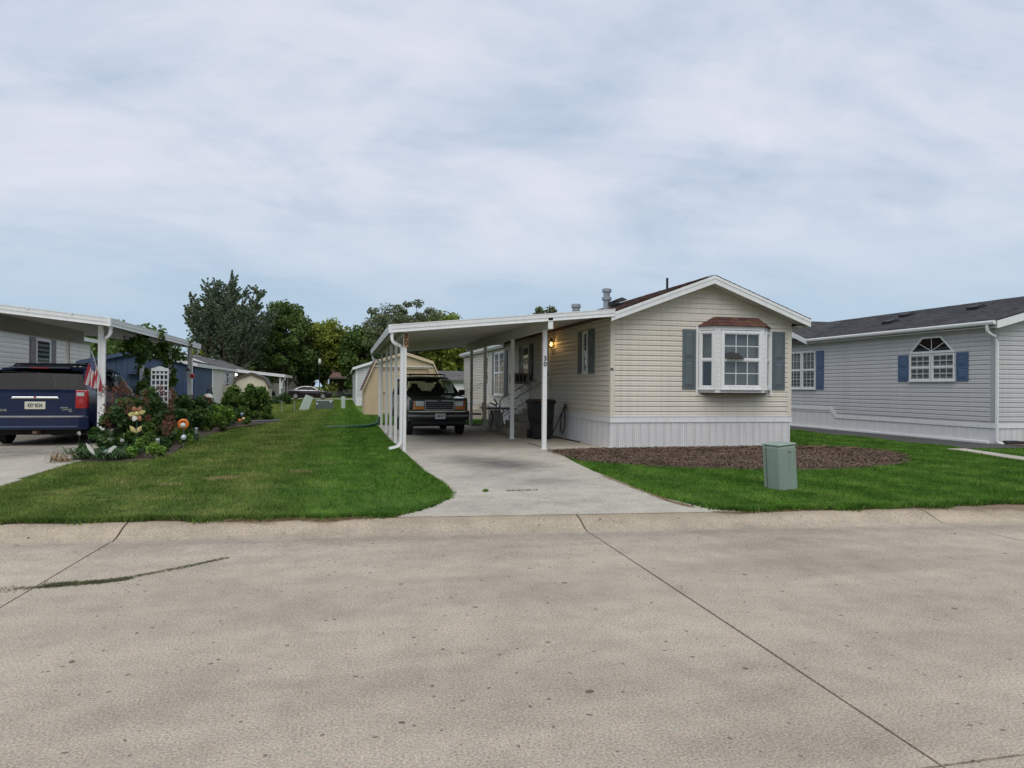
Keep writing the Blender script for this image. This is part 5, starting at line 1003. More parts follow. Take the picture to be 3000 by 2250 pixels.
# ------------------------------------------------------------ vehicles
class Car:
    """a car body skinned from side profiles (belt / roof / sill) and plan width; y runs from the end facing the street"""
    def __init__(s, name, label, L_, W_, belt, roof, plan, wheels, r, arch, sill, paint, loc, rz=0.0, tumble=.30, flare=1.0, cat='car', crown=.025, round_=.05, glazed=()):
        s.L, s.hw, s.belt, s.roof, s.plan, s.wh, s.r, s.arch, s.sill = L_, W_ / 2, belt, roof, plan, wheels, r, arch, sill
        s.tumble, s.flare, s.crown, s.rd = tumble, flare, crown, round_
        s.t = thing(name, label, cat, loc, rz); ORG[s.t] = Vector((0, 0, 0)); s.paint = paint
        ys = sorted(set([round(y, 4) for y in np.linspace(0, L_, 90)] + [p[0] for p in belt + roof + plan] + [round(w + a * k / 10, 4) for w in wheels for k in range(-10, 11) for a in (arch,)] + [round(w + q * (arch + .001), 4) for w in wheels for q in (-1, 1)]))
        ys = [y for y in ys if 0 <= y <= L_]; rows = [s.ring(y) for y in ys]; b = B(); b.grid(rows, close=True); n = len(rows[0]); keep = []
        for i in range(len(ys) - 1):                       # leave the window openings out of the shell
            ym = (ys[i] + ys[i + 1]) / 2
            for j in range(n):
                top = j in (10, 11, n - 11, n - 12); side = j in (7, n - 8)
                if not any((k == 'top' and top and a < ym < c) or (k == 'side' and side and a < ym < c) for k, a, c in glazed): keep.append(b.f[i * n + j])
        b.f = keep
        b.f.append(tuple(range(n))); k = (len(rows) - 1) * n; b.f.append(tuple(reversed(range(k, k + n)))); s.body = obj('body', b, paint, s.t, smooth=True, local=True)
        m = s.body.modifiers.new('edges', 'EDGE_SPLIT'); m.split_angle = R(38)
        for w in wheels:
            for sx in (-1, 1): s.wheel(sx, w)
    def P(s, pts, y): return float(np.interp(y, [p[0] for p in pts], [p[1] for p in pts]))
    def half(s, y):
        w = s.hw * s.P(s.plan, y); zb = s.sill; f = 1.0
        for c in s.wh:
            if abs(y - c) < s.arch:
                zb = max(zb, s.r + math.sqrt(max(0, s.arch ** 2 - (y - c) ** 2))); f = s.flare
        bl = s.P(s.belt, y); rf = max(s.P(s.roof, y), bl + .001); g = rf - bl; wb = w * .965; wr = wb - g * s.tumble; zb = min(zb, bl - .08)
        k = min(1, g / .3); rd = s.rd * k + .012
        return [(0, zb), (w * .90, zb), (w * .985 * f, zb + .04), (w * f, zb + (bl - zb) * .35), (w * 1.0, zb + (bl - zb) * .62), (w * .99, bl - .06), (wb + .004, bl - .004), (wb - .004, bl), (wr + .004, rf - rd), (wr - rd * .35, rf - rd * .3), (wr - rd, rf), (wr * .5, rf + s.crown * .75 * (.3 + .7 * k)), (0, rf + s.crown * (.3 + .7 * k))]
    def ring(s, y):
        h = s.half(y); return [(x, y, z) for x, z in h] + [(-x, y, z) for x, z in h[1:-1][::-1]]
    def sidewin(s, sx, y0b, y1b, y0t, y1t, t0=.08, t1=.93, mat='car_glass', name='side_window', off=.006):
        rows = []
        for t in np.linspace(t0, t1, 5):
            q = (t - t0) / (t1 - t0); r = []
            for k in range(9):
                y = (y0b + (y0t - y0b) * q) + ((y1b + (y1t - y1b) * q) - (y0b + (y0t - y0b) * q)) * k / 8; h = s.half(y); a, c = h[7], h[8]
                r.append((sx * (a[0] + (c[0] - a[0]) * t + off), y, a[1] + (c[1] - a[1]) * t + off * .3))
            rows.append(r)
        return obj(name, B().grid(rows), mat, s.t, local=True, smooth=True, fix=False)
    def screen(s, y0, y1, mat='car_glass', name='windshield', inset=.05, off=.008, u=1.0, n=8, dirn=-1):
        rows = []
        for y in np.linspace(y0, y1, n):
            h = s.half(y); w = h[10][0] - inset; z0 = h[10][1]; zc = h[12][1]
            rows.append([(w * q * u, y + dirn * off, z0 + (zc - z0) * (1 - abs(q) ** 1.7) + off * .5) for q in np.linspace(-1, 1, 13)])
        return obj(name, B().grid(rows), mat, s.t, local=True, smooth=True, fix=False)
    def wheel(s, sx, y, wd=.20, rimf=.62):
        x1 = s.hw * .97 * sx; x0 = x1 - sx * wd; r = s.r
        pr = [(r * .60, x0), (r * .93, x0), (r, x0 + sx * .025), (r, x1 - sx * .025), (r * .93, x1), (r * rimf, x1 - sx * .008), (r * .60, x1 - sx * .02)]
        ty = obj('wheel', B().lathe(pr, (0, y, r), 26, 'x'), 'tyre', s.t, local=True, smooth=True); ty.modifiers.new('e', 'EDGE_SPLIT').split_angle = R(35)
        b = B(); b.lathe([(r * .12, x1 - sx * .005), (r * .10, x1 - sx * .03)], (0, y, r), 12, 'x')
        for k in range(9):
            a = 2 * math.pi * k / 9; b.bar((x1 - sx * .018, y + math.cos(a) * r * .1, r + math.sin(a) * r * .1), (x1 - sx * .022, y + math.cos(a) * r * rimf, r + math.sin(a) * r * rimf), r * .13, .02, up=(1, 0, 0))
        b.lathe([(r * rimf * 1.0, x1 - sx * .004), (r * rimf * .93, x1 - sx * .03)], (0, y, r), 24, 'x'); obj('rim', b, 'rim', ty, local=True)
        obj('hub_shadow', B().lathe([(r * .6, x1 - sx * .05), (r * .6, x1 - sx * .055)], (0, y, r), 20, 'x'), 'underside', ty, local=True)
    def part(s, name, b, mat, parent=None, **k):
        p = parent or s.t; return obj(name, b, mat, p, local=True, **k)
def bump(b, hw, y0, ydep, z0, z1, wrap=.5, n=14):
    """wrap-round bumper: bowed in plan, returns along the flanks"""
    rows = []
    for t in np.linspace(-1, 1, n):
        x = hw * t; y = y0 + ydep * (abs(t) ** 4); rows.append([(x, y + .14, z0 + .02), (x, y + .02, z0), (x, y, z0 + .03), (x, y, z1 - .03), (x, y + .02, z1), (x, y + .14, z1)])
    for s_, idx in ((-1, 0), (1, -1)):
        r = rows[idx]; e = [(s_ * hw, p[1] + wrap, p[2]) for p in r]
        if s_ < 0: rows.insert(0, e)
        else: rows.append(e)
    b.grid(rows, close=True); b.f.append(tuple(range(6))); k = (len(rows) - 1) * 6; b.f.append(tuple(reversed([k + i + len(b.v) - len(rows) * 6 for i in range(6)]))); return b

# ---- black off-roader under the tan home's carport (front to the street)
T_ = Car('sport_utility_vehicle', 'black boxy off roader parked under the tan home carport', 4.75, 1.86,
         [(0, 1.10), (.08, 1.14), (.5, 1.19), (1.25, 1.25), (1.6, 1.25), (4.6, 1.27), (4.75, 1.20)],
         [(0, 1.10), (1.18, 1.252), (1.95, 1.76), (2.15, 1.81), (3.2, 1.83), (4.3, 1.80), (4.5, 1.74), (4.72, 1.28), (4.75, 1.20)],
         [(0, .93), (.1, .97), (.5, .99), (4.4, 1.0), (4.75, .95)], (.86, 3.62), .36, .43, .42, 'green_black', (2.80, 21.45, .1), R(3), tumble=.30, flare=1.015, cat='suv', glazed=(('top', 1.24, 1.92), ('top', 4.52, 4.69), ('side', 2.0, 2.35), ('side', 2.46, 3.34), ('side', 3.46, 4.3)))
T_.screen(1.22, 1.93, 'car_glass', 'windshield', .045); 
for sx in (-1, 1):
    T_.sidewin(sx, 1.35, 2.35, 1.98, 2.35, mat='car_glass'); T_.sidewin(sx, 2.45, 3.35, 2.45, 3.35, mat='car_glass'); T_.sidewin(sx, 3.45, 4.5, 3.45, 4.28, mat='car_glass')
T_.screen(4.5, 4.7, 'car_glass', 'rear_window', .05, dirn=1)
# inside: dark cabin floor, seats, wheel, mirror
def seat(x, y): return B().prism([(x - .24, y, .95), (x + .24, y, .95), (x + .22, y + .1, 1.42), (x + .12, y + .12, 1.46), (x + .10, y + .12, 1.60), (x - .10, y + .12, 1.60), (x - .12, y + .12, 1.46), (x - .22, y + .1, 1.42)], (0, .10, 0))
for x in (-.4, .4): T_.part('seat', seat(x, 2.3), 'black_plastic', bevel=.03)
T_.part('dashboard', B().box(-.72, .72, 1.32, 1.6, 1.10, 1.275), 'black_plastic', bevel=.03)
T_.part('steering_wheel', B().tube([(.4 + .19 * math.cos(a), 1.72 - .05 * math.sin(a), 1.30 + .17 * math.sin(a)) for a in np.linspace(0, 2 * math.pi, 17)], .016, 6), 'black_plastic')
T_.part('rear_view_mirror', B().box(-.14, .14, 1.86, 1.89, 1.62, 1.69), 'black_plastic', bevel=.01)
# front end
gr = T_.part('grille', B().box(-.43, .43, -.03, .01, .80, 1.05), 'black_plastic')
for q in ((-.45, .45, 1.05, 1.075), (-.45, .45, .785, .805), (-.45, -.43, .805, 1.05), (.43, .45, .805, 1.05)): T_.part('grille_frame', B().box(q[0], q[1], -.05, -.01, q[2], q[3]), 'rim', gr)
for z in (.86, .925, .99): T_.part('grille_bar', B().box(-.43, .43, -.045, -.02, z - .008, z + .008), 'bumper_grey', gr)
for x in (-.3, -.15, 0, .15, .3): T_.part('grille_rib', B().box(x - .006, x + .006, -.04, -.02, .806, 1.049), 'black_plastic', gr)
T_.part('badge', B().lathe([(.055, -.056), (.05, -.062)], (0, 0, 1.055), 12, 'y'), 'ink_blue', gr)
for s in (-1, 1):
    hl = T_.part('headlight', B().prism([(s * .47, -.035, .905), (s * .72, -.03, .905), (s * .735, -.02, 1.06), (s * .47, -.035, 1.06)], (0, .05, 0)), 'lens', bevel=.008)
    T_.part('turn_signal', B().prism([(s * .47, -.035, .805), (s * .74, -.03, .805), (s * .74, -.03, .90), (s * .47, -.035, .90)], (0, .05, 0)), 'amber_lens', bevel=.006)
    T_.part('side_marker', B().prism([(s * .742, -.028, .805), (s * .835, .02, .805), (s * .84, .02, 1.06), (s * .742, -.02, 1.06)], (0, .05, 0)), 'amber_lens', bevel=.006)
    m = T_.part('wing_mirror', B().box(s * 1.02 - .10, s * 1.02 + .10, 1.50, 1.60, 1.22, 1.40), 'black_plastic', bevel=.03); T_.part('mirror_arm', B().bar((s * .88, 1.5, 1.27), (s * .98, 1.52, 1.29), .05), 'black_plastic', m)
bm = B(); bump(bm, .92, -.13, .10, .50, .76, .45); fb_ = T_.part('front_bumper', bm, 'black_plastic')
bm = B(); bump(bm, .925, -.145, .10, .725, .765, .45); T_.part('chrome_strip', bm, 'chrome', fb_)
bm = B(); bump(bm, .925, -.142, .10, .575, .655, .45); T_.part('rub_strip', bm, 'bumper_grey', fb_)
T_.part('air_dam', B().box(-.8, .8, .0, .08, .36, .5), 'black_plastic', fb_)
pl_ = T_.part('number_plate', B().box(-.155, .155, -.165, -.155, .525, .685), 'plate_white', bevel=.004)
lettering('plate_text', 'GSM 4477', .095, 'ink_blue', pl_, (0, -.167, .60), (R(90), 0, 0), local=True, bold=.002, sx=.62)
T_.part('plate_band', B().box(-.06, .06, -.1665, -.1655, .655, .672), 'ink_red', pl_)
# roof rack
for s in (-1, 1):
    T_.part('rack_rail', B().tube([(s * .58, 2.2, 1.84), (s * .58, 2.35, 1.91), (s * .58, 4.0, 1.91), (s * .58, 4.2, 1.83)], .018, 6), 'black_metal')
for y in (2.5, 3.9): T_.part('rack_bar', B().tube([(-.58, y, 1.91), (.58, y, 1.91)], .018, 6), 'black_metal')
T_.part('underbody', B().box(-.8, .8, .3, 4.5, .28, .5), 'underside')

# ---- blue minivan (rear to the street)
V_ = Car('minivan', 'dark blue minivan parked tail out under the west carport', 5.1, 2.30,
         [(0, 1.27), (.06, 1.30), (.4, 1.32), (4.0, 1.20), (4.35, 1.10), (4.95, .86), (5.1, .74)],
         [(0, 1.27), (.10, 1.34), (.30, 1.78), (.42, 1.87), (.7, 1.91), (2.6, 1.93), (3.3, 1.82), (4.2, 1.17), (4.35, 1.10), (4.95, .86), (5.1, .74)],
         [(0, .955), (.12, .985), (.5, 1.0), (4.3, 1.0), (4.8, .93), (5.1, .78)], (1.05, 4.10), .345, .41, .40, 'van_blue', (-7.18, 19.1, .1), tumble=.26, cat='minivan', round_=.09, glazed=(('top', .12, .325), ('top', 3.36, 4.12), ('side', .62, 1.44), ('side', 1.56, 2.54), ('side', 2.66, 3.15)))
V_.screen(.10, .335, 'tint_glass', 'rear_window', -.035, .012)
for sx in (-1, 1):
    V_.sidewin(sx, .42, 1.45, .62, 1.45, mat='tint_glass'); V_.sidewin(sx, 1.55, 2.55, 1.55, 2.55, mat='tint_glass'); V_.sidewin(sx, 2.65, 3.85, 2.65, 3.15, mat='car_glass')
V_.screen(3.32, 4.16, 'car_glass', 'windshield', .05, dirn=1)
V_.part('spoiler', B().prism([(-.66, .24, 1.86), (.66, .24, 1.86), (.62, .55, 1.925), (-.62, .55, 1.925)], (0, 0, .03)), 'van_blue', bevel=.01)
V_.part('stop_lamp', B().box(-.2, .2, .228, .25, 1.865, 1.885), 'red_lens')
for s in (-1, 1):
    tl = V_.part('tail_light', B().prism([(s * .87, -.05, .90), (s * 1.12, .01, .90), (s * 1.13, .01, 1.345), (s * .87, -.05, 1.345)], (0, .12, 0)), 'red_lens', bevel=.02)
    V_.part('reverse_lens', B().prism([(s * .90, -.053, 1.20), (s * 1.05, -.017, 1.20), (s * 1.05, -.017, 1.29), (s * .90, -.053, 1.29)], (0, .01, 0)), 'lens', tl); V_.part('reflector', B().prism([(s * .94, -.045, 1.02), (s * 1.04, -.02, 1.02), (s * 1.04, -.02, 1.14), (s * .94, -.045, 1.14)], (0, .01, 0)), 'ink_red', tl)
bm = B(); bump(bm, 1.13, -.12, .13, .40, .72, .55); rb_ = V_.part('rear_bumper', bm, 'van_blue', smooth=False)
bm = B(); bump(bm, 1.09, -.128, .13, .665, .728, .1); V_.part('step_pad', bm, 'bumper_grey', rb_)
bm = B(); bump(bm, 1.07, -.132, .13, .455, .49, .1); V_.part('lower_strip', bm, 'blue_shutter', rb_)
V_.part('recess', B().prism([(-.50, -.004, 1.10), (.50, -.004, 1.10), (.46, -.004, .84), (-.46, -.004, .84)], (0, .02, 0)), 'van_blue')
V_.part('chrome_bar', B().prism([(-.52, -.035, 1.125), (.52, -.035, 1.125), (.49, -.035, 1.185), (-.49, -.035, 1.185)], (0, .05, 0)), 'chrome', bevel=.015)
V_.part('emblem', B().prism([(-.03, -.045, 1.18), (.03, -.045, 1.18), (.0, -.045, 1.125)], (0, .01, 0)), 'ink_red')
pv = V_.part('number_plate', B().box(-.22, .22, -.022, -.008, .885, 1.065), 'plate_cream', bevel=.004)
lettering('plate_text', 'KEY 8334', .125, 'ink_black', pv, (0, -.024, .97), (R(90), 0, 0), local=True, bold=.002, sx=.62)
for s, x, z, sz in (('DODGE', -.72, .86, .07), ('GRAND', .62, .92, .045), ('CARAVAN', .68, .875, .045), ('SXT', .76, .83, .045)): lettering('badge_text', s, sz, 'chrome', V_.t, (x, -.018, z), (R(90), 0, 0), local=True, bold=.002)
V_.part('wiper', B().tube([(-.1, .06, 1.33), (.15, .05, 1.34), (.45, .055, 1.345)], .012, 5), 'black_plastic'); V_.part('tow_hitch', B().box(-.05, .05, -.02, .3, .30, .37), 'rusty')
for s in (-1, 1): V_.part('rack_rail', B().tube([(s * .7, .55, 1.90), (s * .7, .75, 1.985), (s * .7, 2.7, 2.0), (s * .7, 2.9, 1.92)], .022, 6), 'black_metal')
for y in (.95, 2.2): V_.part('rack_bar', B().tube([(-.7, y, 1.99), (.7, y, 1.99)], .02, 6), 'black_metal')
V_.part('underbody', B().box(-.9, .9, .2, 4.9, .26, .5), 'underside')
for x in (-.45, .45): V_.part('seat', seat(x, 1.6), 'black_plastic')

# ---- sedans on the far street
def sedan(label, paint, loc, rz, sc=1.0):
    c = Car('sedan', label, 4.85, 1.85, [(0, .66), (.12, .78), (.6, .86), (1.15, .93), (3.7, .98), (4.3, 1.0), (4.75, .96), (4.85, .80)],
            [(0, .66), (.12, .78), (.6, .86), (1.15, .935), (1.9, 1.36), (2.3, 1.46), (2.9, 1.475), (3.4, 1.40), (4.15, 1.06), (4.5, 1.01), (4.75, .97), (4.85, .80)],
            [(0, .80), (.15, .90), (.6, .98), (1.2, 1.0), (4.0, 1.0), (4.6, .95), (4.85, .86)], (.95, 3.82), .34, .39, .24, paint, loc, rz, tumble=.42, cat='car', round_=.07, glazed=(('top', 1.24, 1.92), ('top', 3.46, 4.06), ('side', 2.02, 2.49), ('side', 2.57, 3.44)))
    for sx in (-1, 1):
        c.sidewin(sx, 1.45, 2.50, 2.02, 2.50, .12, .9, 'tint_glass'); c.sidewin(sx, 2.56, 3.75, 2.56, 3.45, .12, .9, 'tint_glass')
        p = []
        for t in np.linspace(0, 1, 14): y = 1.5 + 2.35 * t; h = c.half(y); p.append((sx * (h[8][0] + .012), y, h[8][1] + .004))
        q = [(sx * (c.half(y)[7][0] + .012), y, c.half(y)[7][1] + .012) for y in np.linspace(1.3, 3.85, 8)]
        c.part('chrome_trim', B().tube(p, .013, 5), 'chrome'); c.part('chrome_trim', B().tube(q, .011, 5), 'chrome')
        m = c.part('wing_mirror', B().box(sx * .98 - .09, sx * .98 + .09, 1.42, 1.52, .96, 1.08), paint, bevel=.03)
        c.part('headlight', B().prism([(sx * .50, .03, .64), (sx * .76, .10, .66), (sx * .86, .45, .80), (sx * .62, .16, .80)], (0, 0, .02)), 'lens')
        c.part('tail_light', B().prism([(sx * .45, 4.80, .78), (sx * .80, 4.74, .78), (sx * .82, 4.6, .96), (sx * .45, 4.80, .94)], (0, .05, 0)), 'red_lens')
    c.screen(1.2, 1.95, 'tint_glass', 'windshield', .04); c.screen(3.42, 4.1, 'tint_glass', 'rear_window', .04, dirn=1)
    bm = B(); bump(bm, .80, -.06, .16, .26, .56, .3); fb = c.part('front_bumper', bm, paint); c.part('grille', B().box(-.35, .35, -.075, -.05, .42, .66), 'chrome')
    c.part('rear_bumper', B().box(-.78, .78, 4.78, 4.93, .30, .62), paint, bevel=.05)
    pl = c.part('number_plate', B().box(-.16, .16, 4.93, 4.945, .66, .77), 'plate_white'); c.part('underbody', B().box(-.8, .8, .2, 4.6, .18, .4), 'underside'); return c
sedan('dark maroon black sedan parked side on along the far street', 'sedan_paint', (-1.35, 81.0, .096), R(90))
sedan('silver sedan parked tail out under the far carport', 'silver_paint', (.75, 107.2, .09), R(180))
sedan('dark sedan in tree shade left of the white far house', 'black_paint', (-8.6, 95.0, .09), R(90))

# ------------------------------------------------------------ porch things
st = thing('entry_steps', 'concrete entry steps with steel handrails beside the wheeled bin', 'steps', (5.6, 22.3, .1))
for i, (x0, z) in enumerate(((4.95, .30), (5.25, .50), (5.55, .70), (5.85, .88))): obj('step', B().box(x0, 6.34, 21.35 + .001 * i, 23.25 - .001 * i, z - .2 if i else .1, z), 'old_concrete', st, bevel=.012)
for y in (21.45, 23.15):
    r = obj('handrail', B().tube([(5.05, y, .3), (5.05, y, 1.14)] + [(5.15, y, 1.24), (6.1, y, 1.80), (6.3, y, 1.84)], .02, 8), 'steel_rail', st)
    obj('baluster', B().tube([(6.1, y, .88), (6.1, y, 1.80)], .016, 6), 'steel_rail', r); obj('lower_rail', B().tube([(5.05, y, .55), (6.1, y, 1.2)], .012, 6), 'steel_rail', r)
    obj('scroll', B().tube([(5.3, y, .72), (5.55, y, 1.05), (5.8, y, 1.5)], .008, 5).tube([(5.3, y, 1.25), (5.55, y, 1.0), (5.85, y, .98)], .008, 5), 'steel_rail', r)
st2 = thing('entry_steps', 'white railed back steps beyond the window shutters of the tan home', 'steps', (5.8, 32.2, .1))
for i, (x0, z) in enumerate(((5.2, .35), (5.55, .6), (5.9, .85))): obj('step', B().box(x0, 6.34, 31.5 + .001 * i, 32.9, z - .25, z), 'pale_concrete', st2)
for y in (31.55, 32.85): obj('handrail', B().tube([(5.2, y, .1), (5.2, y, 1.2), (6.2, y, 1.75), (6.3, y, 1.75)], .02, 6), 'steel_rail', st2)
wb = thing('wheeled_bin', 'black wheeled rubbish bin standing between the steps and the white post', 'bin', (5.55, 19.9, .106))
def ringbox(x, y, hw, hd, z): return [(x - hw, y - hd, z), (x + hw, y - hd, z), (x + hw, y + hd, z), (x - hw, y + hd, z)]
b = B(); b.grid([ringbox(5.55, 19.9, .25, .27, .13), ringbox(5.55, 19.9, .26, .28, .55), ringbox(5.55, 19.9, .30, .33, .70), ringbox(5.55, 19.9, .32, .36, 1.12), ringbox(5.55, 19.9, .345, .385, 1.13), ringbox(5.55, 19.9, .345, .385, 1.18)], close=True); b.f.append((3, 2, 1, 0)); b.f.append(tuple(len(b.v) - 4 + i for i in range(4))); obj('body', b, 'black_plastic', wb, bevel=.02)
b = B(); b.grid([ringbox(5.55, 19.9, .36, .40, 1.182), ringbox(5.55, 19.9, .36, .40, 1.21), ringbox(5.55, 19.92, .28, .30, 1.26)], close=True); b.f.append((8, 9, 10, 11)); b.f.append((3, 2, 1, 0)); obj('lid', b, 'black_plastic', wb, bevel=.012)
for x in (5.27, 5.83): obj('wheel', B().lathe([(.05, x - .03), (.13, x - .025), (.13, x + .025), (.05, x + .03)], (0, 20.2, .235), 16, 'x'), 'tyre', wb)
obj('handle', B().tube([(5.30, 20.3, 1.14), (5.30, 20.36, 1.16), (5.80, 20.36, 1.16), (5.80, 20.3, 1.14)], .018, 8), 'black_plastic', wb)
ac = thing('air_conditioner', 'grey window air conditioner jutting from the dark shuttered window', 'air conditioner', (6.15, 24.8, 1.72))
obj('casing', B().box(5.85, 6.36, 24.45, 25.2, 1.72, 2.10), 'bumper_grey', ac, bevel=.015); obj('back_grille', B().box(5.84, 5.855, 24.5, 25.15, 1.76, 2.06), 'underside', ac)
for i in range(7): obj('fin', B().box(5.825, 5.842, 24.52 + i * .1, 24.535 + i * .1, 1.76, 2.06), 'grey_plastic', ac)
for i in range(3): obj('side_louvre', B().box(5.92 + i * .13, 6.0 + i * .13, 24.44, 24.451, 1.80, 2.03), 'underside', ac)
for y in (24.5, 25.1): obj('bracket', B().bar((5.88, y, 1.71), (6.36, y, 1.45), .03), 'white_metal', ac)
solo('power_cord', B().tube(arc((6.33, 20.08, 1.05), (6.22, 20.12, .8), (6.25, 20.2, .45), 6) + arc((6.26, 20.22, .35), (6.27, 20.1, .14), (6.28, 19.9, .4), 6) + arc((6.29, 19.92, .6), (6.31, 20.0, .85), (6.33, 20.05, 1.0), 4), .016, 6), 'black_plastic', 'black power cord looped from the wall outlet over white skirting', 'cord', (6.3, 20.05, .2), smooth=True)
solo('power_cord', B().tube([(6.33, 20.12, 1.02), (6.25, 20.3, .7), (6.2, 20.6, .35), (6.15, 20.9, .125), (6.1, 20.3, .12), (6.2, 19.2, .12), (6.25, 18.4, .12)], .013, 6), 'black_plastic', 'black cord trailing from the outlet along the patio', 'cord', (6.2, 20, .12), smooth=True)
# patio table and chair behind the steps
pt = thing('patio_table', 'dark metal patio table with curled legs behind the entry steps', 'table', (5.35, 25.4, .1))
obj('table_top', B().box(4.95, 6.0, 24.6, 26.2, .80, .84), 'insulator', pt, bevel=.01)
for x, y in ((5.05, 24.75), (5.85, 24.75), (5.05, 26.05), (5.85, 26.05)): obj('leg', B().tube([(x, y, .80), (x + (.1 if x < 5.4 else -.1), y, .55), (x, y, .1)], .018, 6), 'black_metal', pt)
obj('scroll', B().tube(arc((5.2, 24.72, .78), (5.4, 24.72, .7), (5.4, 24.72, .5)) , .014, 5).tube(arc((5.7, 24.72, .78), (5.45, 24.72, .7), (5.45, 24.72, .5)), .014, 5), 'black_metal', pt)
obj('umbrella_stub', B().tube([(5.4, 25.4, .84), (5.4, 25.4, .98)], .02, 6), 'black_metal', pt)
ch = thing('patio_chair', 'black cantilever patio chair tucked beside the far carport post', 'chair', (4.95, 27.1, .1))
obj('seat', B().box(4.65, 5.15, 26.9, 27.4, .52, .58), 'black_plastic', ch, bevel=.02)
for y in (26.92, 27.38): obj('frame', B().tube([(4.65, y, .53), (4.6, y, .3)] + arc((4.6, y, .22), (4.6, y, .12), (4.72, y, .12)) + [(5.2, y, .12)] + arc((5.25, y, .12), (5.3, y, .3), (5.3, y, .75)) + [(5.28, y, 1.0)], .018, 6), 'black_metal', ch)
obj('backrest', B().box(5.24, 5.30, 26.94, 27.36, .66, 1.0), 'black_plastic', ch, bevel=.02)
el = thing('exercise_handles', 'dark handlebar frame leaning over the patio table', 'frame', (5.3, 23.9, .1)); obj('pole', B().tube([(5.1, 23.9, .1), (5.2, 23.9, 1.0)], .02, 6), 'steel_rail', el); obj('grip', B().tube([(5.12, 23.85, 1.0), (4.98, 23.8, 1.2)], .026, 6), 'black_plastic', el); obj('grip', B().tube([(5.1, 23.95, .95), (4.86, 24.0, 1.06)], .026, 6), 'black_plastic', el)
solo('white_panel', B().prism([(5.3, 26.6, .1), (6.0, 26.6, .1), (5.85, 26.7, .72), (5.45, 26.7, .72)], (0, .03, 0)), 'white_vinyl', 'white board propped on the patio behind the table', 'board')

# ------------------------------------------------------------ utility boxes on the grass
def pedestal(label, loc, w, d, h, mat, rz=0, tilt=0, taper=.86, cap=.05, group=None):
    t = thing('utility_pedestal', label, 'utility box', loc, rz); t.rotation_euler = (0, tilt, rz); ORG[t] = Vector((0, 0, 0)); hw, hd = w / 2, d / 2; b = B()
    def rg(f, z): return [(-hw * f, -hd * f, z), (hw * f, -hd * f, z), (hw * f, hd * f, z), (-hw * f, hd * f, z)]
    b.grid([rg(1, -.05), rg(taper, h - cap)], close=True); b.f += [(3, 2, 1, 0), (4, 5, 6, 7)]; obj('body', b, mat, t, local=True, bevel=.035)
    b = B(); b.grid([rg(taper + .02, h - cap), rg(taper + .02, h - .015), rg(taper - .06, h)], close=True); b.f += [(3, 2, 1, 0), (8, 9, 10, 11)]; obj('cap', b, mat, t, local=True, bevel=.012)
    f = Frame((-hw * .93, 0, 0), (0, 1, 0), (-1, 0, 0)); return t
pd = pedestal('sage green tapered utility pedestal standing alone near the kerb', (6.50, 9.62, GZ), .355, .355, .70, 'pedestal_green', R(11.5), R(-4), taper=1.0, cap=.03)
obj('lock', B().lathe([(.022, -.175), (.022, -.19), (.012, -.192)], (.03, 0, .59), 12, 'y'), 'rim', pd, local=True)
obj('seam', B().box(-.181, -.170, .085, .092, 0, .64), 'ink_black', pd, local=True)
pedestal('pale green leaning utility marker box on the back lawn', (-2.42, 44.9, GZ), .52, .2, .95, 'pale_green', R(5), R(22), .95, .02)
pedestal('slim pale green utility post at the back lawn edge', (-.08, 47.9, GZ), .26, .16, .82, 'pale_green', 0, 0, 1.0, .03)
tr = thing('transformer_box', 'dark green pad transformer with small white labels on the back lawn', 'utility box', (-1.22, 46.2, GZ))
obj('body', B().box(-1.74, -.70, 45.7, 46.6, GZ, .62), 'transformer_green', tr, bevel=.03); obj('lid', B().box(-1.76, -.68, 45.68, 46.62, .622, .70), 'pedestal_green', tr, bevel=.03); obj('door_panel', B().box(-1.5, -.94, 45.685, 45.70, .16, .5), 'transformer_green', tr)
for x, z in ((-1.66, .48), (-.84, .60)): obj('label', B().box(x - .05, x + .05, 45.67, 45.69, z - .05, z + .05), 'plate_white', tr)
for x, y, lab in ((-3.26, 39.8, 'thin metal stake standing in the back lawn beside the climbing bush'), (-2.75, 41.8, 'thin metal stake standing in the open back lawn')):
    solo('garden_stake', B().lathe([(.02, GZ), (.018, .75)], (x, y, 0), 6), 'galvanised', lab, 'stake')
# far street lamp and pole
sl = thing('street_lamp', 'black lamp post with white globe head across the far street', 'street lamp', (-3.0, 90, GZ))
obj('pole', B().lathe([(.09, GZ), (.06, 1), (.05, 4.2)], (-3.0, 90, 0), 8), 'black_metal', sl); obj('globe', B().lathe([(.1, 4.2), (.2, 4.45), (.16, 4.75), (.04, 4.9)], (-3.0, 90, 0), 10), 'stone_white', sl, smooth=True)
um = thing('utility_meter', 'pale grey utility meter post beside the far carport', 'meter', (-5.3, 64.5, GZ)); obj('post', B().box(-5.36, -5.24, 64.45, 64.55, GZ, 1.5), 'galvanised', um); obj('meter_dial', B().lathe([(.12, 64.45), (.12, 64.35), (.07, 64.3)], (-5.3, 0, 1.35), 12, 'y'), 'pale_green', um)
up = thing('utility_pole', 'weathered utility pole with crossarm far behind the west home', 'utility pole', (-24.5, 66, GZ)); obj('pole', B().lathe([(.16, GZ), (.12, 6.6)], (-24.5, 66, 0), 8), 'bark', up); obj('crossarm', B().bar((-25.6, 66, 5.4), (-23.0, 66, 6.4), .14), 'galvanised', up)
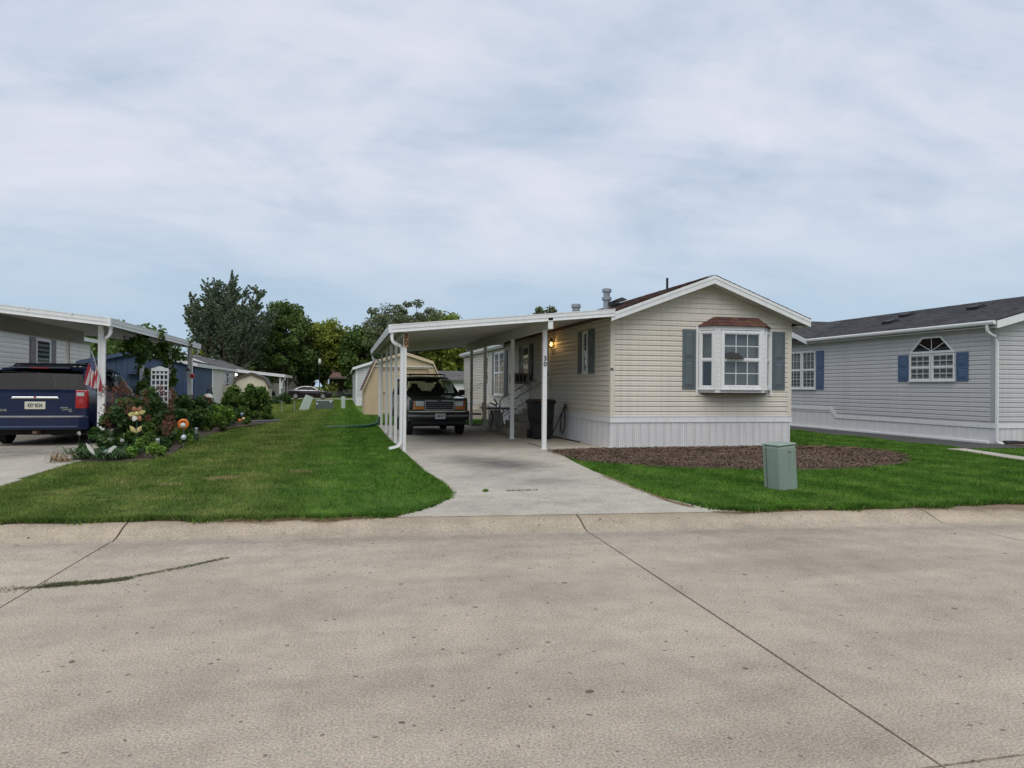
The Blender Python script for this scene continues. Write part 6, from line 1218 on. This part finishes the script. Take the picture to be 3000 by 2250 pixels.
# ------------------------------------------------------------ trees
def leaves(C, N, size, rad, rng, elong=1.6, droop=0.0, flat=0.0):
    """leaf quads scattered round the clump centres C (k,3) with radii rad (k,)"""
    k = rng.integers(0, len(C), N); d = rng.normal(0, 1, (N, 3)); d /= np.linalg.norm(d, axis=1)[:, None] + 1e-9
    r = rng.random(N) ** 0.45; p = C[k] + d * (rad[k] * r)[:, None] * np.array([1, 1, 1 - flat])
    a = rng.normal(0, 1, (N, 3)); a[:, 2] -= droop; a /= np.linalg.norm(a, axis=1)[:, None]; q = np.cross(a, rng.normal(0, 1, (N, 3))); q /= np.linalg.norm(q, axis=1)[:, None] + 1e-9
    s = size * rng.uniform(.6, 1.3, N)[:, None]; a = a * s * elong; q = q * s * .5
    V = np.stack([p - a * .5, p + q - a * .05, p + a * .5, p - q - a * .05], 1).reshape(-1, 3); return V, np.arange(N * 4).reshape(-1, 4)
def limb(b, p0, p1, r0, r1, rng, n=5, wob=.08):
    p0, p1 = np.array(p0, float), np.array(p1, float); L_ = np.linalg.norm(p1 - p0); pts = [p0 + (p1 - p0) * t + rng.normal(0, wob * L_ * .3, 3) * math.sin(math.pi * t) + np.array([0, 0, .10 * L_ * math.sin(math.pi * t)]) for t in np.linspace(0, 1, n)]
    b.tube([Vector(p) for p in pts], [r0 + (r1 - r0) * t for t in np.linspace(0, 1, n)], 6); return pts
def tree(name, label, x, y, h, rx, rz, base, seed, mat, nclump, nleaf, size, crad, shape='round', group='trees beyond the homes'):
    rng = np.random.default_rng(seed); t = thing(name, label, 'tree', (x, y, GZ), group=group); b = B(); C = []; Rr = []
    if shape == 'plume':
        b.tube([(x, y, GZ), (x + .1, y, base * .6), (x, y, base)], [.35, .28, .24], 8)
        for i in range(nclump):
            a = 2 * math.pi * i / nclump * 2.4 + rng.uniform(-.2, .2); f = (i + .5) / nclump; f = f ** .6; L_ = h * rng.uniform(.84, 1.0) * (1 - .34 * f ** 2.5); tip = np.array([x + math.cos(a) * rx * f, y + math.sin(a) * rx * f, L_])
            st = np.array([x, y, base * rng.uniform(.4, 1.0)]); pts = [st + (tip - st) * np.array([q ** .8, q ** .8, q]) for q in np.linspace(0, 1, 14)]
            b.tube([Vector(p) for p in pts[::2] + [pts[-1]]], [.12 * (1 - k / 8) + .012 for k in range(8)], 5)
            for q in np.linspace(8, 12.99, 12): C.append(pts[int(q)] + (pts[int(q) + 1] - pts[int(q)]) * (q % 1) + rng.normal(0, .05, 3)); Rr.append(.30 - .045 * (q - 8))
            for s in range(38):
                q = rng.uniform(1.5, 12.5); p0 = pts[int(q)] + (pts[int(q) + 1] - pts[int(q)]) * (q % 1); aa = rng.uniform(0, 6.28); l = (1.1 + 1.9 * (1 - q / 13)) * rng.uniform(.6, 1.15); out = .72
                e = p0 + np.array([math.cos(aa) * l * out, math.sin(aa) * l * out, l * rng.uniform(.45, 1.0)])
                for u in np.linspace(.25, 1.0, 5): C.append(p0 + (e - p0) * u); Rr.append(crad * (.30 - .19 * u))
                b.tube([Vector(p0), Vector(e)], [.022, .006], 3)
        for i in range(60):
            a = rng.uniform(0, 6.28); f = math.sqrt(rng.random()); C.append(np.array([x + math.cos(a) * rx * .8 * f, y + math.sin(a) * rx * .8 * f, rng.uniform(base * .3, h * .5)])); Rr.append(crad * .9)
    else:
        b.tube([(x, y, GZ), (x + rng.normal(0, .1), y, base * .5), (x, y, base)], [.05 * h * .5, .04 * h * .5, .035 * h * .5], 8)
        zc = (h + base) / 2 + .0; hz = (h - base * .7) / 2
        for i in range(nclump):
            d = rng.normal(0, 1, 3); d /= np.linalg.norm(d)
            if d[2] < -.55: d[2] = -d[2]
            f = rng.uniform(.45, 1.0) ** .6; c = np.array([x + d[0] * rx * f, y + d[1] * rx * f, zc + d[2] * hz * f])
            if shape == 'locust':
                c[2] = zc + (.25 + .75 * rng.random()) * hz * (1 - (np.hypot(c[0] - x, c[1] - y) / rx) ** 2 * .5) * rng.choice([1, .9, .55, .1, -.3])
            C.append(c); Rr.append(crad * rng.uniform(.6, 1.25))
            if i % 2 == 0 or shape == 'locust':
                st = (x, y, base * rng.uniform(.7, 1.05)); pp = limb(b, st, c, .018 * h * .5, .02, rng)
                if shape == 'locust': C.append(np.array(pp[3]) + rng.normal(0, .3, 3)); Rr.append(crad * .5)
        if shape == 'round':
            for i in range(nclump // 3): C.append(np.array([x, y, zc]) + rng.normal(0, .35, 3) * np.array([rx, rx, hz])); Rr.append(crad * 1.2)
    obj('trunk', b, 'bark', t, smooth=True, fix=False)
    V, F = leaves(np.array(C), nleaf, size, np.array(Rr), rng, flat=.35 if shape == 'locust' else 0.1)
    npmesh('crown', V, F, mat, t); return t
tree('poplar_tree', 'tallest grey green tree with upright plumes of branches', -13.1, 86.5, 14.4, 5.7, 0, 1.8, 1, 'leaf_silver', 36, 130000, .14, .95, 'plume')
tree('maple_tree', 'tall dark maple beside the plume tree, rusty at its tips', -7.0, 92.5, 11.6, 3.2, 0, 1.6, 2, 'leaf_maple', 60, 15000, .26, 1.0)
tree('maple_tree', 'yellow green rounded tree between the dark maple and bluish thicket', -2.7, 97, 9.7, 3.9, 0, 1.8, 3, 'leaf_yellow', 70, 15000, .26, 1.0)
tree('maple_tree', 'low dark tree hanging over the far white house', -5.5, 96, 7.4, 3.4, 0, .9, 4, 'leaf_dark', 60, 13000, .26, 1.0)
tree('shade_tree', 'dark green tree above the brown roofed home', 1.6, 121, 9.6, 4.5, 0, 1.5, 5, 'leaf_dark', 60, 12000, .32, 1.2)
tree('shade_tree', 'dark tree left of the locust behind the grey home', 2.6, 95, 8.8, 3.4, 0, 1.4, 6, 'leaf_maple', 60, 12000, .28, 1.0)
tree('locust_tree', 'open crowned locust with bare limbs showing above the carport', 6.2, 80, 11.2, 5.2, 0, 3.6, 17, 'leaf_locust', 52, 17000, .17, .95, 'locust')
tree('shade_tree', 'dense dark tree seen under the carport roof beyond the sheds', 8.2, 92, 8.8, 4.2, 0, .8, 8, 'leaf_dark', 70, 15000, .28, 1.2)
tree('maple_tree', 'light green topped tree peeking over the carport roof', 11.5, 82, 9.9, 3.4, 0, 1.5, 9, 'leaf_yellow', 60, 12000, .26, 1.0)
tree('shade_tree', 'dark tree behind the white storage shed', 12.5, 100, 8.5, 4.5, 0, .8, 10, 'leaf_dark', 60, 12000, .30, 1.2)
tree('shade_tree', 'treetop showing just over the carport gutter near the roof vents', 21.9, 78, 10.2, 3.8, 0, 2.0, 11, 'leaf_locust', 40, 7000, .24, .8)
tree('shade_tree', 'olive green tree behind the blue shed and far home', -20.2, 74, 6.9, 4.2, 0, .8, 12, 'leaf_maple', 60, 12000, .24, 1.0)
tree('shade_tree', 'yellowish tree low behind the blue shed roof', -14.4, 88, 6.0, 3.4, 0, .8, 13, 'leaf_yellow', 50, 10000, .26, 1.0)
tree('shade_tree', 'dark tree masking the gap under the plume tree', -14.0, 100, 8.0, 4.4, 0, .6, 14, 'leaf_dark', 60, 12000, .30, 1.2)
tree('shade_tree', 'dark tree behind the small white far house', -9.0, 112, 8.2, 4.2, 0, .6, 15, 'leaf_dark', 60, 11000, .32, 1.2)
tree('shade_tree', 'broad tree on the far left skyline beyond the west home', -28.5, 82, 5.9, 5.0, 0, .8, 16, 'leaf_maple', 60, 11000, .28, 1.1)
tree('shade_tree', 'dark tree closing the view beyond the locust', 5.2, 112, 9.2, 4.8, 0, .6, 19, 'leaf_dark', 60, 11000, .34, 1.3)

# ------------------------------------------------------------ homes and trees behind viewer, added to block low sky; seen only in panes
for x0, w_, sm, rm, lab in ((-19, 5, 'white_siding', 'old_shingle', 'unseen white home added across the street facing the west carport'), (-7, 5, 'grey_siding', 'grey_shingle', 'unseen grey home added across the street facing the lawn'), (5.5, 5, 'tan_siding', 'brown_shingle', 'unseen tan home added across the street facing the bay window'), (18, 5.5, 'white_siding', 'old_shingle', 'unseen white home added across the street facing the grey house')):
    t = far_home(lab, x0, x0 + w_, -30, -11, 3.4, 4.5, sm, rm, None, front=False); t['group'] = 'unseen homes added across the street'
    window(t, Frame((0, -11, 0), (1, 0, 0), (0, 1, 0)), x0 + 1.6, x0 + 3.4, 1.6, 2.9, 3, 2)
for i, (x, y, h, r) in enumerate(((-26, -34, 11, 5), (-12, -36, 12, 5.5), (0, -35, 11, 5), (13, -36, 12.5, 5.5), (27, -33, 11, 5))):
    tree('shade_tree', ('broad', 'tall', 'round', 'dense', 'leafy')[i] + ' unseen tree added behind the homes across the street', x, y, h, r, 0, 1.2, 30 + i, 'leaf_maple', 50, 5000, .5, 1.4, group='unseen trees added across the street')

# ------------------------------------------------------------ garden bed by the west carport
def bush(name, label, x, y, h, r, mat, seed, n=1600, size=.07, blooms=(), bmat='bloom_rust', z0=.12, elong=1.5, cat='shrub', lean=(0, 0), bn=90, bs=.028, group='plants in the garden bed', open_=.9):
    rng = np.random.default_rng(seed); t = thing(name, label, cat, (x, y, z0), group=group); k = max(8, int(22 * r * h)); C = []; Rr = []; b = B()
    for i in range(k):
        a = rng.uniform(0, 6.28); f = math.sqrt(rng.random()); zz = z0 + h * (.12 + .8 * rng.random() * (1 - .45 * f * f)); c = np.array([x + math.cos(a) * r * f * .85 + lean[0] * zz, y + math.sin(a) * r * f * .85 + lean[1] * zz, zz]); C.append(c); Rr.append(.30 * min(r, h) * rng.uniform(.6, 1.2) * open_)
        if i % 2 == 0: b.tube([Vector((x + rng.normal(0, .05), y + rng.normal(0, .05), z0 - .03)), Vector(c * .5 + np.array([x, y, z0 + .1]) * .5), Vector(c)], [.012, .009, .005], 4)
    obj('stems', b, 'bark', t, fix=False)
    V, F = leaves(np.array(C), n, size, np.array(Rr), rng, elong); npmesh('foliage', V, F, mat, t)
    for (bx, by, bz, br) in blooms:
        c = np.array([[bx, by, bz + br * .5 * q] for q in (-1, 0, 1)]); V, F = leaves(c, bn, bs, np.array([br, br * .8, br * .5]), rng, 1.1); npmesh('bloom', V, F, bmat, t)['kind'] = 'stuff'
    return t
rb = random.Random(21)
hy = [(-4.85 + rb.uniform(-.65, .6), 18.1 + rb.uniform(-.6, .5), rb.uniform(.7, 1.6), .15) for _ in range(20)]
bush('hydrangea', 'large hydrangea with rusty brown flower cones beside the carport post', -4.8, 18.4, 1.5, .78, 'leaf_bed', 31, 3600, .095, hy)
bush('hydrangea', 'second rusty hydrangea leaning on the white trellis', -4.6, 19.9, 1.2, .6, 'leaf_bed', 32, 2200, .085, [(-4.65 + rb.uniform(-.4, .4), 19.6 + rb.uniform(-.4, .4), rb.uniform(.7, 1.4), .15) for _ in range(13)])
bush('red_shrub', 'low shrub with dull red flower heads behind the steel solar light', -4.15, 17.9, .75, .45, 'leaf_bed', 33, 1400, .07, [(-4.1 + rb.uniform(-.3, .3), 17.7 + rb.uniform(-.2, .3), rb.uniform(.45, .85), .11) for _ in range(11)], 'bloom_rust')
bush('lime_shrub', 'bright lime green mounded plant at the front of the garden bed', -4.0, 15.85, .42, .42, 'leaf_lime', 34, 1500, .05)
bush('green_mound', 'light green low mound behind the glass globe light', -3.95, 18.9, .42, .34, 'leaf_lime', 35, 900, .06)
for i, (x, y, h, r, m, lab, bl) in enumerate([(-4.75, 21.0, 1.25, .6, 'leaf_bed', 'tall dark perennial right behind the white trellis', 0), (-4.25, 20.2, .8, .45, 'leaf_bed', 'dark leafy perennial behind the orange dish', 0), (-4.6, 22.8, 1.15, .6, 'leaf_bed', 'dark green perennial clump midway along the bed', 0), (-4.2, 24.2, .95, .55, 'leaf_vine', 'mid green perennial with pale top leaves midway along the bed', 0), (-4.9, 24.8, 1.15, .6, 'leaf_bed', 'dark perennial near the rear carport post', 1), (-4.35, 26.2, .9, .55, 'leaf_lime', 'yellow green hosta like clump toward the back of the bed', 0), (-4.8, 27.3, 1.1, .55, 'leaf_bed', 'red flowered perennial beside the black obelisk', 2), (-4.1, 28.2, .85, .6, 'leaf_vine', 'broad leaved plant before the climbing bush', 0), (-4.6, 29.8, .8, .6, 'leaf_bed', 'dark low plant beside the blue shed corner', 0), (-3.3, 30.9, .7, .45, 'leaf_vine', 'loose grassy plant at the far end of the bed', 0), (-4.95, 16.7, .6, .42, 'leaf_bed', 'low dark plant between the carport post and the metal flower', 0), (-4.35, 17.2, .6, .4, 'leaf_vine', 'low green plant behind the metal flower stem', 0), (-4.0, 17.1, .4, .3, 'leaf_bed', 'small dark plant behind the steel solar light', 0)]):
    bl_ = [(x + rb.uniform(-.35, .35), y + rb.uniform(-.3, .3), h * rb.uniform(.75, 1.1), .07) for _ in range(5)] if bl else []
    bush('perennial', lab, x, y, h * 1.1, r * 1.15, m, 40 + i, 2300, .085, bl_, 'bloom_red' if bl == 2 else 'bloom_rust')
bush('climbing_bush', 'rounded climbing bush with broad leaves over a hidden frame', -4.05, 32.2, 1.62, .98, 'leaf_vine', 60, 5200, .11, open_=.95)
bush('low_bush', 'low dark bush at the cream shed corner', -4.95, 58.6, .95, .85, 'leaf_bed', 61, 1600, .09, group='bushes on the back lawn')
# strap-leaved day lilies
def lily(label, x, y, n, L_, seed, mat='leaf_strap', z0=.11, name='day_lily', up=1.0):
    rng = np.random.default_rng(seed); t = thing(name, label, 'plant', (x, y, z0), group='plants in the garden bed'); V = []; F = []
    for i in range(n):
        a = rng.uniform(0, 6.28); l = L_ * rng.uniform(.6, 1.1); s = np.array([x + rng.normal(0, .12), y + rng.normal(0, .12), z0]); d = np.array([math.cos(a), math.sin(a), 0]); sd = np.array([-d[1], d[0], 0]); w = rng.uniform(.008, .016); k = len(V); rise = rng.uniform(.5, 1.0) * up
        for j in range(6):
            q = j / 5; c = s + d * l * (.75 * q) + np.array([0, 0, l * rise * (1.25 * q - 1.15 * q * q)]); ww = w * (1 - q ** 2 * .95); V += [c - sd * ww, c + sd * ww]
        F += [(k + 2 * j, k + 2 * j + 1, k + 2 * j + 3, k + 2 * j + 2) for j in range(5)]
    npmesh('leaves', np.array(V), np.array(F), mat, t); return t
lily('arching day lily clump at the foot of the carport post', -5.05, 15.75, 110, .75, 71); lily('arching day lily clump beside the white plant markers', -4.5, 15.55, 110, .7, 72); lily('day lily tuft behind the lime green mound', -4.45, 16.6, 90, .8, 73)
lily('strappy plant beside the orange dish', -3.95, 19.7, 90, .8, 74); lily('tall strappy plant by the broad leaved plant', -4.2, 27.0, 80, .9, 75); lily('wispy dry grass on the driveway edge', -5.35, 15.3, 40, .5, 76, 'straw')
# vines on the carport posts
def vine(label, x, y, z0, z1, seed, n=900, r=.17, top=None):
    rng = np.random.default_rng(seed); t = thing('climbing_vine', label, 'vine', (x, y, z0), group='vines on the carport posts'); pts = [Vector((x + .08 * math.cos(k * 1.1), y + .08 * math.sin(k * 1.1), z0 + (z1 - z0) * k / 20)) for k in range(21)]
    C = [np.array(p) + rng.normal(0, .05, 3) for p in pts]; Rr = [r * rng.uniform(.6, 1.3) for _ in C]; b = B().tube(pts, .01, 5)
    for (px, py, pz, pr) in (top or []): C.append(np.array([px, py, pz])); Rr.append(pr)
    obj('stem', b, 'bark', t, fix=False); V, F = leaves(np.array(C), n, .105, np.array(Rr), rng, 1.15, .4); npmesh('foliage', V, F, 'leaf_vine', t); return t
rv = random.Random(9)
vine('leafy vine climbing the post between minivan nose and trellis', -5.72, 22.6, .3, 2.85, 81, 1500, .20, [(-5.75 + rv.uniform(-.3, .2), 22.6 + rv.uniform(-1.2, 1.6), 2.75 + rv.uniform(-.25, .15), .22) for _ in range(14)])
vine('leafy vine climbing the post behind the white trellis', -5.72, 26.0, .3, 2.85, 82, 1400, .20, [(-5.75 + rv.uniform(-.3, .2), 26.0 + rv.uniform(-1.6, 1.0), 2.75 + rv.uniform(-.25, .15), .2) for _ in range(12)])
vine('vine sprig poking above the carport gutter', -5.36, 23.1, 2.9, 3.32, 83, 40, .09); vine('small vine sprig above the gutter near the rear corner', -5.36, 27.2, 2.95, 3.25, 84, 22, .06)
# white trellis
tl = thing('trellis', 'white arched lattice trellis among the hydrangeas', 'trellis', (-5.55, 24.6, .1))
n_ = 4
fT = Frame((-5.08, 20.9, 0), Vector((.95, .3, 0)).normalized(), Vector((.3, -.95, 0)).normalized()); tw_ = .40
for i in range(n_ + 1): obj('upright', B().fbox(fT, tw_ * i / n_ - .016, tw_ * i / n_ + .016, 0, .014, .12, 2.03), 'white_vinyl', tl)
for k in range(13): obj('slat', B().fbox(fT, 0, tw_, .0145, .026, .22 + k * .15 - .02, .22 + k * .15 + .02), 'white_vinyl', tl)
obj('top_arch', B().prism([fT(tw_ * q, .0145, 2.0 + .09 * math.sin(math.pi * q)) for q in np.linspace(0, 1, 9)] + [fT(tw_, .0145, 1.96), fT(0, .0145, 1.96)], fT.n * .014), 'white_vinyl', tl)
# black obelisk, chimes, ornaments
ob = thing('garden_obelisk', 'black metal garden obelisk against the cream picket fence', 'obelisk', (-5.25, 31.6, .1))
for dx, dy in ((-1, -1), (1, -1), (1, 1), (-1, 1)): obj('leg', B().tube([(-5.25 + dx * .26, 30.4 + dy * .26, .1), (-5.25 + dx * .06, 30.4 + dy * .06, 1.42)], .016, 5), 'black_metal', ob)
for z in (.4, .75, 1.1, 1.4): s_ = .26 - .2 * (z - .1) / 1.32; obj('hoop', B().tube([(-5.25 + s_ * a, 30.4 + s_ * c, z) for a, c in ((-1, -1), (1, -1), (1, 1), (-1, 1), (-1, -1))], .012, 5), 'black_metal', ob)
obj('cap', B().lathe([(.16, 1.42), (.06, 1.5), (.015, 1.58)], (-5.25, 30.4, 0), 8), 'black_metal', ob)
wc = thing('wind_chimes', 'silver wind chimes with red hummingbird feeder under the gutter', 'wind chimes', (-5.55, 27.6, 1.6)); obj('cap', B().lathe([(.02, 2.2), (.09, 2.12), (.09, 2.09)], (-5.5, 27.6, 0), 10), 'black_metal', wc); obj('cord', B().tube([(-5.5, 27.6, 2.2), (-5.5, 27.6, 2.95)], .006, 4), 'black_metal', wc)
for k in range(5): a = k * 1.256; obj('tube', B().tube([(-5.5 + .06 * math.cos(a), 27.6 + .06 * math.sin(a), 2.08), (-5.5 + .06 * math.cos(a), 27.6 + .06 * math.sin(a), 1.55 + .07 * k)], .011, 6), 'solar_steel', wc)
obj('feeder', B().lathe([(.03, 2.0), (.07, 1.95), (.06, 1.85), (.02, 1.82)], (-5.38, 27.7, 0), 10), 'red_lens', wc)
fo = thing('metal_flower', 'tall yellow metal garden flower with two striped leaves', 'garden ornament', (-4.3, 16.5, .1)); cx_, cy_, cz_ = -4.3, 16.5, .97
obj('stem', B().tube([(cx_ - .03, cy_, .1), (cx_, cy_, .5), (cx_ + .02, cy_, .92)], .011, 6), 'green_plastic', fo)
def petal(a, l, w, tilt, mat, zc=cz_, xo=0.02):
    d = Vector((math.cos(a), 0, math.sin(a))); s = Vector((-math.sin(a), 0, math.cos(a))); f = Vector((0, -1, 0)); b = B(); c = Vector((cx_ + xo, cy_ - .02, zc)); rows = []
    for q in np.linspace(0, 1, 6): ww = w * math.sin(math.pi * (.12 + .8 * q)); m = c + d * (.03 + l * q) + f * (tilt * math.sin(q * 2.4)); rows.append([m - s * ww, m + f * .012 * (1 - q), m + s * ww])
    b.grid(rows); return obj('petal', b, mat, fo, smooth=True)
for a, m in ((.35, 'petal_yellow'), (1.1, 'petal_rust'), (2.0, 'petal_rust'), (3.2, 'petal_yellow'), (4.3, 'stone_white'), (5.2, 'petal_rust')): petal(a, .14, .05, .03, m)
obj('flower_centre', B().lathe([(.005, -.07), (.04, -.06), (.055, -.03), (.05, 0)], (cx_ + .02, cy_, cz_), 12, 'y'), 'petal_yellow', fo, smooth=True)
for s in (-1, 1):
    d = Vector((s * .6, -.1, .8)).normalized(); sd = Vector((.8, 0, -s * .6)); b = B(); c = Vector((cx_, cy_, .56)); b.grid([[c + d * .20 * q - sd * .045 * math.sin(math.pi * q) , c + d * .20 * q + Vector((0, -.012, 0)), c + d * .20 * q + sd * .045 * math.sin(math.pi * q)] for q in np.linspace(0.02, 1, 6)]); obj('metal_leaf', b, 'yellow_dim', fo, smooth=True)
for (x, y, lab, l, a) in ((-4.72, 15.35, 'white tongue shaped plant marker leaning in the day lilies', .30, -.6), (-4.55, 15.4, 'pale narrow plant marker leaning the other way in the day lilies', .26, .7), (-4.72, 15.6, 'grey green glass blade standing in the day lilies', .36, 1.1)):
    d = Vector((math.sin(a), 0, math.cos(a))); s = Vector((math.cos(a), 0, -math.sin(a))); c = Vector((x, y, .2)); b = B(); P = [c + d * l * q + s * .035 * math.sin(math.pi * q * .98) for q in np.linspace(0, 1, 8)] + [c + d * l * q - s * .035 * math.sin(math.pi * q * .98) for q in np.linspace(1, 0, 8)][1:-1]; b.prism(P, (0, -.012, 0)); solo('plant_marker', b, 'glass_ball' if 'glass' in lab else 'stone_white', lab, 'plant marker')
def rosette(label, x, y, z, mat='bloom_white', r=.035):
    rng = np.random.default_rng(int(abs(x * 100))); V, F = leaves(np.array([[x, y, z]]), 26, r, np.array([r * 1.2]), rng, 1.2); t = thing('garden_flower', label, 'flower', (x, y, .12), group='single blooms in the bed'); npmesh('petals', V, F, mat, t); obj('stem', B().tube([(x, y, .12), (x, y, z)], .004, 4), 'leaf_strap', t)
rosette('white bloom left of the metal flower stem', -4.75, 16.3, .45); rosette('small white bloom low on the metal flower stem', -4.52, 16.3, .42); rosette('white bloom right against the carport post', -5.45, 16.7, .55); rosette('white bloom on the driveway edge by the day lilies', -5.1, 15.1, .2); rosette('pink bloom beside the white trellis foot', -4.3, 18.4, .75, 'bloom_red', .03)
od = thing('orange_dish', 'orange glazed dish ornament on a stake in the bed', 'garden ornament', (-3.72, 18.2, .1)); obj('stake', B().tube([(-3.72, 18.24, .1), (-3.72, 18.24, .6)], .01, 6), 'galvanised', od)
b = B().lathe([(.05, .0), (.06, -.02), (.10, -.035), (.128, -.02), (.128, .0)], (-3.72, 18.2, .66), 20, 'y'); obj('dish', b, 'orange_glaze', od, smooth=True); obj('shell', B().lathe([(.07, -.03), (.05, -.06), (.015, -.075)], (-3.72, 18.2, .63), 12, 'y'), 'stone_white', od, smooth=True)
def solar(label, x, y, h, globe):
    t = thing('solar_light', label, 'solar light', (x, y, .1), group='solar lights along the bed'); obj('stake', B().tube([(x, y, .1), (x, y, h)], .009, 6), 'galvanised', t)
    if globe: obj('globe', B().lathe([(.01, h), (.05, h + .025), (.066, h + .075), (.045, h + .125), (.008, h + .14)], (x, y, 0), 14), 'glass_ball', t, smooth=True); obj('collar', B().lathe([(.02, h - .04), (.05, h + .01)], (x, y, 0), 10), 'black_plastic', t)
    else: obj('lamp_body', B().lathe([(.025, h - .02), (.04, h), (.042, h + .11), (.05, h + .12), (.045, h + .15), (.01, h + .16)], (x, y, 0), 12), 'solar_steel', t)
solar('steel solar light before the dull red shrub', -3.9, 16.6, .28, False); solar('glass globe solar light on a stake beside the lawn', -3.62, 17.75, .30, True); solar('steel solar light half hidden behind the orange dish', -3.7, 19.6, .34, False)
gd = thing('goose_statue', 'pale yellow topped garden figure before the blue shed', 'garden ornament', (-4.95, 28.4, .1)); obj('figure', B().lathe([(.16, .1), (.2, .4), (.14, .75), (.10, .9), (.16, .98), (.17, 1.1), (.10, 1.2), (.01, 1.22)], (-4.95, 28.4, 0), 14), 'yellow_dim', gd, smooth=True); obj('bonnet', B().lathe([(.2, 1.1), (.19, 1.14), (.12, 1.24), (.01, 1.27)], (-4.95, 28.4, 0), 14), 'stone_white', gd, smooth=True); obj('apron', B().lathe([(.17, .2), (.22, .35), (.17, .68)], (-4.95, 28.4, 0), 14), 'blue_pale', gd, smooth=True)
for x, y, z, m, lab in ((-3.72, 27.5, .3, 'orange_glaze', 'small orange glass fruit ornament low in the bed'), (-3.6, 27.6, .36, 'yellow_dim', 'small yellow glass fruit ornament beside the orange one'), (-3.68, 27.8, .52, 'blue_pale', 'small blue glass ornament above the glass fruit')):
    t = thing('glass_ornament', lab, 'garden ornament', (x, y, .1)); obj('ball', B().lathe([(.008, z - .07), (.05, z - .045), (.065, z), (.05, z + .045), (.008, z + .065)], (x, y, 0), 12), m, t, smooth=True); obj('stake', B().tube([(x, y, .1), (x, y, z - .06)], .006, 5), 'galvanised', t)
b = B().tube([(-3.9, 29.6, .12), (-3.4, 29.9, .15), (-2.9, 30.3, .14), (-2.6, 30.9, .12)], .06, 6); solo('bed_edging', b, 'grey_plastic', 'dark plastic edging curving round the far bed', 'edging', smooth=True)
# bunting of flag
fl = thing('flag', 'American flag hanging from a staff on the west carport post', 'flag', (-5.95, 18.85, 1.2))
obj('staff', B().tube([(-5.74, 18.93, 1.75), (-5.86, 18.70, 2.38)], .012, 6), 'stone_white', fl)
m = bpy.data.materials.new('flag_cloth'); m.use_nodes = True; t_ = m.node_tree; bs_ = t_.nodes['Principled BSDF']; bs_.inputs['Roughness'].default_value = .8; uv = t_.nodes.new('ShaderNodeUVMap'); sp_ = t_.nodes.new('ShaderNodeSeparateXYZ'); t_.links.new(uv.outputs[0], sp_.inputs[0])
def mth(op, a, b_=None):
    n = t_.nodes.new('ShaderNodeMath'); n.operation = op
    for i, x in enumerate((a, b_)):
        if x is None: continue
        if isinstance(x, (int, float)): n.inputs[i].default_value = x
        else: t_.links.new(x, n.inputs[i])
    return n.outputs[0]
def mixc(f, a, c):
    n = t_.nodes.new('ShaderNodeMix'); n.data_type = 'RGBA'
    for i, x in ((0, f), (6, a), (7, c)):
        if isinstance(x, tuple): n.inputs[i].default_value = (*x, 1)
        else: t_.links.new(x, n.inputs[i])
    return n.outputs[2]
stripe = mth('LESS_THAN', mth('MODULO', mth('MULTIPLY', sp_.outputs[1], 13), 2), 1.0); base = mixc(stripe, (.62, .58, .55), (.42, .03, .045))
cant = mth('MULTIPLY', mth('LESS_THAN', sp_.outputs[0], .4), mth('GREATER_THAN', sp_.outputs[1], 6 / 13)); star = mth('GREATER_THAN', mth('MULTIPLY', mth('SINE', mth('MULTIPLY', sp_.outputs[0], 86)), mth('SINE', mth('MULTIPLY', sp_.outputs[1], 64))), .55)
t_.links.new(mixc(cant, base, mixc(star, (.02, .03, .13), (.62, .62, .64))), bs_.inputs['Base Color']); MAT['flag_cloth'] = m
b = B(); nu, nv = 22, 14; hoist0, hoist1 = Vector((-5.86, 18.70, 2.36)), Vector((-5.76, 18.86, 1.86)); uvs = []
for i in range(nu + 1):
    q = i / nu; row = []
    for j in range(nv + 1):
        p = j / nv; a = hoist1.lerp(hoist0, p); fold = .045 * math.sin(p * 15 + q * 3) * min(1, q * 3)
        row.append(a + Vector((-.10 * q + fold * .6 + (.30 * q * (1 - p)) * .6, -.04 * q + fold, -.72 * q * (.55 + .45 * p) - .05 * q * q)))
        uvs.append((q, p))
    b.v += [tuple(x) for x in row]
for i in range(nu):
    for j in range(nv): k = i * (nv + 1) + j; b.f.append((k, k + 1, k + nv + 2, k + nv + 1))
cl = obj('cloth', b, 'flag_cloth', fl, smooth=True, fix=False); ul = cl.data.uv_layers.new(name='UVMap')
for lp in cl.data.loops: ul.data[lp.index].uv = uvs[lp.vertex_index]
